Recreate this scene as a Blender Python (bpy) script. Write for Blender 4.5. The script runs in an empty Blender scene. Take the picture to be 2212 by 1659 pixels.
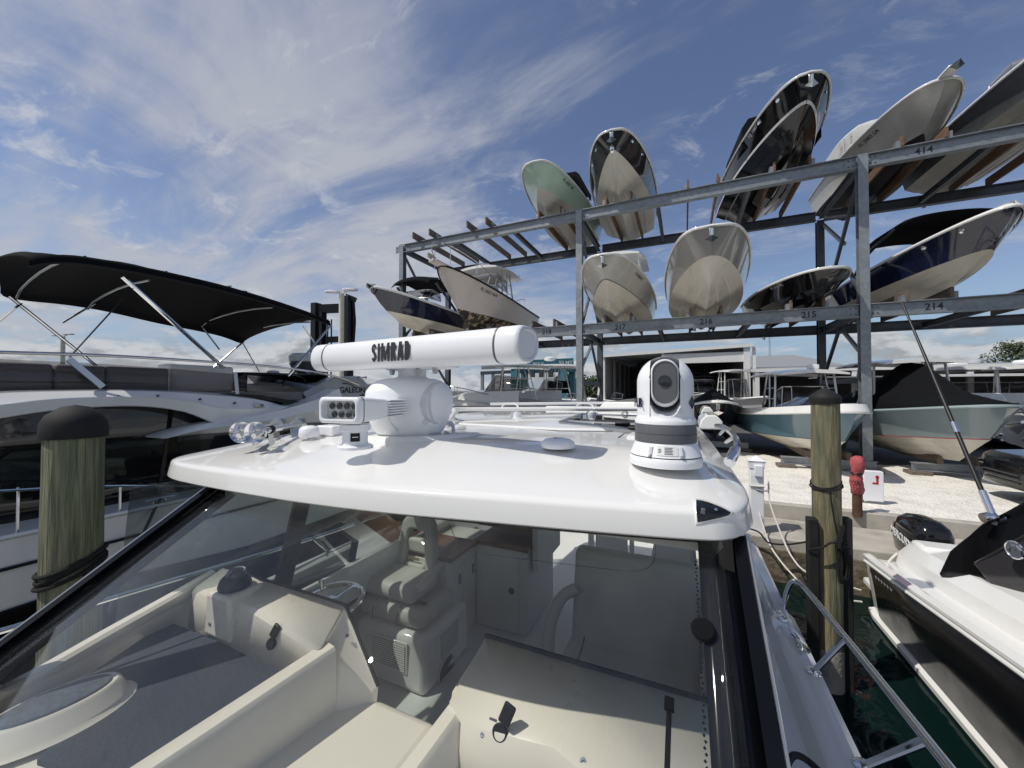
import bpy, bmesh, random
from math import *
from mathutils import Vector, Matrix
random.seed(7)
scene = bpy.context.scene
COL = scene.collection
# ------------------------------------------------------------------ camera
TH, PT, FPX, CZ = radians(24.2), radians(1.0), 831.0, 3.3
CR = Vector((cos(TH), sin(TH), 0)); CF = Vector((-sin(TH)*cos(PT), cos(TH)*cos(PT), sin(PT)))
CU = Vector((sin(TH)*sin(PT), -cos(TH)*sin(PT), cos(PT)))
CP = Vector((0, 0, CZ))
def ray(px, py): return CF + (px-1106)/FPX*CR + (829.5-py)/FPX*CU
def onz(px, py, z): d = ray(px, py); return CP + d*((z-CZ)/d.z)
def ony(px, py, y): d = ray(px, py); return CP + d*(y/d.y)
def onx(px, py, x): d = ray(px, py); return CP + d*(x/d.x)
def at(px, py, D): return CP + ray(px, py)*D
cam = bpy.data.cameras.new('camera'); camo = bpy.data.objects.new('camera', cam); COL.objects.link(camo)
camo.location = CP; camo.rotation_euler = (radians(90)+PT, 0, TH)
cam.sensor_width = 36; cam.lens = 36*FPX/2212; cam.clip_start = .02; cam.clip_end = 5000
scene.camera = camo
# ------------------------------------------------------------------ materials
def _n(nt, t, **k):
    n = nt.nodes.new(t)
    for a, b in k.items(): setattr(n, a, b)
    return n
def mat(name, col, rough=.4, metal=0.0, spec=.5, coat=0.0, var=.06, vscale=3.0, col2=None, c2=(.45, .62), c2scale=None,
        bump=0.0, bscale=40.0, stretch=None, rvar=0.05):
    m = bpy.data.materials.new(name); m.use_nodes = True; nt = m.node_tree; b = nt.nodes['Principled BSDF']
    b.inputs['Roughness'].default_value = rough; b.inputs['Metallic'].default_value = metal
    b.inputs['Specular IOR Level'].default_value = spec
    b.inputs['Coat Weight'].default_value = coat; b.inputs['Coat Roughness'].default_value = .04
    tc = _n(nt, 'ShaderNodeTexCoord'); mp = _n(nt, 'ShaderNodeMapping')
    if stretch: mp.inputs['Scale'].default_value = stretch
    nt.links.new(tc.outputs['Object'], mp.inputs[0])
    nz = _n(nt, 'ShaderNodeTexNoise'); nz.inputs['Scale'].default_value = vscale; nz.inputs['Detail'].default_value = 6
    nt.links.new(mp.outputs[0], nz.inputs['Vector'])
    mr = _n(nt, 'ShaderNodeMapRange'); mr.inputs[1].default_value = .3; mr.inputs[2].default_value = .7
    mr.inputs[3].default_value = 1-var; mr.inputs[4].default_value = 1+var
    nt.links.new(nz.outputs[0], mr.inputs[0])
    mx = _n(nt, 'ShaderNodeVectorMath', operation='SCALE'); nt.links.new(mr.outputs[0], mx.inputs['Scale'])
    if col2 is not None:
        n2 = _n(nt, 'ShaderNodeTexNoise'); n2.inputs['Scale'].default_value = c2scale or vscale*2; n2.inputs['Detail'].default_value = 9
        n2.inputs['Roughness'].default_value = .65
        nt.links.new(mp.outputs[0], n2.inputs['Vector'])
        r2 = _n(nt, 'ShaderNodeMapRange'); r2.inputs[1].default_value = c2[0]; r2.inputs[2].default_value = c2[1]
        nt.links.new(n2.outputs[0], r2.inputs[0])
        mc = _n(nt, 'ShaderNodeMix', data_type='RGBA'); mc.inputs[6].default_value = (*col, 1); mc.inputs[7].default_value = (*col2, 1)
        nt.links.new(r2.outputs[0], mc.inputs[0]); nt.links.new(mc.outputs[2], mx.inputs[0])
    else: mx.inputs[0].default_value = col
    nt.links.new(mx.outputs[0], b.inputs['Base Color'])
    rr = _n(nt, 'ShaderNodeMapRange'); rr.inputs[1].default_value = .3; rr.inputs[2].default_value = .7
    rr.inputs[3].default_value = max(.01, rough-rvar); rr.inputs[4].default_value = min(1, rough+rvar)
    nt.links.new(nz.outputs[0], rr.inputs[0]); nt.links.new(rr.outputs[0], b.inputs['Roughness'])
    if bump:
        nb = _n(nt, 'ShaderNodeTexNoise'); nb.inputs['Scale'].default_value = bscale; nb.inputs['Detail'].default_value = 4
        nt.links.new(mp.outputs[0], nb.inputs['Vector'])
        bp = _n(nt, 'ShaderNodeBump'); bp.inputs['Strength'].default_value = bump; bp.inputs['Distance'].default_value = .02
        nt.links.new(nb.outputs[0], bp.inputs['Height']); nt.links.new(bp.outputs[0], b.inputs['Normal'])
    return m
def glass(name, tint, refl=1.0, ior=1.5, rough=0.0, dust=0.0):
    m = bpy.data.materials.new(name); m.use_nodes = True; nt = m.node_tree; nt.nodes.clear()
    o = _n(nt, 'ShaderNodeOutputMaterial'); t = _n(nt, 'ShaderNodeBsdfTransparent'); t.inputs[0].default_value = (*tint, 1)
    g = _n(nt, 'ShaderNodeBsdfGlossy'); g.inputs['Roughness'].default_value = rough; g.inputs[0].default_value = (refl, refl, refl, 1)
    lw = _n(nt, 'ShaderNodeLayerWeight'); lw.inputs[0].default_value = .5
    pw = _n(nt, 'ShaderNodeMath', operation='POWER'); pw.inputs[1].default_value = 5; nt.links.new(lw.outputs['Facing'], pw.inputs[0])
    f0 = ((ior-1)/(ior+1))**2
    f = _n(nt, 'ShaderNodeMath', operation='MULTIPLY_ADD'); f.inputs[1].default_value = 1-f0; f.inputs[2].default_value = f0; nt.links.new(pw.outputs[0], f.inputs[0])
    mx = _n(nt, 'ShaderNodeMixShader')
    nt.links.new(f.outputs[0], mx.inputs[0]); nt.links.new(t.outputs[0], mx.inputs[1]); nt.links.new(g.outputs[0], mx.inputs[2])
    if dust:   # thin film of dried salt, thicker in smears; its white also stands in for pale reflections
        tc = _n(nt, 'ShaderNodeTexCoord'); mp = _n(nt, 'ShaderNodeMapping'); mp.inputs['Scale'].default_value = (3, 1.2, 1.2); nt.links.new(tc.outputs['Object'], mp.inputs[0])
        n1 = _n(nt, 'ShaderNodeTexNoise'); n1.inputs['Scale'].default_value = 2.2; n1.inputs['Detail'].default_value = 8; n1.inputs['Roughness'].default_value = .7; nt.links.new(mp.outputs[0], n1.inputs['Vector'])
        r1 = _n(nt, 'ShaderNodeMapRange'); r1.inputs[1].default_value = .40; r1.inputs[2].default_value = .72; r1.inputs[3].default_value = dust*.25; r1.inputs[4].default_value = dust; nt.links.new(n1.outputs[0], r1.inputs[0])
        df = _n(nt, 'ShaderNodeBsdfDiffuse'); df.inputs[0].default_value = (.75, .76, .76, 1); m2 = _n(nt, 'ShaderNodeMixShader')
        nt.links.new(r1.outputs[0], m2.inputs[0]); nt.links.new(mx.outputs[0], m2.inputs[1]); nt.links.new(df.outputs[0], m2.inputs[2]); nt.links.new(m2.outputs[0], o.inputs[0])
        return m
    nt.links.new(mx.outputs[0], o.inputs[0])
    return m
W = {}
def defmats():
    W['gel'] = mat('white_gelcoat', (.77, .765, .74), .09, coat=.3, var=.012, vscale=1.5, col2=(.72, .715, .685), c2=(.52, .85), c2scale=1.3, rvar=.04)
    W['gelmat'] = mat('white_nonskid', (.76, .76, .74), .5, var=.03, vscale=30, bump=.25, bscale=260)
    W['cream'] = mat('cream_gelcoat', (.71, .675, .59), .3, coat=.2, var=.02, vscale=2, col2=(.65, .61, .53), c2=(.5, .8), c2scale=3)
    W['liner'] = mat('cabin_liner', (.68, .665, .61), .45, var=.03)
    W['plasticw'] = mat('white_plastic', (.80, .81, .83), .35, var=.012, bump=.05, bscale=400)
    W['plasticw2'] = mat('white_plastic_end', (.62, .63, .67), .3, var=.02)
    W['ringgrey'] = mat('grey_plastic', (.10, .105, .115), .45, var=.05)
    W['dkgrey'] = mat('dark_grey_rubber', (.045, .047, .05), .55, var=.1)
    W['black'] = mat('black_plastic', (.008, .008, .009), .4, spec=.3, var=.15)
    W['blackgel'] = mat('black_gelcoat', (.007, .007, .008), .09, coat=.25, var=.1)
    W['canvas'] = mat('black_canvas', (.006, .0065, .008), .95, spec=.15, var=.2, vscale=6, bump=.4, bscale=9)
    W['chrome'] = mat('stainless_steel', (.80, .80, .80), .10, metal=1, var=.03, rvar=.04)
    W['brushed'] = mat('brushed_steel', (.55, .55, .54), .3, metal=1, var=.05)
    W['frit'] = mat('black_glass_band', (.003, .0035, .005), .10, coat=0, spec=.2, var=.1)
    W['glass'] = glass('clear_glass', (.95, .955, .945), .95, 1.34, dust=.011)
    W['sideglass'] = glass('tinted_side_glass', (.74, .78, .77), .9, 1.38)
    W['panelblack'] = mat('black_side_panel', (.006, .006, .007), .22, spec=.18, var=.1)  # also the black band that paints shade on the yacht's lower hull
    W['darkglass'] = mat('black_window_glass', (.006, .006, .007), .03, coat=.25, spec=.5, var=.1, rvar=.01)
    W['smoke'] = glass('smoked_acrylic', (.74, .72, .715), .9, 1.42)
    W['tray'] = mat('navy_grey_mat', (.030, .037, .054), .75, var=.12, vscale=5, bump=.2, bscale=60)
    W['leather'] = mat('grey_vinyl', (.56, .545, .50), .5, var=.04, vscale=4, bump=.12, bscale=120)
    W['teak'] = mat('teak_wood', (.16, .075, .035), .35, var=.3, vscale=6, stretch=(1, 12, 12), coat=.3)
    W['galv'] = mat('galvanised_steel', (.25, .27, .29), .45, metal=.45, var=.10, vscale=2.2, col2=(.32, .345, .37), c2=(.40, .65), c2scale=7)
    W['galvdk'] = mat('dark_steel', (.10, .11, .125), .5, metal=.4, var=.2, vscale=3)  # darker steel, mostly on rear and inner rack members
    W['bunk'] = mat('weathered_timber', (.22, .125, .07), .8, var=.35, vscale=3, stretch=(8, .8, 8), col2=(.10, .055, .035), c2=(.45, .65), bump=.4, bscale=20)
    W['bunkgrey'] = mat('grey_timber', (.16, .125, .10), .85, var=.35, vscale=3, stretch=(8, .8, 8), bump=.4, bscale=20)
    W['pile'] = mat('treated_pine', (.155, .17, .10), .9, var=.5, vscale=7, stretch=(7, 7, .35), col2=(.235, .225, .155), c2=(.44, .66), c2scale=2.2, bump=.9, bscale=16)
    W['pilebrown'] = mat('brown_pine', (.23, .185, .095), .8, var=.3, vscale=5, stretch=(6, 6, .6), col2=(.12, .085, .04), c2=(.5, .62), c2scale=5, bump=.6, bscale=14)
    W['concrete'] = mat('concrete', (.40, .375, .325), .85, var=.14, vscale=2.5, col2=(.27, .25, .21), c2=(.5, .72), c2scale=2.0, bump=.3, bscale=30)
    W['wetconc'] = mat('stained_concrete', (.20, .165, .11), .7, var=.3, vscale=3, col2=(.07, .06, .04), c2=(.45, .6), bump=.5, bscale=18)
    W['rope'] = mat('black_rope', (.012, .012, .012), .9, var=.3, vscale=60, bump=.8, bscale=120)
    W['ropew'] = mat('white_rope', (.72, .70, .64), .8, var=.1, vscale=80, bump=.6, bscale=150)
    W['capblack'] = mat('black_cap', (.016, .016, .016), .7, spec=.3, var=.2, vscale=8)
    W['red'] = mat('red_plastic_bag', (.40, .075, .08), .6, var=.15, vscale=10, bump=.8, bscale=30)
    W['rust'] = mat('brown_painted_post', (.085, .038, .02), .7, var=.3, vscale=8)
    W['redp'] = mat('red_paint', (.45, .02, .03), .5)
    W['letter'] = mat('dark_lettering', (.025, .027, .03), .5, var=.05)
    W['letterw'] = mat('white_lettering', (.7, .7, .7), .4, var=.05)
    W['letterc'] = mat('silver_lettering', (.6, .6, .6), .2, metal=.8)
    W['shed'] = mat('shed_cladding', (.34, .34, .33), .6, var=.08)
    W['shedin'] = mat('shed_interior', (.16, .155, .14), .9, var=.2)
    W['shedwhite'] = mat('white_steel', (.72, .72, .70), .45, var=.04)
    W['roof'] = mat('grey_metal_roof', (.27, .28, .28), .5, var=.08)
    W['teal'] = mat('teal_paint', (.035, .16, .20), .45, var=.1)
    W['leaf'] = mat('tree_leaves', (.055, .075, .03), .8, var=.5, vscale=3)
    W['bark'] = mat('tree_bark', (.10, .08, .06), .9, var=.3)
    W['asph'] = mat('asphalt', (.085, .08, .075), .9, var=.15, vscale=.6, col2=(.12, .112, .10), c2=(.45, .7), c2scale=1.3, bump=.3, bscale=60)
    W['tyre'] = mat('tyre_rubber', (.012, .012, .012), .8)
    W['lens'] = mat('glass_lens', (.01, .01, .012), .04, coat=1)
    W['reflector'] = mat('lamp_reflector', (.72, .74, .74), .3, metal=.2)
    W['lampw'] = mat('lamp_post_paint', (.62, .60, .50), .6, var=.08)
    W['teal_light'] = mat('pale_green_gelcoat', (.45, .56, .52), .2, coat=.4)
defmats()
# ------------------------------------------------------------------ mesh helper
class MB:
    def __init__(s): s.v = []; s.f = []; s.m = []; s.cur = 0
    def mi(s, i): s.cur = i; return s
    def add(s, vs, fs):
        o = len(s.v); s.v += [tuple(v) for v in vs]
        for f in fs: s.f.append(tuple(i+o for i in f)); s.m.append(s.cur)
        return s
    def box(s, c, d, R=None):
        x, y, z = d[0]/2, d[1]/2, d[2]/2
        vs = [Vector(p) for p in ((-x,-y,-z),(x,-y,-z),(x,y,-z),(-x,y,-z),(-x,-y,z),(x,-y,z),(x,y,z),(-x,y,z))]
        if R is not None: vs = [R @ v for v in vs]
        c = Vector(c)
        return s.add([v+c for v in vs], [(0,3,2,1),(4,5,6,7),(0,1,5,4),(1,2,6,5),(2,3,7,6),(3,0,4,7)])
    def b2(s, a, b): return s.box([(a[i]+b[i])/2 for i in range(3)], [abs(b[i]-a[i]) for i in range(3)])
    def beam(s, a, b, w, h, up=(0, 0, 1)):
        a, b = Vector(a), Vector(b); y = (b-a).normalized(); up = Vector(up)
        x = y.cross(up)
        if x.length < 1e-4: x = y.cross(Vector((0, 1, 0)))
        x.normalize(); z = x.cross(y)
        R = Matrix((x, y, z)).transposed()
        return s.box((a+b)/2, (w, (b-a).length, h), R)
    def ibeam(s, a, b, w, h, t=.02, up=(0, 0, 1)):
        a, b = Vector(a), Vector(b); y = (b-a).normalized(); up = Vector(up)
        x = y.cross(up); x.normalize(); z = x.cross(y)
        P = [(-w/2,-h/2),(w/2,-h/2),(w/2,-h/2+t),(t/2,-h/2+t),(t/2,h/2-t),(w/2,h/2-t),(w/2,h/2),(-w/2,h/2),(-w/2,h/2-t),(-t/2,h/2-t),(-t/2,-h/2+t),(-w/2,-h/2+t)]
        n = len(P); vs = [a+x*p+z*q for p, q in P]+[b+x*p+z*q for p, q in P]
        fs = [(i, (i+1) % n, n+(i+1) % n, n+i) for i in range(n)]
        fs += [(0,1,2,11),(3,4,9,10),(5,6,7,8)]; fs += [tuple(n+i for i in f[::-1]) for f in ((0,1,2,11),(3,4,9,10),(5,6,7,8))]
        return s.add(vs, fs)
    def tube(s, pts, r, n=8, cap=True):
        pts = [Vector(p) for p in pts]; rs = r if isinstance(r, (list, tuple)) else [r]*len(pts)
        vs = []; fs = []; prev = None
        for i, p in enumerate(pts):
            d = (pts[min(i+1, len(pts)-1)]-pts[max(i-1, 0)]).normalized()
            if prev is None:
                x = d.cross(Vector((0, 0, 1)))
                if x.length < .05: x = d.cross(Vector((1, 0, 0)))
            else: x = prev-d*prev.dot(d)
            x.normalize(); prev = x; y = d.cross(x)
            for k in range(n):
                a = 2*pi*k/n; vs.append(p+(x*cos(a)+y*sin(a))*rs[i])
        for i in range(len(pts)-1):
            for k in range(n): fs.append((i*n+k, i*n+(k+1) % n, (i+1)*n+(k+1) % n, (i+1)*n+k))
        if cap: fs.append(tuple(range(n))[::-1]); fs.append(tuple((len(pts)-1)*n+k for k in range(n)))
        return s.add(vs, fs)
    def lathe(s, prof, o=(0, 0, 0), ax=(0, 0, 1), n=24, ref=None, skip=None):
        o = Vector(o); az = Vector(ax).normalized()
        xx = Vector(ref) if ref is not None else (Vector((1, 0, 0)) if abs(az.x) < .9 else Vector((0, 1, 0)))
        xx = (xx-az*xx.dot(az)).normalized(); yy = az.cross(xx)
        vs = []; fs = []
        for r, h in prof:
            for k in range(n):
                a = 2*pi*k/n; vs.append(o+az*h+(xx*cos(a)+yy*sin(a))*max(r, 1e-4))
        for i in range(len(prof)-1):
            for k in range(n):
                if skip and skip(i, k): continue
                fs.append((i*n+k, i*n+(k+1) % n, (i+1)*n+(k+1) % n, (i+1)*n+k))
        if prof[0][0] > 1e-3: fs.append(tuple(range(n))[::-1])
        if prof[-1][0] > 1e-3: fs.append(tuple((len(prof)-1)*n+k for k in range(n)))
        return s.add(vs, fs)
    def loft(s, rings, closed=True, caps=True):
        n = len(rings[0]); vs = [v for r in rings for v in r]; fs = []
        for i in range(len(rings)-1):
            for k in range(n if closed else n-1):
                fs.append((i*n+k, i*n+(k+1) % n, (i+1)*n+(k+1) % n, (i+1)*n+k))
        if caps and closed: fs.append(tuple(range(n))[::-1]); fs.append(tuple((len(rings)-1)*n+k for k in range(n)))
        return s.add(vs, fs)
    def prism(s, poly, off):
        off = Vector(off); a = [Vector(p) for p in poly]; n = len(a); b = [p+off for p in a]
        nn = Vector((0, 0, 0))
        for i in range(n): nn += a[i].cross(a[(i+1) % n])
        fl = nn.dot(off) > 0
        fs = [tuple(range(n))[::-1], tuple(range(n, 2*n))]+[(i, (i+1) % n, n+(i+1) % n, n+i) for i in range(n)]
        if not fl: fs = [f[::-1] for f in fs]
        return s.add(a+b, fs)
    def build(s, name, m, parent=None, bevel=0, seg=2, ang=35, solid=0, sub=0, smooth=True):
        me = bpy.data.meshes.new(name); me.from_pydata(s.v, [], s.f)
        ms = m if isinstance(m, (list, tuple)) else [m]
        for x in ms: me.materials.append(W[x] if isinstance(x, str) else x)
        me.polygons.foreach_set('material_index', s.m)
        if smooth:
            me.polygons.foreach_set('use_smooth', [True]*len(me.polygons))
            me.set_sharp_from_angle(angle=radians(ang))
        me.update()
        o = bpy.data.objects.new(name, me); COL.objects.link(o)
        if parent is not None:
            o.parent = parent; o.matrix_parent_inverse = Matrix.Identity(4)
            # children are authored in world space: bring them to the parent's space
            pw = world(parent)
            me.transform(pw.inverted())
        if solid: md = o.modifiers.new('thickness', 'SOLIDIFY'); md.thickness = solid; md.offset = 0
        if bevel:
            md = o.modifiers.new('edge', 'BEVEL'); md.width = bevel; md.segments = seg; md.limit_method = 'ANGLE'; md.angle_limit = radians(40)
            md.harden_normals = False
        if sub: md = o.modifiers.new('sub', 'SUBSURF'); md.levels = sub; md.render_levels = sub
        return o
def world(o):
    M = Matrix.LocRotScale(o.location, o.rotation_euler.to_quaternion(), o.scale)
    return world(o.parent) @ M if o.parent else M
def tag(o, label=None, cat=None, group=None, kind=None):
    if label: o['label'] = label
    if cat: o['category'] = cat
    if group: o['group'] = group
    if kind: o['kind'] = kind
    return o
def thing(name, label, cat, loc=(0, 0, 0), rz=0, group=None):
    o = bpy.data.objects.new(name, None); COL.objects.link(o); o.location = loc; o.rotation_euler = (0, 0, rz); o.empty_display_size = .2
    return tag(o, label, cat, group)
def text(name, s, size, o, right, up, m, parent=None, ext=.002, bold=0.0, align='CENTER', shear=0, sx=1.0):
    cu = bpy.data.curves.new('lettering', 'FONT'); cu.body = s; cu.size = size; cu.extrude = ext; cu.offset = bold; cu.align_x = align; cu.align_y = 'CENTER'; cu.shear = shear
    cu.resolution_u = 3
    t = bpy.data.objects.new('lettering', cu); COL.objects.link(t)
    dg = bpy.context.evaluated_depsgraph_get(); dg.update()
    me = bpy.data.meshes.new_from_object(t.evaluated_get(dg)); bpy.data.objects.remove(t); bpy.data.curves.remove(cu)
    r = Vector(right).normalized(); u = Vector(up); u = (u-r*u.dot(r)).normalized(); n = r.cross(u)
    M = Matrix((r*sx, u, n)).transposed().to_4x4(); M.translation = Vector(o)
    me.transform(M); me.name = name; me.materials.clear(); me.materials.append(W[m])
    ob = bpy.data.objects.new(name, me); COL.objects.link(ob)
    if parent is not None: ob.parent = parent; me.transform(world(parent).inverted())
    return ob
def arc(pts, n=8):
    """Catmull-Rom through pts"""
    P = [Vector(p) for p in pts]; out = []
    Q = [P[0]*2-P[1]]+P+[P[-1]*2-P[-2]]
    for i in range(1, len(Q)-2):
        a, b, c, d = Q[i-1:i+3]
        for k in range(n):
            t = k/n
            out.append(.5*((2*b)+(c-a)*t+(2*a-5*b+4*c-d)*t*t+(3*b-a-3*c+d)*t**3))
    return out+[P[-1]]
# ------------------------------------------------------------------ sky, sun
SEL = radians(56)
SUNDIR = Vector((-.75*cos(SEL), -.661*cos(SEL), sin(SEL)))
w = bpy.data.worlds.new('World'); scene.world = w; w.use_nodes = True; nt = w.node_tree
bg = nt.nodes['Background']; L = nt.links.new
sky = _n(nt, 'ShaderNodeTexSky', sky_type='NISHITA'); sky.sun_disc = False; sky.sun_elevation = SEL
sky.sun_rotation = atan2(SUNDIR.x, SUNDIR.y); sky.air_density = 1.0; sky.dust_density = .6; sky.ozone_density = 1.6
tc = _n(nt, 'ShaderNodeTexCoord'); sp = _n(nt, 'ShaderNodeSeparateXYZ'); L(tc.outputs['Generated'], sp.inputs[0])
def mth(op, a, b=None, c=None):
    n = _n(nt, 'ShaderNodeMath', operation=op)
    for i, q in enumerate((a, b, c)):
        if q is None: continue
        if isinstance(q, (int, float)): n.inputs[i].default_value = q
        else: L(q, n.inputs[i])
    return n.outputs[0]
def ramp(x, a, b, lo=0.0, hi=1.0, smooth=True):
    n = _n(nt, 'ShaderNodeMapRange', interpolation_type='SMOOTHSTEP' if smooth else 'LINEAR')
    L(x, n.inputs[0])
    for i, q in enumerate((a, b, lo, hi)): n.inputs[i+1].default_value = q
    return n.outputs[0]
def noise(vec, sc, det=8, rough=.6, dist=0.0, lac=2.0):
    n = _n(nt, 'ShaderNodeTexNoise'); n.inputs['Scale'].default_value = sc; n.inputs['Detail'].default_value = det
    n.inputs['Roughness'].default_value = rough; n.inputs['Distortion'].default_value = dist; n.inputs['Lacunarity'].default_value = lac
    L(vec, n.inputs['Vector']); return n.outputs[0]
zc = mth('ADD', mth('MAXIMUM', sp.outputs[2], 0.0), .16)
pxn = mth('DIVIDE', sp.outputs[0], zc); pyn = mth('DIVIDE', sp.outputs[1], zc)
cb = _n(nt, 'ShaderNodeCombineXYZ'); L(pxn, cb.inputs[0]); L(pyn, cb.inputs[1])
def mapv(rot, sc, loc=(0, 0, 0)):
    m = _n(nt, 'ShaderNodeMapping'); m.inputs['Rotation'].default_value = (0, 0, radians(rot)); m.inputs['Scale'].default_value = sc; m.inputs['Location'].default_value = loc
    L(cb.outputs[0], m.inputs[0]); return m.outputs[0]
# left-right weight in the view direction
side = mth('ADD', mth('MULTIPLY', sp.outputs[0], cos(TH)), mth('MULTIPLY', sp.outputs[1], sin(TH)))
elev = sp.outputs[2]
# broad veil of high cloud, torn into streaks
vA = noise(mapv(58, (.62, 1.25, 1), (3.1, 1.7, 0)), 1.5, 10, .62, .9)
vB = noise(mapv(40, (.7, 1.0, 1), (7.9, 2.6, 0)), .62, 4, .5, .6)
vC = noise(mapv(66, (.5, 2.4, 1), (1.2, 8.4, 0)), 2.6, 8, .6, .5)
vsum = mth('ADD', mth('ADD', mth('MULTIPLY', vA, .62), mth('MULTIPLY', vB, .42)), mth('MULTIPLY', vC, .26))
leftw = ramp(side, -.2, .8, .0, -.11, True)
vsum = mth('ADD', vsum, leftw)
veil = mth('POWER', ramp(vsum, .525, .765), 1.1)
veil = mth('ADD', mth('MULTIPLY', veil, ramp(elev, .40, .85, 1.0, .55)), ramp(side, -.6, .3, .07, .01))
# small crisp wisps and mackerel patches
wA = noise(mapv(50, (1.0, 1.4, 1), (1.5, 5.2, 0)), 3.6, 11, .68, .6)
wB = noise(mapv(10, (1, 1, 1), (4.9, .3, 0)), 1.05, 3, .5)
wisp = mth('MULTIPLY', mth('MULTIPLY', ramp(wA, .51, .70), ramp(wB, .40, .55)), ramp(side, .1, .7, 1.0, .35))
# cumulus banks low over the horizon
cv = _n(nt, 'ShaderNodeCombineXYZ'); L(sp.outputs[0], cv.inputs[0]); L(sp.outputs[1], cv.inputs[1]); L(mth('MULTIPLY', elev, 3.0), cv.inputs[2])
cA = noise(cv.outputs[0], 6.0, 11, .60, .3)
cB = noise(cv.outputs[0], 2.1, 3, .5)
thr = ramp(elev, .0, .32, .415, .64, False)
cum = ramp(mth('SUBTRACT', mth('ADD', mth('MULTIPLY', cA, .66), mth('MULTIPLY', cB, .38)), thr), .0, .11)
cum = mth('MULTIPLY', cum, ramp(elev, .26, .34, 1, 0))
# shading of the banks: darker bases
cv2 = _n(nt, 'ShaderNodeCombineXYZ'); L(sp.outputs[0], cv2.inputs[0]); L(sp.outputs[1], cv2.inputs[1]); L(mth('ADD', mth('MULTIPLY', elev, 3.0), .055), cv2.inputs[2])
cA2 = noise(cv2.outputs[0], 6.0, 11, .60, .3)
shade = ramp(mth('SUBTRACT', cA, cA2), -.07, .08, .58, 1.0)
def mixc(f, a, b):
    n = _n(nt, 'ShaderNodeMix', data_type='RGBA'); L(f, n.inputs[0])
    for i, q in ((6, a), (7, b)):
        if isinstance(q, tuple): n.inputs[i].default_value = (*q, 1)
        else: L(q, n.inputs[i])
    return n.outputs[2]
CLV, CLW, CLC = (4.45, 4.65, 5.2), (5.4, 5.6, 6.0), (5.6, 5.7, 5.9)
hs = _n(nt, 'ShaderNodeHueSaturation'); hs.inputs['Hue'].default_value = .510; hs.inputs['Saturation'].default_value = 1.0; hs.inputs['Value'].default_value = .98; L(sky.outputs[0], hs.inputs['Color'])
hz = mixc(ramp(elev, .0, .22, .80, .0), hs.outputs[0], (2.0, 3.1, 4.8))
c = mixc(mth('MINIMUM', mth('MULTIPLY', veil, .9), .9), hz, CLV)
c = mixc(mth('MULTIPLY', wisp, .75), c, CLW)
cs = _n(nt, 'ShaderNodeVectorMath', operation='SCALE'); cs.inputs[0].default_value = CLC; L(shade, cs.inputs['Scale'])
c = mixc(mth('MULTIPLY', cum, .9), c, cs.outputs[0])
L(c, bg.inputs['Color']); bg.inputs['Strength'].default_value = .112
sd = bpy.data.lights.new('sun', 'SUN'); sd.energy = 3.7; sd.angle = radians(.53); sd.color = (1, .955, .875)
so = bpy.data.objects.new('sun', sd); COL.objects.link(so); so.rotation_euler = (-SUNDIR).to_track_quat('-Z', 'Y').to_euler(); so.location = (0, 0, 60)
scene.view_settings.view_transform = 'Standard'; scene.view_settings.look = 'None'; scene.view_settings.gamma = 1
scene.view_settings.exposure = -0.09
scene.render.engine = 'CYCLES'
scene.cycles.transparent_max_bounces = 24; scene.cycles.max_bounces = 8; scene.cycles.glossy_bounces = 4
scene.cycles.caustics_reflective = False; scene.cycles.caustics_refractive = False; scene.cycles.use_denoising = True
scene.cycles.sample_clamp_indirect = 6
# ------------------------------------------------------------------ setting
def struct(name, mb, m, **k): return tag(mb.build(name, m, **k), kind='structure')
# water
wm = bpy.data.materials.new('harbour_water'); wm.use_nodes = True; wn = wm.node_tree; wb = wn.nodes['Principled BSDF']
wb.inputs['Base Color'].default_value = (.003, .012, .011, 1); wb.inputs['Roughness'].default_value = .06; wb.inputs['IOR'].default_value = 1.33
t_ = _n(wn, 'ShaderNodeTexCoord'); a_ = _n(wn, 'ShaderNodeTexNoise'); a_.inputs['Scale'].default_value = 1.7; a_.inputs['Detail'].default_value = 2.5; a_.inputs['Distortion'].default_value = .8
b_ = _n(wn, 'ShaderNodeBump'); b_.inputs['Strength'].default_value = .30; b_.inputs['Distance'].default_value = .12
wn.links.new(t_.outputs['Object'], a_.inputs['Vector']); wn.links.new(a_.outputs[0], b_.inputs['Height']); wn.links.new(b_.outputs[0], wb.inputs['Normal'])
W['water'] = wm
struct('water', MB().add([(-400, -300, 0), (400, -300, 0), (400, 8.6, 0), (-400, 8.6, 0)], [(0, 1, 2, 3)]), 'water')
struct('harbour_bed', MB().b2((-400, -300, -4.2), (400, 8.6, -4)), 'wetconc')
# ground sheet, shell gravel strip, apron
struct('ground', MB().add([(-900, 9.4, .96), (900, 9.4, .96), (900, 1600, .96), (-900, 1600, .96)], [(0, 1, 2, 3)]), 'asph')
gm = bpy.data.materials.new('white_shell_gravel'); gm.use_nodes = True; gn = gm.node_tree; gb = gn.nodes['Principled BSDF']; gb.inputs['Roughness'].default_value = .9
t_ = _n(gn, 'ShaderNodeTexCoord'); v_ = _n(gn, 'ShaderNodeTexVoronoi'); v_.inputs['Scale'].default_value = 20
n_ = _n(gn, 'ShaderNodeTexNoise'); n_.inputs['Scale'].default_value = 2.5; n_.inputs['Detail'].default_value = 8
s_ = _n(gn, 'ShaderNodeTexNoise'); s_.inputs['Scale'].default_value = 34; s_.inputs['Detail'].default_value = 3
for q in (v_, n_, s_): gn.links.new(t_.outputs['Object'], q.inputs['Vector'])
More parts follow.
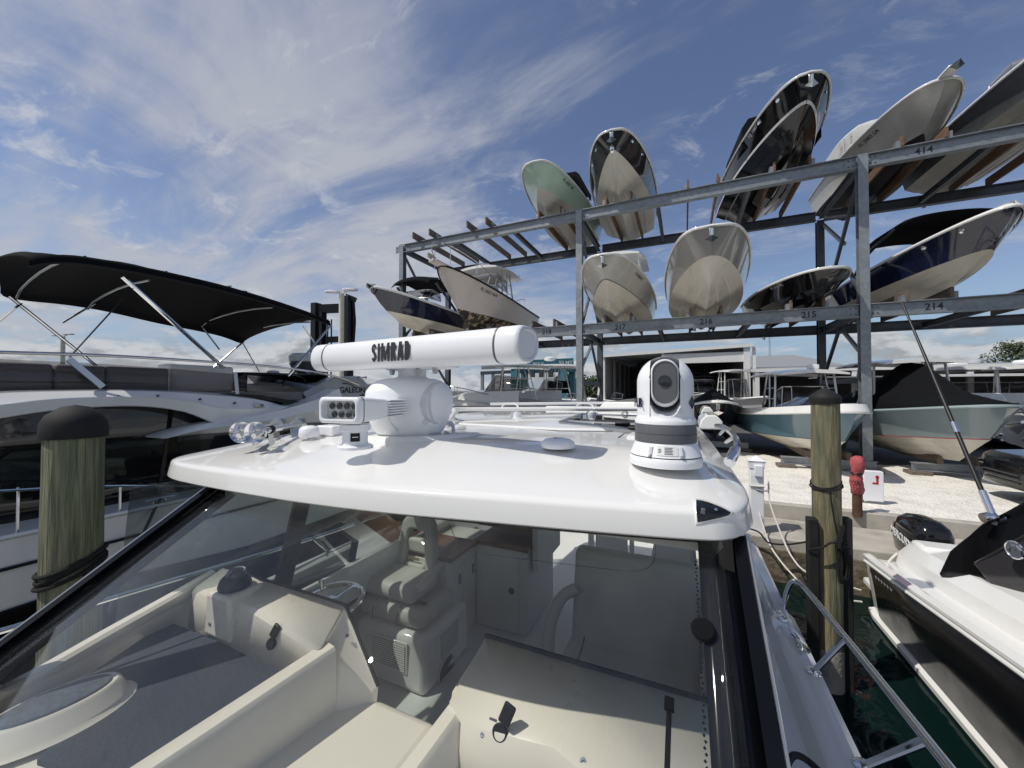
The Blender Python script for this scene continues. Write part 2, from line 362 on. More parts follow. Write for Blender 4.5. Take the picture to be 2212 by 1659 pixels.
r_ = _n(gn, 'ShaderNodeValToRGB'); r_.color_ramp.elements[0].color = (.40, .375, .33, 1); r_.color_ramp.elements[1].color = (.84, .81, .74, 1); r_.color_ramp.elements[0].position = .3; r_.color_ramp.elements[1].position = .62
ad = _n(gn, 'ShaderNodeMath', operation='ADD'); sc_ = _n(gn, 'ShaderNodeMath', operation='MULTIPLY'); sc_.inputs[1].default_value = .45
sb_ = _n(gn, 'ShaderNodeMath', operation='ADD'); sb_.inputs[1].default_value = .08
gn.links.new(n_.outputs[0], sc_.inputs[0]); gn.links.new(sc_.outputs[0], ad.inputs[0]); gn.links.new(s_.outputs[0], sb_.inputs[0])
ml_ = _n(gn, 'ShaderNodeMath', operation='MULTIPLY'); ml_.inputs[1].default_value = .62; gn.links.new(sb_.outputs[0], ml_.inputs[0]); gn.links.new(ml_.outputs[0], ad.inputs[1])
gn.links.new(ad.outputs[0], r_.inputs[0]); gn.links.new(r_.outputs[0], gb.inputs['Base Color'])
bb = _n(gn, 'ShaderNodeBump'); bb.inputs['Strength'].default_value = .9; bb.inputs['Distance'].default_value = .03
gn.links.new(v_.outputs['Distance'], bb.inputs['Height']); gn.links.new(bb.outputs[0], gb.inputs['Normal'])
W['gravel'] = gm
g = MB(); NX, NY = 80, 14
vs = []; fs = []
for j in range(NY+1):
    for i in range(NX+1):
        x = -40+i*1.2; y = 9.5+j*(6.6/NY)
        if j == NY: y += .5*sin(i*1.3)+.35*sin(i*2.9)
        vs.append((x, y, .985+.012*sin(i*1.7+j*2.1)*sin(j*1.3)+.008*random.random()))
for j in range(NY):
    for i in range(NX): fs.append((j*(NX+1)+i, j*(NX+1)+i+1, (j+1)*(NX+1)+i+1, (j+1)*(NX+1)+i))
struct('gravel', g.add(vs, fs), 'gravel')
q = MB(); q.b2((-60, 8.05, -4), (60, 9.3, .74)); struct('quay', q, 'concrete', bevel=.03)
q = MB(); q.b2((-60, 7.99, -3.5), (60, 8.05, .55)); struct('seawall_face', q, 'wetconc')
q = MB(); q.b2((-60, 9.3, .5), (60, 9.5, 1.02)); struct('kerb', q, 'concrete', bevel=.02)
# ------------------------------------------------------------------ dry stack rack
FY, RY = 15.0, 19.0                      # front and rear frame planes
PX = [-12.65, -3.79, 4.97, 13.75]
T2, T4 = 5.72, 10.28                     # centre height of the beams of the two tiers
rack = thing('boat_rack', 'tall galvanised steel frame with two beam tiers holding boats above the white gravel', 'boat rack', (0, FY, 1.0))
def HH(a, b, w, h, t=.03): return MB().ibeam(a, b, w, h, t)
for x in PX:
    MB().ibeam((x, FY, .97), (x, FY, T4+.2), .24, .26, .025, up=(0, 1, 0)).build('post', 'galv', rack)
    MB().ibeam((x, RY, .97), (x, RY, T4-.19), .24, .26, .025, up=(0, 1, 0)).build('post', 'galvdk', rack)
    MB().b2((x-.25, FY-.25, .98), (x+.25, FY+.25, 1.02)).build('foot_plate', 'galv', rack)
NUM = {2: ['220', '219', '218', '217', '216', '215', '214', '213', '212'], 4: [None]*6+['414', None, None]}
SLOT = [PX[k]+(PX[k+1]-PX[k])*(j+.5)/3 for k in range(3) for j in range(3)]
for lv, z in ((2, T2), (4, T4)):
    for k in range(3):
        a, b = PX[k]+.13, PX[k+1]-.13
        fb = MB().ibeam((a, FY, z), (b, FY, z), .22, .40, .025).build('front_beam', 'galv', rack)
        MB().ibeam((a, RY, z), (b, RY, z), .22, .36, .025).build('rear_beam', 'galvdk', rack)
        for j in range(3):
            i = k*3+j
            if NUM[lv][i]: text('stencil_number', NUM[lv][i], .27, (SLOT[i]+(.1 if lv == 2 else -.05), FY-.013, z-.01), (1, 0, 0), (0, 0, 1), 'letter', fb, .001, .006)
            if j: # fore and aft divider between slots
                xd = PX[k]+(PX[k+1]-PX[k])*j/3
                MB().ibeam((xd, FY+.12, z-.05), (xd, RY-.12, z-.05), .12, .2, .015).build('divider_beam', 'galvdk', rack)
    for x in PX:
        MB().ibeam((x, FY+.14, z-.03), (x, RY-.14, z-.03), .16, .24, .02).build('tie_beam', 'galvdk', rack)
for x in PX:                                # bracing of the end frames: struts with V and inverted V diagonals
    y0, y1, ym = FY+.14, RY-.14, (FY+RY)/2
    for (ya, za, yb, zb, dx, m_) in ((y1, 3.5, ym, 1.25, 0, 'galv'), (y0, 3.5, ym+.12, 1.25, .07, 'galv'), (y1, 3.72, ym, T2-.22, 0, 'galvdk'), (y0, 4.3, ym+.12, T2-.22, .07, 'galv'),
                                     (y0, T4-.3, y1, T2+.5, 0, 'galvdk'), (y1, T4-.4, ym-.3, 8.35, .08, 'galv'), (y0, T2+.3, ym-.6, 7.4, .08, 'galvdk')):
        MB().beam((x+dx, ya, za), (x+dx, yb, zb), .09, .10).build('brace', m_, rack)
    MB().beam((x, y0, 3.62), (x, y1, 3.62), .12, .16).build('strut', 'galvdk', rack)
for x in PX:                                # bolted gusset plates where the front beams meet the posts
    for z in (T2, T4):
        for sx in (-1, 1):
            g_ = MB().b2((x+sx*.13, FY-.026, z-.17), (x+sx*.42, FY-.0145, z+.17)).build('gusset_plate', 'galv', rack)
            for k in range(4): MB().lathe([(.022, 0), (.022, .012), (0, .016)], (x+sx*(.20+.12*(k % 2)), FY-.026, z-.09+.18*(k//2)), (0, -1, 0), 8).build('bolt', 'galvdk', g_)
def bunks(x, z, sp=.47, h=.3, y0=FY-.14, y1=RY+.16, m='bunk', w=.07):
    for s in (-1, 1):
        MB().b2((x+s*sp-w/2, y0, z), (x+s*sp+w/2, y1, z+h)).build('bunk', m, rack, bevel=.008)
        MB().b2((x+s*sp+s*w/2, FY-.1, z), (x+s*sp+s*(w/2+.10), FY+.1, z+h*.6)).build('bunk_bracket', 'galv', rack)
# ------------------------------------------------------------------ boat hulls
def hullrows(L, B, Hb, Ha, fore=1.5, zch_a=.42, zch_b=.62, wch=.86, full=.62, fullc=.85, flare=1.7, s_at=.72, kn=2.0, stemk=1.7, forez=.10, nt=26, rake=.0, sheerk=1.7):
    """bow tip at y=0, stern at y=L, keel z=0; returns rows of points (port side, x>=0)"""
    def stem(z):
        f = max(0.0, min(1.0, z/Hb)); return fore*(1-f)**stemk
    ts = [(i/nt)**1.5 for i in range(nt+1)]
    def row(z0, z1, W_, e, zk):
        y0 = stem(z0); R = []
        for t in ts:
            s = min(1, t/s_at)
            w_ = W_*(sin(pi/2*s))**e if s > 0 else 0
            if t > s_at: w_ *= 1-.06*((t-s_at)/(1-s_at))**2
            z = z0+(z1-z0)*(1-(1-min(1, t/.85))**zk)
            R.append(Vector((w_, y0+(L-y0)*t, z)))
        return R
    keel = row(forez*Hb, 0.0, 0, 1, 3.0)
    ch = row(zch_b*Hb, zch_a*Ha, B/2*wch, fullc, kn)
    sh = row(Hb, Ha, B/2, full, sheerk)
    rows = [keel]
    for f, dz in ((.32, 0), (.36, -.035), (.65, 0), (.69, -.035), (.95, 0)):
        R = []
        for i in range(nt+1):
            p = keel[i].lerp(ch[i], f); k = min(1, ts[i]*6)
            p.z += dz*k + .05*k*sin(pi*f)*(.5) ; R.append(p)
        rows.append(R)
    rows.append(ch)
    nb = len(rows)
    for f in (.04, .3, .55, .8, 1.0):
        R = []
        for i in range(nt+1):
            a, b = ch[i], sh[i]
            g = f**flare if ts[i] < .5 else f**(1+(flare-1)*max(0, 1-(ts[i]-.5)*2))
            p = Vector((a.x+(b.x-a.x)*g, a.y+(b.y-a.y)*f, a.z+(b.z-a.z)*f))
            y0 = stem(p.z) if i == 0 else None
            if i == 0: p.x = 0; p.y = y0
            R.append(p)
        rows.append(R)
    return rows, nb
def skin(rows):
    mb = MB(); n = len(rows[0])
    for sgn in (1, -1):
        vs = [(p.x*sgn, p.y, p.z) for r in rows for p in r]; fs = []
        for j in range(len(rows)-1):
            for i in range(n-1):
                f = (j*n+i, (j+1)*n+i, (j+1)*n+i+1, j*n+i+1)
                fs.append(f if sgn < 0 else f[::-1])
        mb.add(vs, fs)
    return mb
def transom(mb, rows):
    e = [r[-1] for r in rows]; poly = [Vector((p.x, p.y, p.z)) for p in e]+[Vector((-p.x, p.y, p.z)) for p in reversed(e)]
    n = len(poly); mb.add(poly, [tuple(range(n))]); return mb
def place(root, mb):
    M = world(root); mb.v = [tuple(M @ Vector(v)) for v in mb.v]; return mb
def boat(name, label, loc, rz=0, pitch=0, group=None, top='gel', bot='cream', rim='gel', stripe=None, cat='motorboat', cap=.07, anchor=True, deck='gelmat', roll=0, rings=0, **k):
    root = thing(name, label, cat, loc, rz, group); root.rotation_euler = (pitch, roll, rz)
    rows, nb = hullrows(**k); n = len(rows[0]); L, B, Hb = k['L'], k['B'], k['Hb']
    h = place(root, transom(skin(rows[nb-1:]), rows[nb-1:])).build('topsides', top, root, ang=28)
    h2 = place(root, transom(skin(rows[:nb]), rows[:nb])).build('hull_bottom', bot, root, ang=22)
    sh = rows[-1]
    # rub rail and white cap
    r1 = [Vector((p.x*1.0, p.y, p.z)) for p in sh]; line = [Vector((-p.x, p.y, p.z)) for p in reversed(r1)]+r1[1:]
    out = []
    for i, p in enumerate(line):
        d = (line[min(i+1, len(line)-1)]-line[max(i-1, 0)]); nrm = Vector((d.y, -d.x, 0)); 
        if nrm.length > 1e-6: nrm.normalize()
        else: nrm = Vector((0, -1, 0))
        out.append((p, nrm))
    prof = [(0, -.03), (.035, -.03), (.05, 0), (.03, .045), (-.03, cap), (-.13, cap+.012), (-.2, cap-.02)]
    rings_ = [[p+nn*a+Vector((0, 0, b)) for a, b in prof] for p, nn in out]
    place(root, MB().loft(rings_, closed=False, caps=False)).build('gunwale', rim, root, ang=50)
    # deck
    dk = MB(); vs = []; fs = []
    for i, p in enumerate(sh):
        w_ = max(0, p.x-.1)
        vs += [(-w_, p.y+.06, p.z+cap*.5), (0, p.y+.06, p.z+cap*.5+.06), (w_, p.y+.06, p.z+cap*.5)]
    for i in range(n-1): fs += [(3*i, 3*i+3, 3*i+4, 3*i+1), (3*i+1, 3*i+4, 3*i+5, 3*i+2)]
    place(root, dk.add(vs, [f[::-1] for f in fs])).build('deck', deck, root)
    if stripe:
        col, lo, hi = stripe; ch = rows[nb-1]; a = rows[nb+1] if nb+1 < len(rows) else sh
        sb = MB()
        for sgn in (1, -1):
            rr = []
            for f in (lo, hi):
                R = []
                for i in range(n):
                    p = ch[i].lerp(sh[i], f); q = rows[nb][i].lerp(rows[nb+1][i], (f-.04)/.26) if f >= .04 else ch[i].lerp(rows[nb][i], f/.04)
                    R.append(Vector((q.x+.006, q.y-.006*(1 if i < 3 else 0), q.z)))
                rr.append(R)
            o = len(sb.v); vs = [(p.x*sgn, p.y, p.z) for r in rr for p in r]; fs = [(i, n+i, n+i+1, i+1) for i in range(n-1)]
            sb.add(vs, fs if sgn < 0 else [f[::-1] for f in fs])
        place(root, sb).build('boot_stripe', col, root)
    if anchor:
        fx, fy, fz = 0, -.02, Hb-.16
        ab = MB(); ab.b2((-.06, -.02, Hb-.26), (.06, .05, Hb-.05)); place(root, ab)
        pl = ab.build('anchor_plate', 'brushed', root, bevel=.01)
        ab = MB(); ab.beam((0, -.06, Hb-.1), (0, -.05, Hb-.4), .045, .05)
        ab.add([(0, -.16, Hb-.30), (-.17, -.02, Hb-.36), (0, -.06, Hb-.46), (.17, -.02, Hb-.36), (0, -.05, Hb-.27)], [(0, 1, 2), (0, 2, 3), (0, 3, 4), (0, 4, 1), (1, 4, 3, 2)])
        place(root, ab).build('anchor', 'chrome', root)
    if rings:
        for sgn in (1, -1):
            for (ti, f) in ((5, .75), (9, .82)):
                p = rows[nb][ti].lerp(sh[ti], f); q = rows[nb+3][ti]
                rb = MB().lathe([(.045, -.01), (.06, .012), (.03, .016)], (q.x*sgn, q.y, q.z), (sgn*.8, -.5, -.2), 12); place(root, rb).build('hull_fitting', 'chrome', root)
    return root, rows, nb
def reg(root, rows, nb, s, side, ti=9, f=3, m='letter', size=.17, ext=.002):
    """registration characters on the bow side"""
    M = world(root); p = rows[nb+f][ti]; q = rows[nb+f][ti+2]; u = rows[nb+f+1][ti]
    P = [Vector((v.x*side, v.y, v.z)) for v in (p, q, u)]
    P = [M @ v for v in P]
    r = (P[1]-P[0])*(1 if side < 0 else -1) if False else (P[1]-P[0])
    up = P[2]-P[0]
    if side < 0: r = -r
    nrm = r.normalized().cross(up.normalized())
    o = (P[0]+P[1])/2+nrm*.012
    text('registration', s, size, o, r, up, m, root, ext)
def outboard(parent, x, y, z, m='black', h=1.0, tilt=0.0, name='outboard'):
    R = world(parent); 
    c = MB()
    prof = []
    rg = []
    for f, a, b, dy in ((0, .17, .22, 0), (.15, .21, .31, .02), (.45, .22, .34, .03), (.75, .2, .31, .02), (.92, .15, .23, 0), (1, .06, .1, -.02)):
        rg.append([Vector((x+a*abs(cos(t))**.7*(1 if cos(t) > 0 else -1), y+.3+dy+b*abs(sin(t))**.8*(1 if sin(t) > 0 else -1), z+.15+f*.62*h)) for t in [2*pi*k/20 for k in range(20)]])
    c.loft(rg); ob = place(parent, c).build(name, m, parent, ang=50)
    l = MB(); l.b2((x-.09, y+.18, z-.35), (x+.09, y+.45, z+.16)); l.b2((x-.025, y+.2, z-.85), (x+.025, y+.5, z-.35)); l.b2((x-.13, y+.12, z-.42), (x+.13, y+.62, z-.4))
    l.lathe([(.02, -.35), (.075, -.1), (.08, .2), (.05, .34)], (x, y+.38, z-.75), (0, 1, 0), 12)
    place(parent, l).build('lower_unit', m, ob, bevel=.02)
    p = MB()
    for k in range(3):
        a = 2*pi*k/3; d = Vector((cos(a), 0, sin(a))); t = Vector((-sin(a), 0, cos(a)))
        o = Vector((x, y+.8, z-.75))
        p.add([o+d*.04-t*.03, o+d*.19-t*.08+Vector((0, .04, 0)), o+d*.21+t*.06-Vector((0, .03, 0)), o+d*.05+t*.04], [(0, 1, 2, 3)])
    place(parent, p).build('propeller', 'chrome', ob, solid=.008)
    return ob
def ttop(root, y0, y1, w, z0, z1, m='gel', leg='brushed', thick=.09, arch=.12, name='hardtop'):
    t = MB(); rg = []
    for i in range(9):
        f = i/8; y = y0+(y1-y0)*f; k = w/2*(.78+.22*sin(pi*min(1, f*1.6+.12)/2)); zz = z1+arch*sin(pi*(.15+.7*f))
        rg.append([Vector((k*cx, y, zz+dz-arch*.5*cx*cx)) for cx, dz in ((-1, 0), (-.98, thick*.6), (-.6, thick), (0, thick+.02), (.6, thick), (.98, thick*.6), (1, 0), (.6, -.01), (0, 0), (-.6, -.01))])
    t.loft(rg); o = place(root, t).build(name, m, root, ang=40)
    for sx in (-1, 1):
        l = MB()
        l.tube([(sx*w*.40, y0+.25*(y1-y0), z0), (sx*w*.37, y0+.3*(y1-y0), z1+.05)], .035); l.tube([(sx*w*.40, y0+.75*(y1-y0), z0), (sx*w*.37, y0+.62*(y1-y0), z1+.08)], .035)
        l.tube([(sx*w*.40, y0+.45*(y1-y0), z0), (sx*w*.37, y0+.52*(y1-y0), z1+.08)], .025)
        for zf in (.35, .65): l.tube([(sx*w*.39, y0+(.25+.06*zf)*(y1-y0), z0+(z1-z0)*zf), (sx*w*.385, y0+(.75-.13*zf)*(y1-y0), z0+(z1-z0)*zf)], .018)
        place(root, l).build('top_frame', leg, root)
    return o
def screen(root, y, w, z, h, rake=.5, back=1.0):
    """wrap windscreen"""
    s = MB(); b = [(-w/2, y+back, z), (-w/2*.92, y+.15, z), (-w*.3, y, z), (w*.3, y, z), (w/2*.92, y+.15, z), (w/2, y+back, z)]
    t = [(-w/2*.88, y+back+.1, z+h*.75), (-w/2*.8, y+.15+rake*h, z+h), (-w*.27, y+rake*h, z+h), (w*.27, y+rake*h, z+h), (w/2*.8, y+.15+rake*h, z+h), (w/2*.88, y+back+.1, z+h*.75)]
    s.loft([[Vector(p) for p in b], [Vector(p) for p in t]], closed=False, caps=False)
    o = place(root, s).build('windscreen', 'smoke', root, solid=.008, ang=10)
    f = MB()
    f.tube(t, .018, 6); f.tube(b, .018, 6)
    for p, q in zip(b, t): f.tube([p, q], .016, 6)
    place(root, f).build('windscreen_frame', 'brushed', o); return o
def rail(root, pts, posts, m='chrome', r=.016, name='bow_rail'):
    f = MB(); f.tube(arc(pts, 4), r, 6)
    for a, b in posts: f.tube([a, b], r*.85, 6)
    return place(root, f).build(name, m, root)
def canvas_cover(root, rows, ridge, m='canvas', zoff=.09, name='cover', i0=0, i1=None, inset=.02):
    """fabric cover from gunwale to a ridge line: ridge = [(y, z)]"""
    sh = rows[-1]; i1 = i1 or len(sh); rg = []
    def rz(y):
        for (ya, za), (yb, zb) in zip(ridge, ridge[1:]):
            if ya <= y <= yb: t = (y-ya)/(yb-ya); t = t*t*(3-2*t)*.4+t*.6; return za+(zb-za)*t
        return ridge[0][1] if y < ridge[0][0] else ridge[-1][1]
    for i in range(i0, i1):
        p = sh[i]; w_ = max(.01, p.x+inset); zt = rz(p.y); R = []
        for k in range(13):
            f = -1+k/6; s = 1-abs(f)
            zz = p.z+zoff-.1*(abs(f) > .99)+(zt-p.z-zoff)*(s**.8)*(1) - .05*sin(pi*s)*(1+.6*sin(i*2.1+k))
            R.append(Vector((w_*f, p.y, zz)))
        rg.append(R)
    return place(root, MB().loft(rg, closed=False, caps=False)).build(name, m, root, solid=.01, ang=60)
# ------------------------------------------------------------------ boats on the rack
W['mint'] = mat('mint_gelcoat', (.47, .64, .52), .22, coat=.4, var=.03)
W['charcoal'] = mat('charcoal_gelcoat', (.034, .032, .034), .12, coat=.6, var=.06)
W['greycream'] = mat('grey_cream_gelcoat', (.56, .545, .50), .25, coat=.3, var=.03)
W['midgrey'] = mat('warm_grey_gelcoat', (.32, .31, .295), .14, coat=.6, var=.03)
W['slate'] = mat('slate_gelcoat', (.075, .082, .09), .3, coat=.3, var=.05)
W['navy'] = mat('navy_gelcoat', (.012, .016, .045), .08, coat=.7, var=.08)
W['palebuff'] = mat('faded_buff_gelcoat', (.68, .615, .565), .35, var=.05, vscale=1.2, col2=(.60, .53, .48), c2=(.5, .8), c2scale=1.5)
W['antifoul'] = mat('flaking_black_antifouling', (.035, .032, .028), .8, var=.3, vscale=3, col2=(.40, .31, .20), c2=(.52, .56), c2scale=4.5)
W['blackpaint'] = mat('black_bottom_paint', (.014, .015, .02), .6, var=.25, vscale=3)
W['botcream'] = mat('stained_hull_bottom', (.70, .665, .58), .38, var=.05, vscale=1.6, col2=(.54, .49, .39), c2=(.50, .74), c2scale=1.3, stretch=(1.6, .5, 1.6), coat=.15)
W['botgrey'] = mat('grey_hull_bottom', (.60, .58, .52), .4, var=.05, vscale=1.6, col2=(.46, .43, .36), c2=(.48, .72), c2scale=1.2, stretch=(1.6, .5, 1.6))
W['bluehull'] = mat('dusty_blue_gelcoat', (.10, .185, .235), .16, coat=.5, var=.03)
W['greyblue'] = mat('pale_grey_blue_gelcoat', (.30, .37, .38), .2, coat=.4, var=.03)
G4, G2, G0 = 'boats on the top tier of the rack', 'boats on the middle tier of the rack', 'boats standing on the gravel under the rack'
ZB4, ZB2 = T4+.2, T2+.2
def onbunk(i, lv, x=None, **k):
    bunks(SLOT[i] if x is None else x, (ZB4 if lv == 4 else ZB2)+.001, **k)
KZ = .14   # keel height over the beam (the V sits between the bunks)
# top tier
for i in (0, 1): onbunk(i, 4, m='bunkgrey', y0=FY-.5)
r, R, nb = boat('motorboat', 'pale mint green boat on the top tier with black folded top', (-5.22, 13.6, ZB4+KZ), radians(-2), top='mint', bot='botgrey', group=G4, anchor=False,
    L=6.3, B=2.5, Hb=1.42, Ha=1.05, fore=1.7, zch_b=.50, zch_a=.42, full=.34, fullc=.8, flare=1.5)
reg(r, R, nb, 'FL 8207 SR', 1, 9)
rc = MB(); rc.loft([[Vector((x, y, z)) for x, z in ((-1.0, 1.9), (-.9, 2.05), (0, 2.15), (.95, 2.05), (1.1, 1.9), (1.1, 1.6), (.95, 1.85), (-.9, 1.85))] for y in (2.4, 2.6, 3.6, 4.2, 4.4)]); place(r, rc).build('canvas_top', 'canvas', r, ang=60)
for sx in (-1, 1):
    for a_, b_ in (((sx*1.08, 2.9, 1.0), (sx*1.05, 2.6, 1.9)), ((sx*1.1, 3.8, 1.0), (sx*1.05, 4.3, 1.9))): place(r, q_ := MB().tube([a_, b_], .02)).build('top_pole', 'black', r)
onbunk(2, 4, -5.0)
r, R, nb = boat('motorboat', 'charcoal boat with pointed beige bottom on the top tier', (-2.2, 13.1, ZB4+KZ), radians(2), top='charcoal', bot='botcream', group=G4, rim='gel', rings=1, cap=.05,
    L=6.6, B=2.62, Hb=1.48, Ha=1.15, fore=1.6, zch_b=.66, zch_a=.48, full=.36, fullc=.72, flare=1.2, wch=.9)
tp = MB().add([(0, .02, 1.02), (-.07, .06, .94), (-.06, .10, .80), (0, .10, .74), (.07, .09, .80), (.08, .06, .94)], [(0, 1, 2, 3, 4, 5)]); place(r, tp).build('bow_eye_plate', 'chrome', r, solid=.02)
onbunk(3, 4, -2.25)
onbunk(4, 4, .62, w=.06)
r, R, nb = boat('motorboat', 'black boat with white chine stripe on the top tier', (3.28, 13.1, ZB4+KZ), radians(7), top='blackgel', bot='blackgel', group=G4, stripe=('gel', -0.0, .11), rings=1, rim='gel',
    L=6.6, B=2.6, Hb=1.58, Ha=1.1, fore=1.7, zch_b=.60, zch_a=.45, full=.40, fullc=.62, flare=1.1, wch=.94)
reg(r, R, nb, 'NJ 1887 GE', -1, 9, m='letterw', size=.15)
onbunk(5, 4, 3.2)
cv = MB(); cv.loft([[Vector((x, y, z)) for x, z in ((-1.15, 1.0), (-1.15, 1.75), (-.95, 2.05), (0, 2.15), (.95, 2.05), (1.15, 1.75), (1.15, 1.0))] for y in (2.3, 2.6, 3.8, 4.6)]); place(r, cv).build('canvas_top', 'canvas', r, ang=60)
r, R, nb = boat('motorboat', 'pale grey boat with black painted bottom and white hardtop', (6.72, 14.7, ZB4+KZ), radians(4), top='greycream', bot='blackpaint', group=G4, anchor=False, stripe=('greycream', -.0, .05),
    L=6.2, B=2.62, Hb=1.44, Ha=1.1, fore=1.9, zch_b=.34, zch_a=.36, full=.40, fullc=.85, flare=1.5, wch=.84)
reg(r, R, nb, 'FL 2983 SA', -1, 10)
ttop(r, 2.6, 5.0, 2.2, 1.1, 2.0, leg='gel')
pb = MB(); pb.loft([[Vector((x, y, z)) for x, z in ((-.16, 1.46), (.16, 1.46), (.14, 1.54), (-.14, 1.54))] for y in (-.42, .1, .7)]); place(r, pb).build('bow_pulpit', 'gel', r, bevel=.02)
an = MB(); an.beam((0, -.2, 1.57), (0, -.52, 1.49), .05, .06); an.add([(0, -.6, 1.54), (-.16, -.46, 1.45), (0, -.46, 1.33), (.16, -.46, 1.45)], [(0, 1, 2), (0, 2, 3), (0, 3, 1), (1, 3, 2)]); place(r, an).build('anchor', 'chrome', r)
onbunk(6, 4, 6.35)
r, R, nb = boat('motorboat', 'slate grey boat with tan bottom at the far right of the top tier', (9.4, 12.9, ZB4+KZ), radians(4), top='slate', bot='botgrey', group=G4, rim='gel', cap=.04,
    L=7.0, B=2.6, Hb=1.7, Ha=1.15, fore=1.7, zch_b=.55, zch_a=.4, full=.52, fullc=.85)
screen(r, 2.2, 1.9, 1.3, .6); onbunk(7, 4, 9.3); outboard(r, 0, 7.0, .9, 'black')
onbunk(8, 4)
# middle tier
r, R, nb = boat('motorboat', 'navy boat with white deck and cream bottom, leftmost on the middle tier', (-11.6, 11.9, ZB2+KZ), radians(0), top='navy', bot='botcream', group=G2, cap=.10, anchor=False,
    L=7.6, B=2.6, Hb=1.45, Ha=1.05, fore=2.3, zch_b=.45, zch_a=.42, full=.55, fullc=.8, flare=1.5)
an = MB(); an.beam((0, .2, 1.6), (0, -.22, 1.52), .05, .06); an.add([(0, -.3, 1.56), (-.17, -.16, 1.46), (0, -.16, 1.34), (.17, -.16, 1.46)], [(0, 1, 2), (0, 2, 3), (0, 3, 1), (1, 3, 2)]); place(r, an).build('anchor', 'chrome', r)
screen(r, 2.4, 2.0, 1.5, .5, .9)
bm = MB(); bm.loft([[Vector((1.15*sin(a), y, z0+.35*cos(a)*(1 if abs(a) < 1.5 else 1))) for a in [-1.35+2.7*k/10 for k in range(11)]] for y, z0 in ((2.3, 1.95), (2.5, 2.2), (3.6, 2.45), (4.6, 2.35), (5.2, 2.1))], closed=False, caps=False); place(r, bm).build('bimini', 'canvas', r, solid=.015, ang=60)
for sx in (-1, 1): place(r, q_ := MB().tube(arc([(sx*1.2, 4.6, 1.1), (sx*1.22, 3.6, 1.7), (sx*1.12, 2.8, 2.25)], 4), .06)).build('arch_leg', 'blackgel', r)
onbunk(0, 2, -11.4, m='bunkgrey')
r, R, nb = boat('cabin_boat', 'faded buff cabin boat with flaking black bottom beside the navy boat', (-8.45, 12.2, ZB2+KZ), radians(1), top='palebuff', bot='antifoul', group=G2, rim='black', cat='cabin boat', cap=.04, anchor=False,
    L=7.6, B=2.75, Hb=2.0, Ha=1.25, fore=2.1, zch_b=.30, zch_a=.34, full=.58, fullc=.95, flare=1.35, wch=.92)
reg(r, R, nb, 'FL 3403 NW', 1, 10, m='letter', size=.2)
pb = MB(); pb.loft([[Vector((x, y, z)) for x, z in ((-.2, 2.0), (.2, 2.0), (.17, 2.09), (-.17, 2.09))] for y in (-.55, 0, .9)]); place(r, pb).build('bow_pulpit', 'palebuff', r, bevel=.02)
an = MB(); an.beam((0, -.3, 2.14), (0, -.75, 2.2), .06, .07); an.add([(0, -.85, 2.24), (-.16, -.66, 2.16), (0, -.66, 2.02), (.16, -.66, 2.16)], [(0, 1, 2), (0, 2, 3), (0, 3, 1), (1, 3, 2)]); place(r, an).build('anchor', 'brushed', r)
cb_ = MB(); cb_.loft([[Vector((x, y, z)) for x, z in ((-k, 1.45), (-k*.85, 1.45+h), (0, 1.5+h), (k*.85, 1.45+h), (k, 1.45))] for y, k, h in ((1.3, .5, .32), (2.0, .85, .42), (3.2, 1.05, .4))]); place(r, cb_).build('cabin', 'gel', r, ang=40)
screen(r, 2.7, 2.0, 1.85, .72, .75, 1.3)
ttop(r, 2.9, 5.5, 2.35, 1.4, 2.72, thick=.1)
rd = MB().lathe([(.18, 0), (.29, .03), (.31, .13), (.26, .21), (.05, .25), (0, .25)], (0, 3.6, 2.92), n=20); rd = place(r, rd).build('radar_dome', 'plasticw', r)
rail(r, [(-1.15, 2.6, 1.9), (-.9, 1.2, 2.4), (-.3, -.2, 2.75), (.3, -.2, 2.75), (.9, 1.2, 2.4), (1.15, 2.6, 1.9)], [((sx*a, y, z), (sx*a, y, z+d)) for sx in (-1, 1) for a, y, z, d in ((.9, 1.2, 1.9, .5), (.35, .1, 2.0, .7))])
rail(r, [(1.3, 4.4, 1.5), (1.32, 5.4, 1.75), (1.3, 6.4, 1.5)], [((1.3, 5.4, 1.3), (1.32, 5.4, 1.75))], name='side_rail')
rh = MB()
for k in range(4): rh.tube([(-.9+.6*k, 5.4, 2.72), (-.9+.6*k, 5.7, 3.1)], .02)
place(r, rh).build('rod_holder', 'brushed', r)
onbunk(1, 2, -8.35, m='bunkgrey'); onbunk(2, 2, -5.3, m='bunkgrey')
r, R, nb = boat('motorboat', 'cream boat with thin black stripe and anchor on the middle tier', (-2.35, 12.2, ZB2+KZ), radians(1), top='greycream', bot='botcream', group=G2, stripe=('black', .02, .045),
    L=7.4, B=2.62, Hb=1.54, Ha=1.15, fore=1.9, zch_b=.56, zch_a=.45, full=.34, fullc=.68, flare=1.35)
reg(r, R, nb, 'FL 8102 MT', 1, 9, size=.15)
ttop(r, 2.4, 4.9, 2.2, 1.2, 2.28, leg='gel'); rd = MB().lathe([(.3, 0), (.32, .1), (.2, .2), (0, .21)], (-.1, 3.3, 2.49), n=18); place(r, rd).build('radar_dome', 'plasticw', r)
onbunk(3, 2, -2.3, m='bunkgrey')
r, R, nb = boat('motorboat', 'warm grey boat with full beige bottom on the middle tier', (.70, 11.85, ZB2+KZ), radians(0), top='midgrey', bot='botcream', group=G2, cap=.06,
    L=7.6, B=2.78, Hb=1.78, Ha=1.3, fore=1.6, zch_b=.60, zch_a=.50, full=.28, fullc=.50, flare=1.1, wch=.93)
screen(r, 3.2, 1.4, 1.5, .5); onbunk(4, 2, .68, m='bunkgrey')
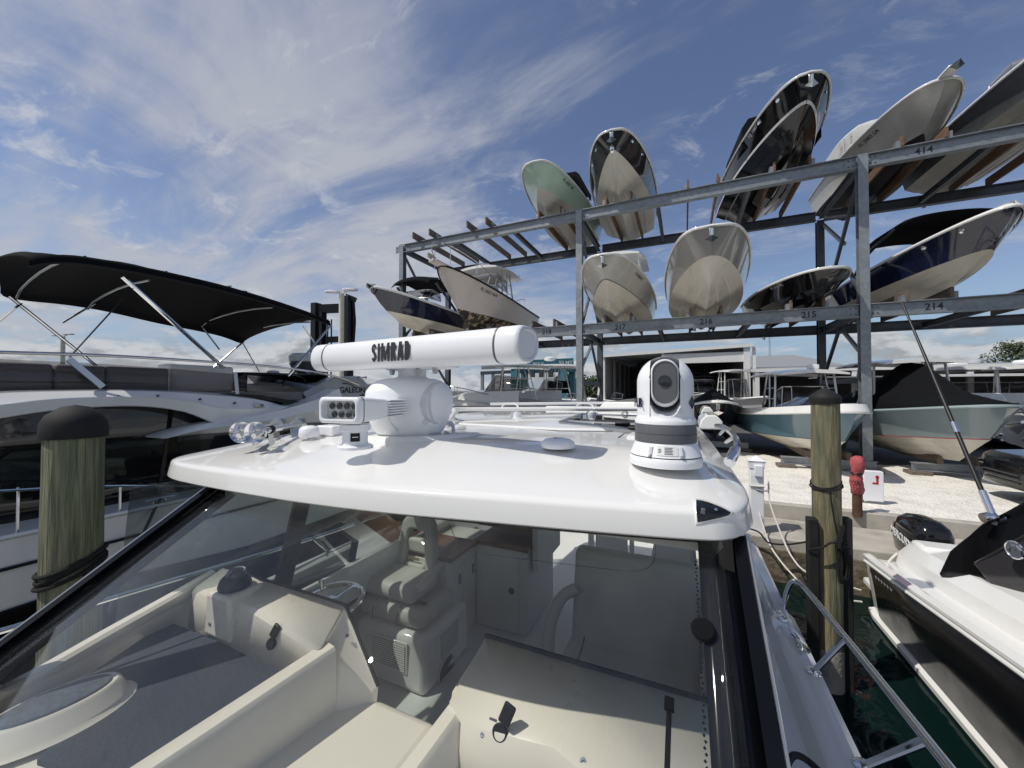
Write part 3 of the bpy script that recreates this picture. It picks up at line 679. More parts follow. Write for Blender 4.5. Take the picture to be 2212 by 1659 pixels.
outboard(r, -.4, 7.6, .9, 'black'); outboard(r, .4, 7.6, .9, 'black')
r, R, nb = boat('motorboat', 'low black bowrider with black cover on the middle tier', (3.80, 13.5, ZB2+.0), radians(5), top='blackgel', bot='blackgel', group=G2, anchor=False, cap=.05,
    L=5.6, B=2.35, Hb=.84, Ha=.95, fore=1.7, zch_b=.5, zch_a=.45, full=.40, fullc=.62, flare=1.1)
reg(r, R, nb, 'FL 6110 RC', -1, 10, m='letterw', size=.14)
canvas_cover(r, R, [(0, .86), (1.2, 1.0), (2.2, 1.2), (3.2, 1.2), (6, .85)], inset=-.1)
cl = MB(); cl.b2((-.06, .9, .92), (.26, 1.15, 1.08)); place(r, cl).build('deck_fitting', 'gel', r, bevel=.03)
onbunk(5, 2, 3.55, m='bunkgrey', sp=.42); outboard(r, 0, 5.6, .55, 'black')
r, R, nb = boat('motorboat', 'navy boat with cream bottom and black arch top right of the tall post', (6.95, 12.75, ZB2+KZ), radians(4), top='navy', bot='botcream', group=G2, cap=.08, anchor=False, rings=1,
    L=7.4, B=2.6, Hb=1.5, Ha=1.05, fore=2.4, zch_b=.50, zch_a=.42, full=.55, fullc=.62, flare=1.3, wch=.88)
an = MB(); an.beam((0, .5, 1.66), (0, .05, 1.6), .05, .06); an.add([(0, -.02, 1.62), (-.2, .14, 1.56), (0, .14, 1.4), (.2, .14, 1.56)], [(0, 1, 2), (0, 2, 3), (0, 3, 1), (1, 3, 2)]); place(r, an).build('anchor', 'chrome', r)
bm = MB(); bm.loft([[Vector((1.1*sin(a), y, z0+.28*cos(a))) for a in [-1.3+2.6*k/10 for k in range(11)]] for y, z0 in ((1.9, 1.95), (2.1, 2.02), (3.4, 2.05), (4.6, 1.95))], closed=False, caps=False); place(r, bm).build('bimini', 'canvas', r, solid=.03, ang=60)
for sx in (-1, 1): place(r, q_ := MB().tube(arc([(sx*1.2, 4.9, 1.0), (sx*1.2, 3.6, 1.7), (sx*1.1, 2.2, 2.0)], 4), .05)).build('arch_leg', 'blackgel', r)
canvas_cover(r, R, [(0, 1.6), (1.4, 1.68), (2.6, 1.9), (4, 1.8), (7.4, 1.15)], inset=-.16)
onbunk(6, 2, 6.4, m='bunkgrey'); onbunk(7, 2, m='bunkgrey'); onbunk(8, 2, m='bunkgrey')
# on the ground
r, R, nb = boat('motorboat', 'blue and white boat with white hardtop standing left of the tall post', (3.75, 11.9, 1.33), radians(6), top='bluehull', bot='cream', group=G0, cap=.2, anchor=False, stripe=('navy', .0, .02),
    L=7.6, B=2.5, Hb=1.45, Ha=1.1, fore=1.6, zch_b=.46, zch_a=.42, full=.44, fullc=.75, flare=1.5)
ttop(r, 2.2, 4.8, 2.1, 1.3, 2.45, leg='brushed'); screen(r, 2.6, 1.5, 1.35, .75, .25, .8)
hl = MB(); hl.b2((-.16, 2.3, 2.62), (.16, 2.36, 2.76)); place(r, hl).build('light_bar', 'plasticw', r, bevel=.03)
canvas_cover(r, R, [(0, 1.5), (1.0, 1.62), (2.0, 1.9), (2.8, 1.75)], m='navy', inset=-.28, i1=17, name='bow_cover')
r, R, nb = boat('motorboat', 'pale grey blue boat under a black peaked cover right of the tall post', (6.55, 12.35, 1.33), radians(5), top='greyblue', bot='cream', group=G0, cap=.05, anchor=False, stripe=('redp', -.0, .025), rim='greyblue',
    L=7.8, B=2.7, Hb=1.62, Ha=1.2, fore=1.7, zch_b=.50, zch_a=.42, full=.45, fullc=.70, flare=1.3)
reg(r, R, nb, 'FL 3490 LP', -1, 14, m='letter', size=.12)
canvas_cover(r, R, [(0, 1.72), (1.4, 1.95), (2.7, 2.75), (3.6, 2.85), (5.2, 2.3), (7.8, 1.35)])
ttop(r, 2.6, 5.2, 2.3, 1.6, 2.75, leg='gel', m='gel')
ab = MB(); ab.lathe([(.05, 0), (.05, .35)], (0, -.05, 1.22), (0, -1, .2), 10); ab.add([(0, -.5, 1.3), (-.18, -.2, 1.2), (0, -.25, 1.02), (.18, -.2, 1.2)], [(0, 1, 2), (0, 2, 3), (0, 3, 1), (1, 3, 2)]); place(r, ab).build('anchor', 'chrome', r)
r, R, nb = boat('motorboat', 'black boat with black snap cover standing in front of the shed', (1.05, 15.2, 1.3), radians(0), top='blackgel', bot='blackgel', group=G0, cap=.07,
    L=7.0, B=2.3, Hb=1.6, Ha=1.15, fore=1.6, zch_b=.55, zch_a=.42, full=.42, fullc=.75, flare=1.3)
canvas_cover(r, R, [(0, 1.66), (1.0, 1.78), (2.4, 2.1), (3.4, 2.1), (7.4, 1.3)], inset=-.12)
wp = MB().add([(.55, .9, 1.7), (1.0, .95, 1.68), (1.02, 1.5, 1.68), (.6, 1.3, 1.75)], [(0, 1, 2, 3)]); place(r, wp).build('white_deck_patch', 'gel', r, solid=.03)
# short ground stands for those boats
for sx0, sx1, sy in ((2.65, 4.9, 14.1), (5.75, 7.6, 14.4), (0, 2.2, 17.2)):
    s = thing('boat_stand', {2.65: 'low galvanised beam on timber block under the blue boat', 5.75: 'low galvanised beam on timber block under the covered grey boat', 0: 'low galvanised beam under the black covered boat'}[sx0], 'stand', (sx0, sy, 1.0), group='ground stands under the boats')
    MB().ibeam((sx0, sy, 1.2), (sx1, sy, 1.2), .2, .22, .02).build('stand_beam', 'galv', s)
    MB().b2((sx0-.1, sy-.22, .98), (sx0+.35, sy+.22, 1.085)).build('timber_block', 'bunkgrey', s, bevel=.01)
    MB().b2((sx1-.35, sy-.22, .98), (sx1+.1, sy+.22, 1.085)).build('timber_block', 'bunkgrey', s, bevel=.01)
    for q in (.3, .72):
        xx = sx0+(sx1-sx0)*q; MB().b2((xx-.06, sy-.1, 1.311), (xx+.06, sy+2.5, 1.52)).build('bunk', 'bunkgrey', s)
from mathutils.bvhtree import BVHTree
# ------------------------------------------------------------------ the white hardtop cruiser in the foreground
C0 = -1.17
boat0 = thing('hardtop_cruiser', 'white cruiser in the foreground with open array radar and thermal camera on its hardtop', 'motor cruiser', (C0, 2.0, 0))
B0 = boat0
# hull sides
hb = MB(); rg = []
for y, xr, xl, zd in ((-3.0, .15, -2.5, 2.15), (-1.2, .46, -2.8, 2.05), (.4, .58, -2.93, 1.92), (1.9, .62, -2.97, 1.85), (4.4, .60, -2.95, 1.83), (5.2, .58, -2.93, 1.62), (7.4, .54, -2.89, 1.45)):
    rg.append([Vector(p) for p in ((xr-.35, y, -.6), (xr-.12, y, .05), (xr-.02, y, .9), (xr, y, zd-.02), (xr-.06, y, zd-.02), (xr-.10, y, min(.84, zd-.3)), (xl+.10, y, min(.84, zd-.3)), (xl+.06, y, zd-.02), (xl, y, zd-.02), (xl+.02, y, .9), (xl+.12, y, .05), (xl+.35, y, -.6))])
hb.loft(rg).build('hull', 'gel', B0, ang=50)
# side decks: inner walkway plus raised outer toe
def sdeck(sx):
    e = lambda x: C0+sx*(x-C0)
    dk = MB(); rg = []
    for y, zo in ((-2.6, 2.12), (-1.2, 2.05), (.4, 1.92), (1.9, 1.85), (2.5, 1.85), (3.05, 1.845), (3.15, 1.80), (4.5, 1.80), (4.62, 1.66), (5.4, 1.58), (7.4, 1.45)):
        wd = .0 if y < 3.1 else .05
        k = .0 if y > -1 else -.3
        rg.append([Vector((e(x+k), y, z)) for x, z in ((.16, zo+.02), (.20, zo+.015), (.22, zo-.06), (.40+wd, zo-.075), (.455+wd, zo-.06), (.49, zo-.005), (.53, zo+.012), (.60, zo+.008), (.635, zo-.02), (.64, zo-.10), (.60, zo-.10), (.2, zo-.3))])
    return dk.loft(rg).build('side_deck', 'gel', B0, ang=32)
sdeck(1); sdeck(-1)
fd = MB(); fd.loft([[Vector((C0+sx*w_, y, z)) for sx, w_, z in ((-1, w1, z0-.25), (-1, w1*.92, z0), (-1, w1*.5, z0+.06), (1, w1*.5, z0+.06), (1, w1*.92, z0), (1, w1, z0-.25))] for y, w1, z0 in ((-3, .9, 2.15), (-1.2, 1.3, 2.06), (.1, 1.36, 1.86), (.3, 1.36, 1.80))]); fd.build('foredeck', 'gel', B0)
# dark trim line along the cabin base and rub rail
tr = MB(); tr.tube([(.205, .5, 1.92), (.21, 1.9, 1.868), (.2, 3.1, 1.865), (.19, 4.6, 1.83)], .007); tr.build('trim_line', 'black', B0)
rr = MB(); rr.tube([(.56, -1.2, 1.66), (.605, .4, 1.54), (.615, 1.9, 1.47), (.605, 4.4, 1.42), (.58, 7.4, 1.12)], .03); rr.build('rub_rail', 'gel', B0)
# cabin sides: black glass below the hardtop, right side
cs = MB()
for sx in (1,):
    cs.loft([[Vector((C0+sx*(x-C0), y, z)) for x, z in ((.19, 1.83), (.165, 2.1), (.13, 2.84), (.09, 2.84), (.12, 2.1), (.15, 1.83))] for y in (1.36, 2.6, 4.4)])
cs.build('cabin_side', 'sideglass', B0, ang=40)
tri = MB(); tri.loft([[Vector(p) for p in q] for q in (((.21, .2, 1.86), (.13, .2, 1.86)), ((.20, .62, 2.18), (.12, .62, 2.18)))], closed=False); 
# ---- hardtop shell
out = [(-2.78, 1.9), (-2.74, 1.52), (-2.62, 1.21), (-2.46, 1.105), (-2.14, 1.072), (-1.56, 1.07), (-1.1, 1.105), (-.72, 1.165), (-.25, 1.245), (0.02, 1.30), (.12, 1.345), (.18, 1.44), (.215, 1.60), (.215, 1.9), (.2, 2.6), (.17, 3.6), (.12, 4.6), (.04, 5.15), (-.12, 5.3), (-1.2, 5.38), (-2.2, 5.3), (-2.46, 5.15), (-2.58, 4.6), (-2.68, 3.6), (-2.75, 2.6)]
out = [Vector((p.x, p.y, 0)) for p in arc([(x, y, 0) for x, y in out+[out[0]]], 6)[:-1]]
NO = len(out); cen = Vector((-1.18, 3.0, 0))
def inset(d, fr):
    R = []
    for p in out:
        kx = d/1.45; ky = d*(fr if p.y < cen.y else 1)/(1.85 if p.y < cen.y else 2.3)
        R.append(Vector((p.x+(cen.x-p.x)*kx, p.y+(cen.y-p.y)*ky, 0)))
    return R
def crown(p): return .03*(1-((p.x+1.18)/1.4)**2)+.02*min(1, max(0, (p.y-1.2)/1.5))
rings_ = []
for d, fr, z, cr in ((.20, 1, 2.835, 0), (.02, 1, 2.840, 0), (.005, 1, 2.844, 0), (0, 1, 2.850, 0), (.0, 1, 2.856, 0), (.009, 1, 2.914, .05), (.010, 1.05, 2.920, .06), (.014, 1.15, 2.928, .08), (.022, 1.25, 2.934, .10), (.030, 1.35, 2.9375, .12),
                      (.10, 2.0, 2.960, .4), (.17, 2.4, 2.985, .75), (.20, 2.6, 2.995, .9), (.215, 2.65, 3.0, .96), (.23, 2.65, 3.003, 1), (.30, 2.4, 3.005, 1)):
    rings_.append([p+Vector((0, 0, z+cr*crown(p))) for p in inset(d, fr)])
last = inset(.30, 2.4)
for f in (.8, .5, .2):
    rings_.append([cen+(p-cen)*f+Vector((0, 0, 3.004+crown(cen+(p-cen)*f))) for p in last])
ht = MB().loft(rings_, caps=False); o_ = len(ht.v); ht.v.append((cen.x, cen.y, 3.054))
nb_ = (len(rings_)-1)*NO
for k in range(NO): ht.f.append((nb_+k, nb_+(k+1) % NO, o_)); ht.m.append(0)
ht.f.append(tuple(range(NO))[::-1]); ht.m.append(0)
hardtop = ht.build('hardtop', 'gel', B0, ang=40)
RZ = 3.035
def roofz(x, y): return 3.006+crown(Vector((x, y, 0)))
def onroof(px, py):
    p = onz(px, py, 3.04)
    for _ in range(3): p = onz(px, py, roofz(p.x, p.y))
    return p
# raised panels on the roof
def pad(poly, h, name='roof_panel', ins=.03, m='gel'):
    P = [Vector((p[0], p[1], roofz(p[0], p[1])-.01)) for p in poly]; c = sum(P, Vector())/len(P)
    mb = MB(); up = Vector((0, 0, h+.01)); top = [p+(c-p).normalized()*ins+up for p in P]; t2 = [p+(c-p).normalized()*ins*1.7+up+Vector((0, 0, .004)) for p in P]
    mb.loft([P, top, t2]); return mb.build(name, m, hardtop, ang=25)
pad([(-2.25, 2.6), (-.75, 2.35), (-.42, 2.5), (-.38, 4.9), (-2.2, 5.0)], .012)
pad([(-.30, 2.2), (.06, 2.25), (.05, 4.4), (-.3, 4.6)], .010)
for pts in ([(-2.30, 2.62), (-.72, 2.33), (-.36, 2.5), (-.33, 4.92)], [(-.34, 2.2), (-.33, 4.6)], [(-2.32, 2.62), (-2.26, 5.0)]):
    MB().tube([Vector((x, y, roofz(x, y)+.001)) for x, y in pts for _ in (0,)], .0028, 5).build('roof_seam', 'ringgrey', hardtop)
# roof rails at the back (white tubes)
w0, w1 = onz(985, 882, 3.13), onz(1400, 884, 3.13)
rt = MB(); rt.tube(arc([onz(960, 925, 3.04), onz(985, 890, 3.13), onz(1010, 884, 3.135), w1, w1+Vector((.25, .05, 0))], 6), .018, 10); rt.build('roof_rail', 'gel', hardtop)
rt = MB(); rt.tube(arc([onz(1010, 876, 3.15)+Vector((0, .5, 0)), onz(1200, 874, 3.15)+Vector((0, .5, 0)), onz(1385, 872, 3.15)+Vector((.1, .5, 0))], 4), .015, 8); rt.build('roof_rail', 'gel', hardtop)
for px in (1100, 1262):
    q = onz(px, 884, 3.13); MB().tube(arc([q+Vector((-.09, 0, 0)), q+Vector((-.05, .02, .045)), q+Vector((.05, .03, .045)), q+Vector((.1, 0, 0))], 5), .008, 6).build('rail_clip', 'gel', hardtop)
    MB().lathe([(.045, 0), (.045, .05), (.02, .07)], onroof(px+15, 902), n=14).build('roof_fitting', 'plasticw', hardtop)
wl = MB(); a = onroof(1180, 905); wl.b2((-1.75, 5.0, 3.05), (.05, 5.25, 3.09)); wl.build('roof_panel', 'gel', hardtop, bevel=.02)
bx = MB(); p = onz(1305, 868, 3.17); q = onz(1395, 872, 3.17); bx.loft([[Vector((p.x-.1, p.y, 3.06)), Vector((p.x, p.y, 3.17)), Vector((p.x+.2, p.y+1.1, 3.19)), Vector((p.x-.05, p.y+1.2, 3.06))], [Vector((q.x+.35, p.y-.15, 3.06)), Vector((q.x+.3, p.y-.1, 3.18)), Vector((q.x+.4, p.y+.9, 3.19)), Vector((q.x+.45, p.y+1.0, 3.06))]]); bx.build('roof_box', 'gel', hardtop, bevel=.015)
# skylight hatch
c1, c2, c3, c4 = onroof(1200, 912), onroof(1420, 940), onroof(1420, 905), onroof(1265, 900)
c1, c2, c3, c4 = onroof(1203, 918), onroof(1450, 948), onroof(1450, 906), onroof(1252, 899)
hp = [Vector((p.x, p.y, 0)) for p in (c1, c2, c3, c4)]
def rpoly(poly, r, n=5):
    out_ = []
    for i, p in enumerate(poly):
        a, b = poly[i-1], poly[(i+1) % len(poly)]; u = (a-p).normalized()*r; v = (b-p).normalized()*r
        for k in range(n+1): t = k/n; out_.append((p+u)*(1-t)**2+p*2*t*(1-t)+(p+v)*t*t)
    return out_
hr = rpoly(hp, .07); hc = sum(hr, Vector())/len(hr)
def zz(p, d): return Vector((p.x, p.y, roofz(p.x, p.y)+d))
fr = MB().loft([[zz(p, -.01) for p in hr], [zz(p, .022) for p in hr], [zz(p+(hc-p).normalized()*.015, .03) for p in hr], [zz(p+(hc-p).normalized()*.05, .03) for p in hr], [zz(p+(hc-p).normalized()*.055, .022) for p in hr]], caps=False)
sk = fr.build('skylight', 'brushed', hardtop)
MB().add([zz(p+(hc-p).normalized()*.05, .024) for p in hr], [tuple(range(len(hr)))]).build('skylight_glass', 'darkglass', sk)
for px, py in ((1240, 906), (1375, 925), (1345, 915)):
    q = onz(px, py, 3.075); MB().box((q.x, q.y, q.z), (.10, .03, .018)).build('skylight_latch', 'black', sk, bevel=.006)
for px in (1345, 1395):
    q = onz(px, 893, 3.08); MB().tube(arc([q+Vector((0, 0, -.06)), q, q+Vector((.03, -.02, .02)), q+Vector((.05, -.04, .0))], 4), .011, 8).build('hatch_stay', 'brushed', sk)
# satellite-navigation puck
q = onroof(1205, 966)
pk = MB().lathe([(.076, 0), (.08, .010), (.076, .024), (.06, .037), (.03, .043), (0, .044)], q, n=32).build('gps_antenna', 'plasticw', hardtop, ang=50)
MB().add([q+Vector((-.005, -.03, .0445)), q+Vector((-.02, .0, .0447)), q+Vector((0, -.008, .0447)), q+Vector((.015, -.004, .0447))], [(0, 3, 2, 1)]).build('arrow_mark', 'ringgrey', pk)
# ---- open array radar
PB = onroof(893, 927); PB = Vector((PB.x, PB.y, 3.06)); PB = onz(890, 936, 3.055)
fw = Vector((-PB.x, -PB.y, 0)).normalized(); rt_ = Vector((-fw.y, fw.x, 0))   # towards the camera / to the image right
def PL(a, b, c): return PB+rt_*a+fw*b+Vector((0, 0, c))
base = MB().loft([[PL(r*1.5*cos(t)*(1.25 if cos(t) > 0 else 1.0)+.03, r*sin(t), z) for t in [2*pi*k/40 for k in range(40)]] for r, z in ((.225, -.07), (.205, -.02), (.185, -.003), (.14, .0))]).build('radar_plinth', 'gel', hardtop, ang=50)
def pedring(s, a0, b0, z, off=0): return [PL(off+a0*s*abs(cos(t))**.8*(1 if cos(t) > 0 else -1), b0*s*abs(sin(t))**.8*(1 if sin(t) > 0 else -1), z) for t in [2*pi*k/40 for k in range(40)]]
pr = [(0, .70), (.02, .79), (.07, .90), (.13, .985), (.18, 1.0), (.22, .97), (.255, .86), (.275, .72), (.285, .55), (.288, .3)]
radar = MB().loft([pedring(s, .245, .18, z*1.1, -.012) for z, s in pr]).build('radar', 'plasticw', hardtop, ang=50)
ax = (rt_*.78+fw*.63).normalized(); cc = PL(.128, .098, .175)
MB().lathe([(.118, -.06), (.118, .020), (.112, .028), (.104, .020), (.0, .022)], cc, ax, 36).build('pedestal_cover', 'plasticw2', radar, ang=30)
ax2 = (-rt_*.92+fw*.35).normalized()
MB().tube([PL(-.10, .05, .305), PL(-.125, .115, .26), PL(-.14, .142, .19), PL(-.12, .15, .10), PL(-.08, .142, .03)], .007, 8).build('pedestal_seam', 'plasticw2', radar)
for a, b, c in ((.035, .135, .285), (-.17, .085, .262)): MB().lathe([(.022, 0), (.018, .008), (.012, .002)], PL(a, b-.02, c), (0, 0, 1) if False else (fw+Vector((0, 0, .9))), 14).build('pedestal_recess', 'ringgrey', radar)
MB().lathe([(.016, -.006), (.016, .004), (.0, .005)], PL(.07, .160, .075), fw, 14).build('pedestal_plug', 'plasticw2', radar)
neck = MB(); neck.lathe([(.10, .30), (.092, .318), (.078, .328), (.078, .362), (.10, .366), (.10, .374)], PB, n=28); neck.build('turning_neck', 'plasticw', radar, ang=40)
aL, aR = at(716, 778, 2.34), at(1119, 742, 1.67)
zb = (aL.z+aR.z)/2; aL.z = zb; aR.z = zb
au = (aR-aL).normalized(); an_ = Vector((au.y, -au.x, 0));
if an_.dot(-aL) < 0: an_ = -an_
AH = .077
aprof = [(-.062, -.5), (-.02, -.95), (.035, -1.0), (.062, -.88), (.078, -.55), (.084, 0), (.076, .55), (.058, .9), (.03, 1.02), (-.03, 1.0), (-.066, .7), (-.075, .1)]
def aring(p, s=1.0): 
    A = [Vector((a*1.22*s, b*AH*s, 0)) for a, b in aprof]; A = arc(A+[A[0]], 4)[:-1]
    return [p+an_*v.x+Vector((0, 0, v.y)) for v in A]
La = (aR-aL).length
arr = MB().loft([aring(aL+au*t) for t in (.055, La-.055)], caps=False).build('radar_antenna', 'plasticw', radar, ang=50)
for sgn, o_ in ((1, aR), (-1, aL)):
    d = au*sgn
    cp = MB().loft([aring(o_-d*.055, 1.01), aring(o_-d*.048, 1.03), aring(o_+d*.035, 1.03), aring(o_+d*.046, 1.01), aring(o_+d*.052, .97)]).build('end_cap', 'plasticw', radar, ang=40)
    MB().loft([aring(o_+d*.0523, .96), aring(o_+d*.056, .945), aring(o_+d*.058, .80), aring(o_+d*.052, .74)]).build('end_plate', 'plasticw2', radar, ang=20)
    MB().loft([aring(o_-d*.066, 1.0), aring(o_-d*.066, 1.012), aring(o_-d*.056, 1.012), aring(o_-d*.056, 1.0)], caps=False).build('end_band', 'ringgrey', radar)
tp = at(851, 761, 2.02); tpos = aL+au*((tp-aL).dot(au)+.05); 
LH, LW, T_w = .094, .037, .0165
def strip(mb, pts, w_, o, d=0):
    """flat ribbon along 2-D points on the antenna face"""
    n = len(pts); Lp, Rp = [], []
    for i, (x, y) in enumerate(pts):
        x0, y0 = pts[max(i-1, 0)]; x1, y1 = pts[min(i+1, n-1)]; l = hypot(x1-x0, y1-y0); nx, ny = -(y1-y0)/l*w_/2, (x1-x0)/l*w_/2
        Lp.append((x+nx, y+ny)); Rp.append((x-nx, y-ny))
    f = lambda q: o+au*q[0]+Vector((0, 0, q[1]))+an_*(AO(q[1])+d)
    mb.loft([[f(l), f(r)] for l, r in zip(Lp, Rp)], closed=False, caps=False)
def AO(z): return .105*.995-.35*z*z/AH if False else .1058-.9*(z*z)
def arcpts(cx, cy, rx, ry, a0, a1, n=12): return [(cx+rx*cos(radians(a0+(a1-a0)*k/n)), cy+ry*sin(radians(a0+(a1-a0)*k/n))) for k in range(n+1)]
def sub(p, n=4): return [(p[i][0]+(p[i+1][0]-p[i][0])*k/n, p[i][1]+(p[i+1][1]-p[i][1])*k/n) for i in range(len(p)-1) for k in range(n)]+[p[-1]]
hh, ww, t2 = LH/2, LW/2, T_w/2
GL = {'S': [arcpts(0, hh/2-t2*.25, ww-t2, hh/2-t2*.75, 15, 270)+arcpts(0, -hh/2+t2*.25, ww-t2, hh/2-t2*.75, 90, -165)[1:]],
      'I': [sub([(0, -hh), (0, hh)])],
      'M': [sub([(-ww*1.25, -hh), (-ww*1.25, hh)]), sub([(ww*1.25, -hh), (ww*1.25, hh)]), sub([(-ww*1.15, hh), (0, -hh*.9)]), sub([(ww*1.15, hh), (0, -hh*.9)])],
      'R': [sub([(-ww+t2, -hh), (-ww+t2, hh)]), [(-ww+t2, hh-t2)]+arcpts(ww*.1, hh/2+t2*.1, ww*.9-t2, hh/2-t2*1.1, 90, -90)+[(-ww+t2, t2*.2)], sub([(0, t2*.2), (ww-t2*.7, -hh)])],
      'A': [sub([(-ww*.8, -hh), (-t2*.25, hh)]), sub([(ww*.8, -hh), (t2*.25, hh)]), [(-ww*.45, -hh*.45), (ww*.45, -hh*.45)]],
      'D': [sub([(-ww+t2, -hh), (-ww+t2, hh)]), [(-ww+t2, hh-t2)]+arcpts(-ww*.1, 0, ww*1.1-t2, hh-t2, 90, -90, 16)+[(-ww+t2, -hh+t2)]]}
lt_ = MB(); xo = -.136
for chx, adv in (('S', .045), ('I', .0265), ('M', .071), ('R', .046), ('A', .051), ('D', .043)):
    c0x = xo+adv/2
    for q_, st in enumerate(GL[chx]): strip(lt_, [(x+c0x, y) for x, y in st], T_w if chx != 'M' or q_ < 2 else T_w*.8, tpos, .0004*q_+.0006)
    xo += adv
lt_.build('lettering', 'letter', radar, smooth=False)
bk = MB(); m_ = PB+Vector((0, 0, .366)); bk.beam(m_-au*.16+Vector((0, 0, .012)), m_+au*.30+Vector((0, 0, .012)), .12, .03); bk.build('antenna_bracket', 'plasticw', radar, bevel=.01)
for t in (-.11, .10, .22): MB().lathe([(.012, -.03), (.016, -.01), (.016, 0)], m_+au*t+an_*.05, n=10).build('bracket_bolt', 'brushed', radar)
MB().tube(arc([PL(.20, -.06, .05), PL(.235, -.07, .045), PL(.245, -.08, .0), PL(.245, -.08, -.04)], 5), .012, 8).build('radar_cable', 'plasticw2', radar)
MB().lathe([(.05, 0), (.05, .018), (.03, .024), (0, .025)], onroof(990, 926), n=18).build('cable_gland', 'gel', hardtop)
# ---- thermal camera
TB = onroof(1437, 993); fw = Vector((-TB.x, -TB.y, 0)).normalized(); rt_ = Vector((-fw.y, fw.x, 0)); TU = Vector((0, 0, 1))
sc = TB.dot(CF)/FPX*.97; sr = sc*.915
def TP(a, b, c): return TB+rt_*a+fw*b+TU*c
th = MB().lathe([(79*sr, -.014), (80*sr, .0), (80*sr, 8*sc), (77*sr, 12*sc)], TB, n=48).build('thermal_camera', 'plasticw', hardtop, ang=40)
MB().lathe([(77.5*sr, 12*sc), (77.5*sr, 14*sc)], TB, n=48).build('camera_gasket', 'black', th)
MB().lathe([(78*sr, 14*sc), (76*sr, 18*sc), (69*sr, 36*sc), (67*sr, 40*sc), (66*sr, 41*sc)], TB, n=48).build('camera_skirt', 'plasticw', th, ang=40)
MB().lathe([(67.5*sr, 41*sc), (68*sr, 42.5*sc), (67.5*sr, 58*sc), (66.5*sr, 58.5*sc), (66.5*sr, 59.5*sc), (67.5*sr, 60*sc), (67*sr, 77*sc), (66*sr, 79*sc)], TB, n=48).build('camera_ring', 'ringgrey', th, ang=30)
hp_ = [(67, 79), (67.5, 84), (66, 88)]+[(62+4*((98-z)/10)**2 if z < 98 else 62, z) for z in range(90, 165, 2)]+[(62*cos(a), 164+58*sin(a)) for a in [pi/2*k/28 for k in range(1, 29)]]
hw = 32*sr
def skipf(i, k):
    a = 2*pi*(k+.5)/200; h = (hp_[i][1]+hp_[i+1][1])/2; r = hp_[i][0]
    xl = r*sin(a); return cos(a) > 0 and abs(xl) < 32 and h < 221 and h > 96+26*(abs(xl)/32)**3
MB().lathe([(r*sr, h*sc) for r, h in hp_], TB, n=200, ref=fw, skip=skipf).build('camera_housing', 'plasticw', th, ang=40)
def upr(s): return [TP(s*hw, b*sr, h*sc) for b, h in ((-15, 90), (58, 96), (55, 120), (52, 165), (43, 192), (20, 210), (-15, 214))]
iw = MB(); U0, U1 = upr(-1), upr(1); iw.add(U0+U1, [(0, 1, 2, 3, 4, 5, 6), (7, 8, 9, 10, 11, 12, 13)])
fl_ = [[TP(x*32*sr, b*sr, (h+24*abs(x)**3)*sc) for x in (-1, -.75, -.5, -.25, 0, .25, .5, .75, 1)] for b, h in ((60, 92), (30, 100), (-15, 106))]
iw.loft(fl_, closed=False, caps=False); iw.build('camera_pocket', 'plasticw', th, ang=30)
def cap_(w_, h0, h1, d, n=12):
    r = w_; return [TP(r*sin(t), d, (h1-r)+r*cos(t)) for t in [-pi/2+pi*k/n for k in range(n+1)]]+[TP(r*sin(t), d, (h0+r)+r*cos(t)) for t in [pi/2+pi*k/n for k in range(n+1)]]
MB().loft([cap_(w_*sr, h0*sc, h1*sc, d*sr) for w_, h0, h1, d in ((29.5, 114, 214, -20), (30, 114, 214, 36), (29.5, 116, 212.5, 48), (26.5, 121, 210, 56))]).build('camera_eye', 'plasticw', th, ang=40)
MB().loft([cap_(w_*sr, h0*sc, h1*sc, d*sr) for w_, h0, h1, d in ((26, 122, 209, 54), (26, 122, 209, 59), (24, 124, 207, 61), (23.3, 124.7, 206.3, 59.5))]).build('eye_plate', 'ringgrey', th, ang=25)
lc = TP(0, 60*sr, 167*sc); MB().lathe([(13.5*sr, -.01), (13.5*sr, .0025), (12*sr, .003), (11.5*sr, -.0005), (0, .001)], lc, fw, 32).build('camera_lens', 'lens', th, ang=30)
lb = MB(); R = [TP(66.8*sr*sin(a)*k, 66.8*sr*cos(a)*k, h*sc) for h, k in ((19, 1.135), (37, 1.04)) for a in [(-.24+.6*j/6) for j in range(7)]]
lb.add([p+fw*.002 for p in R], [(j, j+1, j+8, j+7) for j in range(6)]).build('warning_label', mat('label_paper', (.74, .74, .72), .5), th)
lt = MB()
for j in range(5):
    for (a0, a1) in ((-.02, .22), (-.2, -.1)):
        if a1 < 0 and j in (0, 4): continue
        h = 21.5+j*3; k = 1.13-.0050*(h-19); A = [TP(66.8*sr*sin(a)*k, 66.8*sr*cos(a)*k, hh*sc)+fw*.0035 for hh in (h, h+1.3) for a in (a0, (a0+a1)/2, a1-.02*(j % 2))]
        lt.add(A, [(0, 1, 4, 3), (1, 2, 5, 4)])
lt.build('label_print', 'ringgrey', th, smooth=False)
for a in (-.42, .46):
    MB().tube([TP(74*sr*sin(a), 74*sr*cos(a), 19*sc), TP(69.5*sr*sin(a), 69.5*sr*cos(a), 34*sc)], 5*sc, 8).build('screw_channel', 'plasticw2', th)
    MB().lathe([(4*sc, 0), (4*sc, .003), (0, .004)], TP(77*sr*sin(a), 77*sr*cos(a), 17*sc), (fw+TU*.5), 10).build('screw', 'brushed', th)
for a, s_, m_ in ((-1.18, 'FLIR', 'navy'), (1.12, '◆', 'navy')):
    d = (rt_*sin(a)+fw*cos(a)); text('emblem', s_, .05, TB+d*(62.8*sr)+TU*(122*sc), TU.cross(d), TU, m_, th, .001, .001)
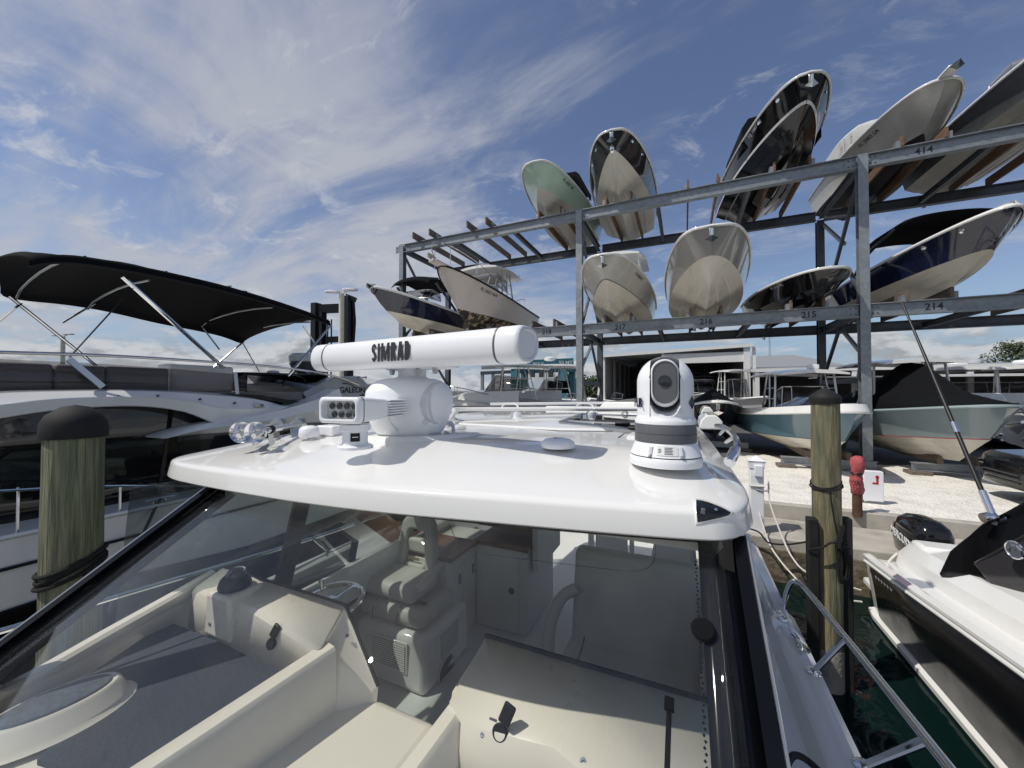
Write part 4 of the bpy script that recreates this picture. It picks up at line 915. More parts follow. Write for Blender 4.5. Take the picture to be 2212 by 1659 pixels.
# ---- searchlight
SB = onroof(767, 968); k = SB.dot(CF)/FPX
MB().lathe([(36*k, 0), (36*k, 5*k), (31*k, 8*k), (28*k, 8*k)], SB, n=32).build('searchlight_base', 'plasticw', hardtop, ang=40)
sl = MB().lathe([(27*k, 6*k), (25*k, 14*k), (25*k, 36*k), (30*k, 38*k), (30*k, 50*k)], SB, n=32).build('searchlight', 'plasticw', hardtop, ang=40)
tocam = Vector((-SB.x, -SB.y, 0)).normalized(); rtc = Vector((-tocam.y, tocam.x, 0))
ln = (tocam*.74-rtc*.67).normalized(); lr = Vector((-ln.y, ln.x, 0)); LC = SB+Vector((0, 0, 81*k))-ln*.0+rtc*(-6*k)
def LP(a, b, c): return LC+lr*a+ln*b+Vector((0, 0, c))
def rrect(w_, h_, r, d, n=4):
    P = []
    for cx, cz, a0 in ((w_-r, h_-r, 0), (-w_+r, h_-r, pi/2), (-w_+r, -h_+r, pi), (w_-r, -h_+r, 3*pi/2)):
        for j in range(n+1): a = a0+pi/2*j/n; P.append(LP(cx+r*cos(a), d, cz+r*sin(a)))
    return P
W_, H_ = .112, .058
MB().loft([rrect(W_*f, H_*f, .02, d) for f, d in ((.74, -.27), (.76, -.16), (.88, -.05), (.95, .02), (.97, .045))]).build('lamp_body', 'plasticw', sl, ang=40)
MB().loft([rrect(W_*f, H_*f, .018, d) for f, d in ((.98, .047), (.98, .052))]).build('lamp_gasket', 'black', sl)
MB().loft([rrect(W_-i, H_-i, .02, d) for i, d in ((.002, .052), (0, .058), (0, .078), (.006, .086), (.012, .088), (.017, .086), (.018, .05))], caps=False).build('lamp_bezel', 'plasticw', sl, ang=40)
MB().add(rrect(W_-.017, H_-.017, .012, .052), [tuple(range(20))]).build('lamp_reflector', 'reflector', sl)
for j in range(8):
    a, c = (-.062+.041*(j % 4)+(.012 if j > 3 else 0), .018 if j < 4 else -.020)
    MB().lathe([(.0155, 0), (.015, .004), (.008, .001), (0, .001)], LP(a, .0535, c), ln, 18).build('led_lens', 'lens', sl, ang=20)
for j in range(7):
    z = -.039+j*.013; MB().b2((0, 0, 0), (0, 0, 0)) if False else None
    fin = MB(); fin.add([LP(.094, -.29, z-.003), LP(-.094, -.29, z-.003), LP(-.102, -.14, z-.003), LP(.102, -.14, z-.003), LP(.094, -.29, z+.003), LP(-.094, -.29, z+.003), LP(-.102, -.14, z+.003), LP(.102, -.14, z+.003)], [(0, 1, 2, 3), (7, 6, 5, 4), (0, 4, 5, 1), (1, 5, 6, 2), (2, 6, 7, 3), (3, 7, 4, 0)])
    fin.build('cooling_fin', 'plasticw', sl, smooth=False)
MB().box(SB+tocam*(25*k)+Vector((0, 0, 25*k)), (18*k, .002, 17*k), Matrix((rtc, tocam, Vector((0, 0, 1)))).transposed()).build('type_label', 'black', sl)
text('label_print', '▬▬', .012, SB+tocam*(26.2*k)+Vector((0, 0, 26*k)), rtc, (0, 0, 1), 'letterw', sl, .0005)
# ---- horns
for j, (bx_, by_) in enumerate(((520, 937), (551, 938))):
    hb_ = onroof(bx_, by_+21); hb_ = hb_+Vector((0, 0, .058))
    tl = onz(686 if j == 0 else 700, 898 if j == 0 else 905, hb_.z+.005); d = (tl-hb_).normalized(); tl = hb_+d*.52
    hn = MB().lathe([(0, .10), (.012, .085), (.020, .058), (.032, .03), (.049, .008), (.056, 0), (.0565, .004), (.052, .014), (.038, .035), (.026, .06), (.019, .10), (.015, .2), (.012, .40), (.012, .46)], hb_, d, 28).build('horn', 'chrome', hardtop, ang=50)
    MB().lathe([(.038, .45), (.045, .465), (.045, .50), (.03, .515), (0, .515)], hb_, d, 24).build('horn_driver', 'brushed', hn, ang=40)
    c_ = hb_+d*.15; MB().lathe([(.021, -.012), (.023, -.01), (.023, .01), (.021, .012)], c_, d, 18).build('horn_clamp', 'black', hn)
    MB().beam(c_+Vector((0, 0, -.02)), c_+Vector((.01, 0, -.085)), .028, .004).build('horn_bracket', 'brushed', hn)
    MB().beam(hb_+d*.42+Vector((0, 0, -.02)), hb_+d*.42+Vector((.02, 0, -.085)), .05, .004).build('horn_bracket', 'brushed', hn)
# small dome, box and wiring behind the searchlight
q = onroof(668, 943); MB().lathe([(.055, 0), (.057, .012), (.054, .045), (.042, .058), (.02, .064), (0, .065)], q, n=28).build('satellite_dome', 'plasticw', hardtop, ang=50)
q = onroof(715, 938); MB().box(q+Vector((0, 0, .025)), (.14, .1, .06)).build('roof_box', 'plasticw', hardtop, bevel=.008)
MB().tube(arc([onz(615, 928, 3.06), onz(640, 918, 3.075), onz(700, 915, 3.075), onz(760, 912, 3.06)], 5), .012, 8).build('horn_hose', 'dkgrey', hardtop)
_bv = BVHTree.FromPolygons([Vector(v) for v in ht.v], ht.f)
def onbrow(px, py):
    h = _bv.ray_cast(CP, ray(px, py).normalized()); return h[0] if h[0] is not None else onz(px, py, 2.93)
# ---- recessed navigation lamp in the brow
n0, n1, n2, n3 = onz(1504, 1082, 2.955), onz(1583, 1111, 2.915), onz(1506, 1132, 2.885), onz(1530, 1080, 2.96)
def rp(px, py): # point on the brow front face
    return onbrow(px, py)
PP = [(1503, 1081), (1514, 1082), (1530, 1086), (1546, 1092), (1562, 1099), (1580, 1109), (1574, 1116), (1558, 1121), (1540, 1125), (1522, 1129), (1506, 1132), (1504, 1115), (1503, 1098)]
PC = (1530, 1107)
def patch(fr, off):
    return [onbrow(PC[0]+(x-PC[0])*fr, PC[1]+(y-PC[1])*fr)+nn*off for x, y in PP]
P0 = [onbrow(*q) for q in PP]
nn = (P0[5]-P0[0]).cross(P0[10]-P0[0]).normalized()
if nn.dot(CP-P0[0]) < 0: nn = -nn
nl = MB().loft([patch(1.16, -.004), patch(1.08, .006), patch(1.0, .007), patch(.96, .002)], caps=False).build('nav_light_bezel', 'gel', hardtop, ang=70)
MB().loft([patch(f, .0045) for f in (.98, .75, .5, .25, .05)], caps=False).build('nav_light', 'darkglass', nl, ang=70)
c_ = onbrow(1518, 1108)+nn*.008
MB().box(c_, (.012, .010, .018)).build('nav_lamp', 'ringgrey', nl, bevel=.002)
MB().lathe([(.005, 0), (.005, .003), (0, .004)], onbrow(1546, 1104)+nn*.006, nn, 12).build('screw', 'brushed', nl)
# ---- stainless grab rail on the right edge of the roof
g = arc([onz(1575, 998, 3.03), onz(1590, 975, 3.06), onz(1592, 955, 3.085), onz(1580, 935, 3.10), onz(1562, 922, 3.115), onz(1548, 920, 3.11)], 6)
MB().tube(g, .013, 10).build('grab_rail', 'chrome', hardtop)
MB().tube([onz(1576, 998, 3.025), onz(1588, 973, 3.055)], .021, 12).build('rail_foot', 'chrome', hardtop)
for a, b in (((1585, 945), (1568, 955)), ((1568, 925), (1555, 938))): MB().tube([onz(*a, 3.095), onz(*b, 3.05)], .008, 8).build('rail_strut', 'chrome', hardtop)
for (px, py, w__, h__) in ((1535, 925, .16, .10), (1527, 898, .13, .10)):
    q = onroof(px, py); MB().loft([[q+Vector((x, y, z)) for x, y, z in ((-s*w__, -.1, zq), (s*w__, -.1, zq), (s*w__, .4, zq), (-s*w__, .4, zq))] for s, zq in ((.5, 0), (.42, h__*.6), (.2, h__))]).build('roof_fairing', 'gel', hardtop, bevel=.01)
# ---- windshield
TLc, TRc = Vector((-2.10, 1.19, 2.82)), Vector((.105, 1.43, 2.82))
slope = Vector((0, -.80, -.70))
def ws(u, v):
    t = TLc.lerp(TRc, u); t = t+Vector((0, -.07*sin(pi*u), 0)); b = t+slope*1.25+Vector((-.48*(1-u)+.05*u, -.28*sin(pi*u), 0)); return t.lerp(b, v)
def wsband(u0, u1, v0, v1, off, nu=16, nv=8):
    nrm = Vector((0, -.66, .75)); mb = MB()
    mb.loft([[ws(u0+(u1-u0)*i/nu, v0+(v1-v0)*j/nv)+nrm*off for i in range(nu+1)] for j in range(nv+1)], closed=False, caps=False); return mb
gl = wsband(.0, 1.0, 0, 1, 0, 28, 10).build('windscreen', 'glass', B0, solid=.006, ang=60)
def frit(mb, name='windscreen_band'): return mb.build(name, 'frit', gl, solid=.003, ang=60)
frit(wsband(.968, 1.02, 0, 1, -.008, 3)); frit(wsband(-.02, .03, 0, 1, -.008, 3)); frit(wsband(.45, 1, -.02, .012, -.008, 20, 2))
dots = MB()
for i in range(110):
    v = .06+.94*i/110; p = ws(.9645-.0012*(i % 2), v)+Vector((0, -.66, .75))*-.010; dots.add([p+Vector((-.004, 0, 0)), p+slope*.004, p+Vector((.004, 0, 0)), p-slope*.004], [(0, 1, 2, 3)])
dots.build('dot_edge', 'frit', gl, smooth=False)
def pillar(sx):
    pts = [ws(1.018 if sx > 0 else -.03, v)+Vector((sx*.012, 0, .0)) for v in (0, .33, .66, 1)]
    MB().loft([[p+Vector((a*sx, b, c)) for a, b, c in ((-.022, -.015, .015), (.012, -.015, .02), (.028, .01, .0), (.02, .07, -.06), (-.02, .07, -.07))] for p in pts]).build('windscreen_pillar', 'frit', B0, ang=50)
    q = [p+Vector((sx*.018, -.012, .02)) for p in pts]; MB().tube(q, .005, 6).build('pillar_trim', 'brushed', B0)
pillar(1); pillar(-1)
for v in (.21, .66):
    p = ws(.968, v); MB().lathe([(.03, -.006), (.032, 0), (.026, .008), (0, .009)], p+Vector((0, -.66, .75))*.004, (0, -.66, .75), 20).build('glass_fixing', 'canvas', gl, ang=40)
# wipers: one lying on the right-hand glass, two at the left pillar
def wiper(a, b, name='wiper'):
    n_ = Vector((0, -.66, .75)); a = a+n_*.03; b = b+n_*.03
    wv = MB(); wv.beam(a, b, .012, .016, up=n_); w_o = wv.build(name, 'canvas', B0)
    MB().beam(a+n_*-.016, b+n_*-.016, .006, .02, up=n_).build('wiper_blade', 'dkgrey', w_o)
    d = (b-a).normalized(); MB().beam(b-d*.025, b+d*.002, .022, .022, up=n_).build('wiper_tip', 'canvas', w_o)
def onws(px, py):
    d = ray(px, py); n_ = Vector((0, -.7, .8)).normalized(); p0 = ws(.5, 0) if px > 900 else TLc; p0 = TRc if px > 1300 else p0
    return CP+d*((p0-CP).dot(n_)/d.dot(n_))
wiper(onws(1441, 1700), onws(1447, 1516))
for a, b in (((-40, 1490), (322, 1190)), ((-40, 1530), (250, 1262))):
    A = onx(*a, -2.50); Bq = onx(*b, -2.46); wv = MB(); wv.tube([A+Vector((0, 0, .05)), Bq+Vector((0, -.02, .03))], .008, 6); wv.build('wiper', 'black', B0)
# underside of the roof lining + sun visor at its front edge
MB().b2((-2.5, 1.45, 2.76), (.1, 5.0, 2.80)).build('roof_lining', 'liner', B0)
# ---- interior
def quad(name, pts, m, parent=B0, th_=.02, bevel=0):
    P = [Vector(p) for p in pts]; n_ = (P[1]-P[0]).cross(P[2]-P[0]).normalized()
    if n_.z < 0: n_ = -n_
    return MB().prism([p-n_*th_ for p in P], n_*th_).build(name, m, parent, bevel=bevel)
MB().b2((-2.75, 1.3, .84), (.1, 6.4, .9)).build('cockpit_floor', 'gelmat', B0)
# helm console (stands higher than the passenger side)
aft = [onz(462, 1233, 2.28), onz(600, 1266, 2.28), onz(742, 1312, 2.28)]
ya = aft[1].y; xa = aft[2].x
cr_ = [onz(522, 1304, 2.235), onz(641, 1382, 2.22), onz(690, 1398, 2.205)]
ZT = 2.055
tb = [onz(362, 1342, ZT), onz(556, 1418, ZT)]
yt = (tb[0].y+tb[1].y)/2; xl_ = -2.42
def cy(p, q, x): t = (x-p.x)/(q.x-p.x); return p.y+(q.y-p.y)*t
console = MB().loft([[Vector((xl_, ya, 2.28)), Vector((-1.9, ya+.006, 2.28)), Vector((xa, ya, 2.28))],
    [Vector((xl_, cr_[0].y+.0, 2.235)), Vector((-1.9, cr_[0].y, 2.235)), Vector((cr_[2].x+.01, cr_[2].y, 2.205))],
    [Vector((xl_, cr_[0].y-.015, 2.22)), Vector((-1.9, cr_[0].y-.015, 2.22)), Vector((cr_[2].x, cr_[2].y-.015, 2.19))],
    [Vector((xl_, yt+.02, ZT-.01)), Vector((-1.9, yt, ZT-.01)), Vector((cr_[2].x-.02, yt, ZT))]], closed=False, caps=False)
helm = console.build('helm_console', 'cream', B0, solid=.012, ang=22)
low_ = onz(817, 1482, 2.0)
MB().tube([Vector((xl_, ya+.008, 2.284)), Vector((xa+.004, ya+.008, 2.284)), low_], .009, 6).build('console_trim', 'black', helm)
MB().prism([Vector((xa, ya, 2.278)), low_, low_+Vector((.0, -.06, -.5)), Vector((cr_[2].x+.10, cr_[2].y-.06, 1.5)), Vector((cr_[2].x, cr_[2].y, 2.2))], (-.02, -.01, 0)).build('console_side', 'cream', helm)
MB().prism([Vector((xl_, ya-.02, 2.26)), Vector((xa-.01, ya-.02, 2.26)), Vector((xa-.01, ya-.02, 1.2)), Vector((xl_, ya-.02, 1.2))], (0, -.02, 0)).build('console_back', 'cream', helm)
for px, py in ((691, 1388), (754, 1371)): MB().lathe([(.008, 0), (.008, .004), (0, .005)], onz(px, py, 2.18)+Vector((.01, -.02, .01)), (.5, -.6, .6), 10).build('screw', 'dkgrey', helm)
T_ = [onz(362, 1342, ZT), onz(556, 1418, ZT), onz(612, 1408, ZT), onz(690, 1440, ZT), onz(255, 1700, ZT), onz(80, 1640, ZT), onz(128, 1590, ZT), onz(165, 1475, ZT)]
quad('dash_tray', T_, 'tray', helm)
rim0, rim1 = onz(700, 1400, 2.19), onz(305, 1659, 2.14)
d = (rim1-rim0); rim2 = rim0+d*1.5
quad('dash_floor', [(-2.45, yt+.1, ZT-.02), (-2.45, .0, ZT-.02), (rim2.x-.3, .0, ZT-.02), (rim2.x, rim2.y, ZT-.02), (rim0.x, rim0.y, ZT-.02), (rim0.x, yt+.1, ZT-.02)], 'cream', helm)
sd_ = Vector((-d.y, d.x, 0)).normalized()
if sd_.x < 0: sd_ = -sd_
MB().loft([[p+sd_*a+Vector((0, 0, z)) for a, z in ((-.045, -.15), (-.03, 0), (-.015, .012), (.045, .012), (.06, -.006), (.066, -.27), (.02, -.27))] for p in (rim0-d.normalized()*.02, rim1, rim2)]).build('dash_rim', 'cream', helm, ang=40)
# left ledge of the dash
ti = [(455, 1300), (368, 1338), (194, 1423), (110, 1465), (-60, 1550)]; tt = [(464, 1235), (374, 1287), (223, 1371), (95, 1445), (-60, 1528)]; zt_ = [2.27, 2.23, 2.17, 2.14, 2.12]
rg = []
for (a_, b_, z_) in zip(ti, tt, zt_):
    i_, t_p = onz(*a_, ZT), onz(*b_, z_); o_p = t_p+Vector((-.03, .0, .004)); rg.append([i_, t_p+Vector((.012, 0, -.01)), t_p, o_p, o_p+Vector((-.04, .02, -.25))])
MB().loft(rg, closed=False, caps=False).build('dash_ledge', 'cream', helm, solid=.008, ang=30)
# raised oval speaker / vent
so_ = onz(120, 1512, 2.13); dv = (onz(205, 1478, 2.13)-onz(38, 1547, 2.13)).normalized(); dw = Vector((-dv.y, dv.x, 0))
def ov(a, b, z): return [so_+dv*a*cos(t)+dw*b*sin(t)+Vector((0, 0, z)) for t in [2*pi*k/36 for k in range(36)]]
MB().loft([ov(.225, .155, -.075), ov(.20, .13, -.06), ov(.178, .105, -.008), ov(.168, .094, .0), ov(.16, .088, -.003)]).build('vent_bezel', 'cream', helm, ang=35)
MB().loft([ov(.152, .082, -.003), ov(.148, .078, .005), ov(.12, .055, .008)]).build('vent_grille', mat('dark_mesh', (.07, .085, .11), .6, var=.3, vscale=60), helm)
# compass on its pod
pc = onz(507, 1283, 2.25)
pod = MB().loft([[pc+Vector((a*sx, b, z)) for sx, b in ((-1, -.085), (1, -.085), (1.1, .10), (-1.1, .10))] for a, z in ((.115, -.185), (.095, .015), (.085, .035))]).build('compass_pod', 'cream', helm, bevel=.028, seg=4)
cp_ = pc+Vector((0, .0, .038))
cpo = MB().lathe([(.072, 0), (.074, .016), (.064, .044), (.048, .06)], cp_, (0, 0, 1), 28).build('compass', 'black', helm, ang=50)
MB().lathe([(.048, .058), (.04, .078), (.024, .09), (0, .094)], cp_, (0, .12, 1), 28).build('compass_dome', 'lens', cpo, ang=60)
cd = MB()
for j in range(11):
    a = .5+j*.21; p = cp_+Vector((.042*cos(a), .042*sin(a), .078)); cd.add([p+Vector((-.0025, 0, 0)), p+Vector((.0025, 0, 0)), p+Vector((.0025, .002, .007)), p+Vector((-.0025, .002, .007))], [(0, 1, 2, 3)])
cd.build('compass_card', 'letterw', cpo, smooth=False)
MB().lathe([(.010, 0), (.010, .01), (.0, .015)], onz(457, 1346, 2.13), (.1, -1, .1), 12).build('pod_screw', 'brushed', helm)
def hit(px, py, ob):
    M_ = world(ob); b_ = BVHTree.FromPolygons([M_ @ v.co for v in ob.data.vertices], [tuple(p.vertices) for p in ob.data.polygons])
    h = b_.ray_cast(CP, ray(px, py).normalized()); return h[0]
def socket(px, py, z, parent, k=1.0):
    q = hit(px, py, parent) or onz(px, py, z); nd = Vector((.1, -.9, .42)).normalized()
    s = MB().lathe([(.03*k, 0), (.032*k, .008), (.026*k, .014), (.02*k, .008), (0, .008)], q, nd, 22).build('socket', 'black', parent, ang=30)
    up_ = Vector((.28, .25, .75)).normalized(); rr_ = up_.cross(nd).normalized()
    c = q+up_*.075*k+nd*.022; MB().box(c, (.05*k, .016, .075*k), Matrix((rr_, nd, up_)).transposed()).build('socket_cap', 'black', s, bevel=.008, seg=3)
    MB().beam(q+up_*.028*k+nd*.01, q+up_*.045*k+nd*.02, .014, .004, up=nd).build('cap_strap', 'black', s)
    return s
socket(588, 1390, 2.125, helm, .8)
MB().box(onz(577, 1365, 2.16), (.036, .012, .042)).build('socket_cap', 'black', helm, bevel=.006)
# steering wheel behind the console
swc = onz(712, 1300, 2.02); sn = Vector((0, -.10, 1)).normalized(); sx_ = Vector((1, 0, 0)); sy_ = sn.cross(sx_)
sw = MB().tube([swc+(sx_*cos(t)+sy_*sin(t))*.185 for t in [2*pi*j/32 for j in range(33)]], .016, 10, cap=False).build('steering_wheel', 'chrome', B0)
for j in range(3):
    a = pi/2+2*pi*j/3; MB().tube([swc, swc+(sx_*cos(a)+sy_*sin(a))*.18], .012, 8).build('wheel_spoke', 'chrome', sw)
MB().lathe([(.04, -.02), (.04, .015), (.0, .02)], swc, sn, 20).build('wheel_hub', 'chrome', sw)
MB().tube([swc+(sx_*-.9+sy_*.42)*.18, swc+(sx_*-.9+sy_*.42)*.18+sn*.06], .014, 8).build('wheel_knob', 'chrome', sw)
# companionway hood between the consoles
h0, h1 = onz(722, 1458, 1.94), onz(952, 1562, 1.94)
hx0, hx1 = h0.x-.02, h1.x; yb_ = (h0.y+h1.y)/2
MB().b2((hx0, -.6, 1.78), (hx1, yb_, 1.94)).build('companion_hatch', 'cream', B0, bevel=.045, seg=4)
MB().b2((hx0-.12, .0, 1.3), (hx1+.12, yb_-.06, 1.60)).build('hatch_well', 'cream', B0)
MB().b2((hx0-.05, yb_-.06, .9), (hx1+.02, yb_-.02, 1.78)).build('companion_bulkhead', 'liner', B0)
# right-hand dash
ZR = 2.06
d0, d1 = onz(1045, 1385, ZR), onz(1560, 1524, ZR)
yr = (d0.y+d1.y)/2
c0_, c1_ = onz(1005, 1497, 2.0), onz(1330, 1530, 2.0)
pd = MB().loft([[Vector((d0.x, yr, ZR)), Vector((-.4, yr+.01, ZR)), Vector((.14, yr, ZR))],
           [Vector((d0.x+.015, 1.375, 2.0)), Vector((-.45, 1.40, 2.0)), Vector((.14, 1.20, 2.0))],
           [Vector((d0.x+.10, 1.33, 1.98)), Vector((-.45, 1.375, 1.985)), Vector((.14, 1.15, 1.985))],
           [Vector((d0.x+.12, 1.27, 1.76)), Vector((-.45, 1.24, 1.76)), Vector((.14, 1.0, 1.76))]], closed=False, caps=False).build('passenger_dash', 'cream', B0, solid=.015, ang=22)
MB().tube([Vector((d0.x-.005, yr+.01, ZR+.006)), Vector((.15, yr+.01, ZR+.006))], .014, 6).build('dash_trim', 'black', pd)
MB().b2((d0.x+.03, yr-.04, 1.0), (.14, yr-.01, ZR-.03)).build('dash_back', 'cream', pd)
quad('dash_tray', [(d0.x+.11, 1.265, 1.77), (-.45, 1.235, 1.77), (.14, .99, 1.77), (.14, .1, 1.77), (-1.0, .1, 1.77), (-1.0, .9, 1.77)], 'tray', pd)
w0_, w1_ = Vector((d0.x, 1.40, 1.99)), Vector((-1.32, .55, 1.90))
w0_ = onz(992, 1500, 2.0); w1_ = onz(885, 1640, 1.95); d = (w1_-w0_); w2_ = w0_+d*3
rm = MB().loft([[p+Vector((a, 0, z)) for a, z in ((-.06, -.5), (-.035, -.06), (-.01, 0), (.05, .01), (.07, -.005), (.14, -.22), (.02, -.5))] for p in (w0_-d*.06, w1_, w2_)]).build('dash_rim', 'cream', pd, ang=40)
MB().prism([Vector((d0.x, yr, ZR)), w0_+Vector((-.035, 0, 0)), w0_+Vector((-.06, -.1, -.5)), Vector((d0.x-.02, yr, 1.0))], (.02, 0, 0)).build('dash_side', 'cream', pd)
socket(1081, 1582, 1.88, pd)
MB().box((hit(1066, 1556, pd) or onz(1066, 1556, 1.93))+Vector((0, -.004, 0.003)), (.03, .006, .012)).build('socket_label', 'ringgrey', pd)
for px, py, z in ((1043, 1588, 1.86), (1261, 1644, 1.81)): MB().lathe([(.012, 0), (.012, .006), (.005, .008), (0, .006)], (hit(px, py, pd) or onz(px, py, z))+Vector((0, -.004, .003)), (0, -.9, .42), 14).build('screw', 'chrome', pd)
# helm seat
hs_ = thing('x', 'x', 'x') if False else None
sx0, sx1, sy0 = -2.58, -2.0, 2.56
bxx = MB(); bxx.loft([[Vector((x, y, z)) for x, y in ((sx0-.02-k, sy0-.06-k), (sx1+.12+k, sy0-.06-k), (sx1+.14+k, 3.15), (sx0-.02-k, 3.15))] for z, k in ((.9, .02), (1.34, 0))]); sbx = bxx.build('seat_box', 'gel', B0, bevel=.05, seg=3)
def louvre(o, r, u, w_, h_, n, parent):
    r = Vector(r).normalized(); u = Vector(u).normalized(); nn_ = r.cross(u); R = Matrix((r, u, nn_)).transposed(); o = Vector(o)
    v = MB(); v.box(o, (w_+.04, h_+.04, .012), R); vo = v.build('vent_grille', 'gel', parent, bevel=.004)
    MB().box(o+nn_*.004, (w_, h_, .008), R).build('vent_dark', 'ringgrey', vo)
    s_ = MB()
    for j in range(n): s_.box(o+nn_*.010+u*(-h_/2+h_*(j+.5)/n), (w_, h_/n*.5, .006), R)
    s_.build('louvre_slats', 'gel', vo, smooth=False)
louvre((-2.22, sy0-.075, 1.16), (1, 0, 0), (0, 0, 1), .34, .21, 12, sbx)
louvre((sx1+.137, 2.83, 1.17), (0, 1, 0), (0, 0, 1), .26, .2, 11, sbx)
MB().lathe([(.13, 0), (.12, .008), (.115, .0), (0, .0)], (sx1+.147, 2.78, .93), (1, 0, 0), 28, ref=(0, 0, 1)).build('speaker_ring', 'plasticw2', sbx)
seat = MB().b2((sx0-.02, sy0+.04, 1.34), (sx1+.06, 3.05, 1.50)).build('helm_seat', 'leather', B0, bevel=.06, seg=4)
MB().b2((sx0-.04, sy0-.02, 1.35), (sx1+.07, sy0+.22, 1.50)).build('seat_bolster', 'leather', seat, bevel=.065, seg=4)
MB().b2((sx0-.03, sy0+.0, 1.52), (sx1-.04, 2.96, 1.665)).build('seat_cushion', 'leather', seat, bevel=.068, seg=5)
for xx in (-2.44, -2.18): MB().tube(arc([(xx, sy0-.025, 1.37), (xx, sy0-.03, 1.43), (xx, sy0+.03, 1.505)], 4), .005, 6).build('seat_seam', 'dkgrey', seat)
def arch_(w_, h_, r, y, z0=1.58, n=8, ti=.12):
    P = []
    for t in range(n+1): a = pi-pi/2*t/n; P.append(Vector((-w_+r+r*cos(a)+ti, y, z0+h_-r+r*sin(a))))
    for t in range(n+1): a = pi/2-pi/2*t/n; P.append(Vector((w_-r+r*cos(a)-ti, y, z0+h_-r+r*sin(a))))
    return [Vector((-w_, y, z0))]+P+[Vector((w_, y, z0))]
xc_ = -2.33
o1 = arch_(.255, .53, .12, 2.92, ti=.075); i1 = arch_(.125, .36, .05, 2.92, z0=1.62, ti=.03)
bt = MB(); vs = [Vector((xc_+p.x, p.y+(p.z-1.6)*.12, p.z)) for p in o1]; vi = [Vector((xc_+p.x, p.y+(p.z-1.6)*.12, p.z)) for p in i1]
n_ = len(vs); Y = Vector((0, .11, 0)); bt.add(vs+vi+[p+Y for p in vs]+[p+Y for p in vi], [(k, k+1, n_+k+1, n_+k) for k in range(n_-1)]+[(2*n_+k, 3*n_+k, 3*n_+k+1, 2*n_+k+1) for k in range(n_-1)]+[(k, 2*n_+k, 2*n_+k+1, k+1) for k in range(n_-1)]+[(n_+k, n_+k+1, 3*n_+k+1, 3*n_+k) for k in range(n_-1)]+[(0, n_, 3*n_, 2*n_), (n_-1, 3*n_-1, 4*n_-1, 2*n_-1)])
bt.build('backrest', 'leather', seat, bevel=.028, seg=3)
MB().b2((xc_-.115, 2.975, 1.76), (xc_+.115, 3.05, 1.90)).build('backrest_pad', 'leather', seat, bevel=.03, seg=3)
MB().b2((xc_-.12, 2.93, 1.60), (xc_+.12, 3.02, 1.68)).build('backrest_pad', 'leather', seat, bevel=.028, seg=3)
for s_ in (-1, 1):
    a = MB(); c_ = Vector((xc_+s_*.31, 2.74, 1.70)); rg = []
    for f, w_, h_ in ((0, .025, .016), (.08, .05, .026), (.5, .05, .032), (.9, .042, .028), (1, .02, .012)):
        rg.append([c_+Vector((w_*cos(t)+s_*.06*(1-f), -.20+.40*f, h_*sin(t)+.03*f)) for t in [2*pi*k/14 for k in range(14)]])
    a.loft(rg).build('armrest', 'leather', seat, ang=60)
ch = MB()
for j in range(9): ch.lathe([(.008, -.006), (.011, 0), (.008, .006)], (xc_-.06+j*.013, 2.95, 1.715+.008*(j % 2)), (1, .3*(j % 3-1), 0), 8)
ch.build('seat_buckle', mat('brass', (.45, .32, .15), .45, metal=.8), seat)
# galley along the left side
gy0, gx = 2.9, -1.99
gal = MB().b2((-2.72, gy0+.1, .9), (gx-.0, 3.88, 1.72)).build('galley_cabinet', 'liner', B0, bevel=.01)
MB().b2((-1.985, 3.5, .9), (-1.42, 4.35, 1.72)).build('galley_return', 'liner', gal, bevel=.02)
MB().b2((-2.74, gy0+.1, 1.722), (-1.955, 3.49, 1.76)).build('countertop', 'teak', gal, bevel=.006)
MB().b2((-2.0, 3.49, 1.722), (-1.40, 4.37, 1.765)).build('countertop', 'teak', gal, bevel=.006)
MB().b2((-2.0, 3.55, 1.9), (-1.40, 4.37, 2.1)).build('wood_locker', 'teak', gal, bevel=.006)
MB().b2((-2.02, 3.52, 2.1), (-1.38, 4.40, 2.34)).build('grill_lid', 'black', gal, bevel=.03)
MB().b2((-1.40, 3.6, 1.5), (-1.34, 4.36, 2.36)).build('galley_end', 'liner', gal, bevel=.01)
for y0_, y1_ in ((3.05, 3.30), (3.34, 3.84)):
    pass
def door(o, r, w_, h_, m='liner'):
    r = Vector(r); u = Vector((0, 0, 1)); nn_ = r.cross(u); R = Matrix((r, u, nn_)).transposed()
    return MB().box(o, (w_, h_, .016), R).build('cabinet_door', m, gal, bevel=.005), R, nn_
for o, r, w_ in (((gx+.004, 3.12, 1.28), (0, 1, 0), .22), ((gx+.004, 3.37, 1.28), (0, 1, 0), .22)):
    dd, R, nn_ = door(o, r, w_, .66); MB().box(Vector(o)+nn_*.011+Vector((0, .06, .22)), (.04, .09, .01), R).build('door_latch', 'dkgrey', gal, bevel=.004)
dd, R, nn_ = door((-1.71, 3.494, 1.30), (1, 0, 0), .42, .66); MB().lathe([(.032, 0), (.032, .01), (.02, .014), (0, .014)], (-1.57, 3.484, 1.33), (0, -1, 0), 20).build('door_latch', 'dkgrey', gal)
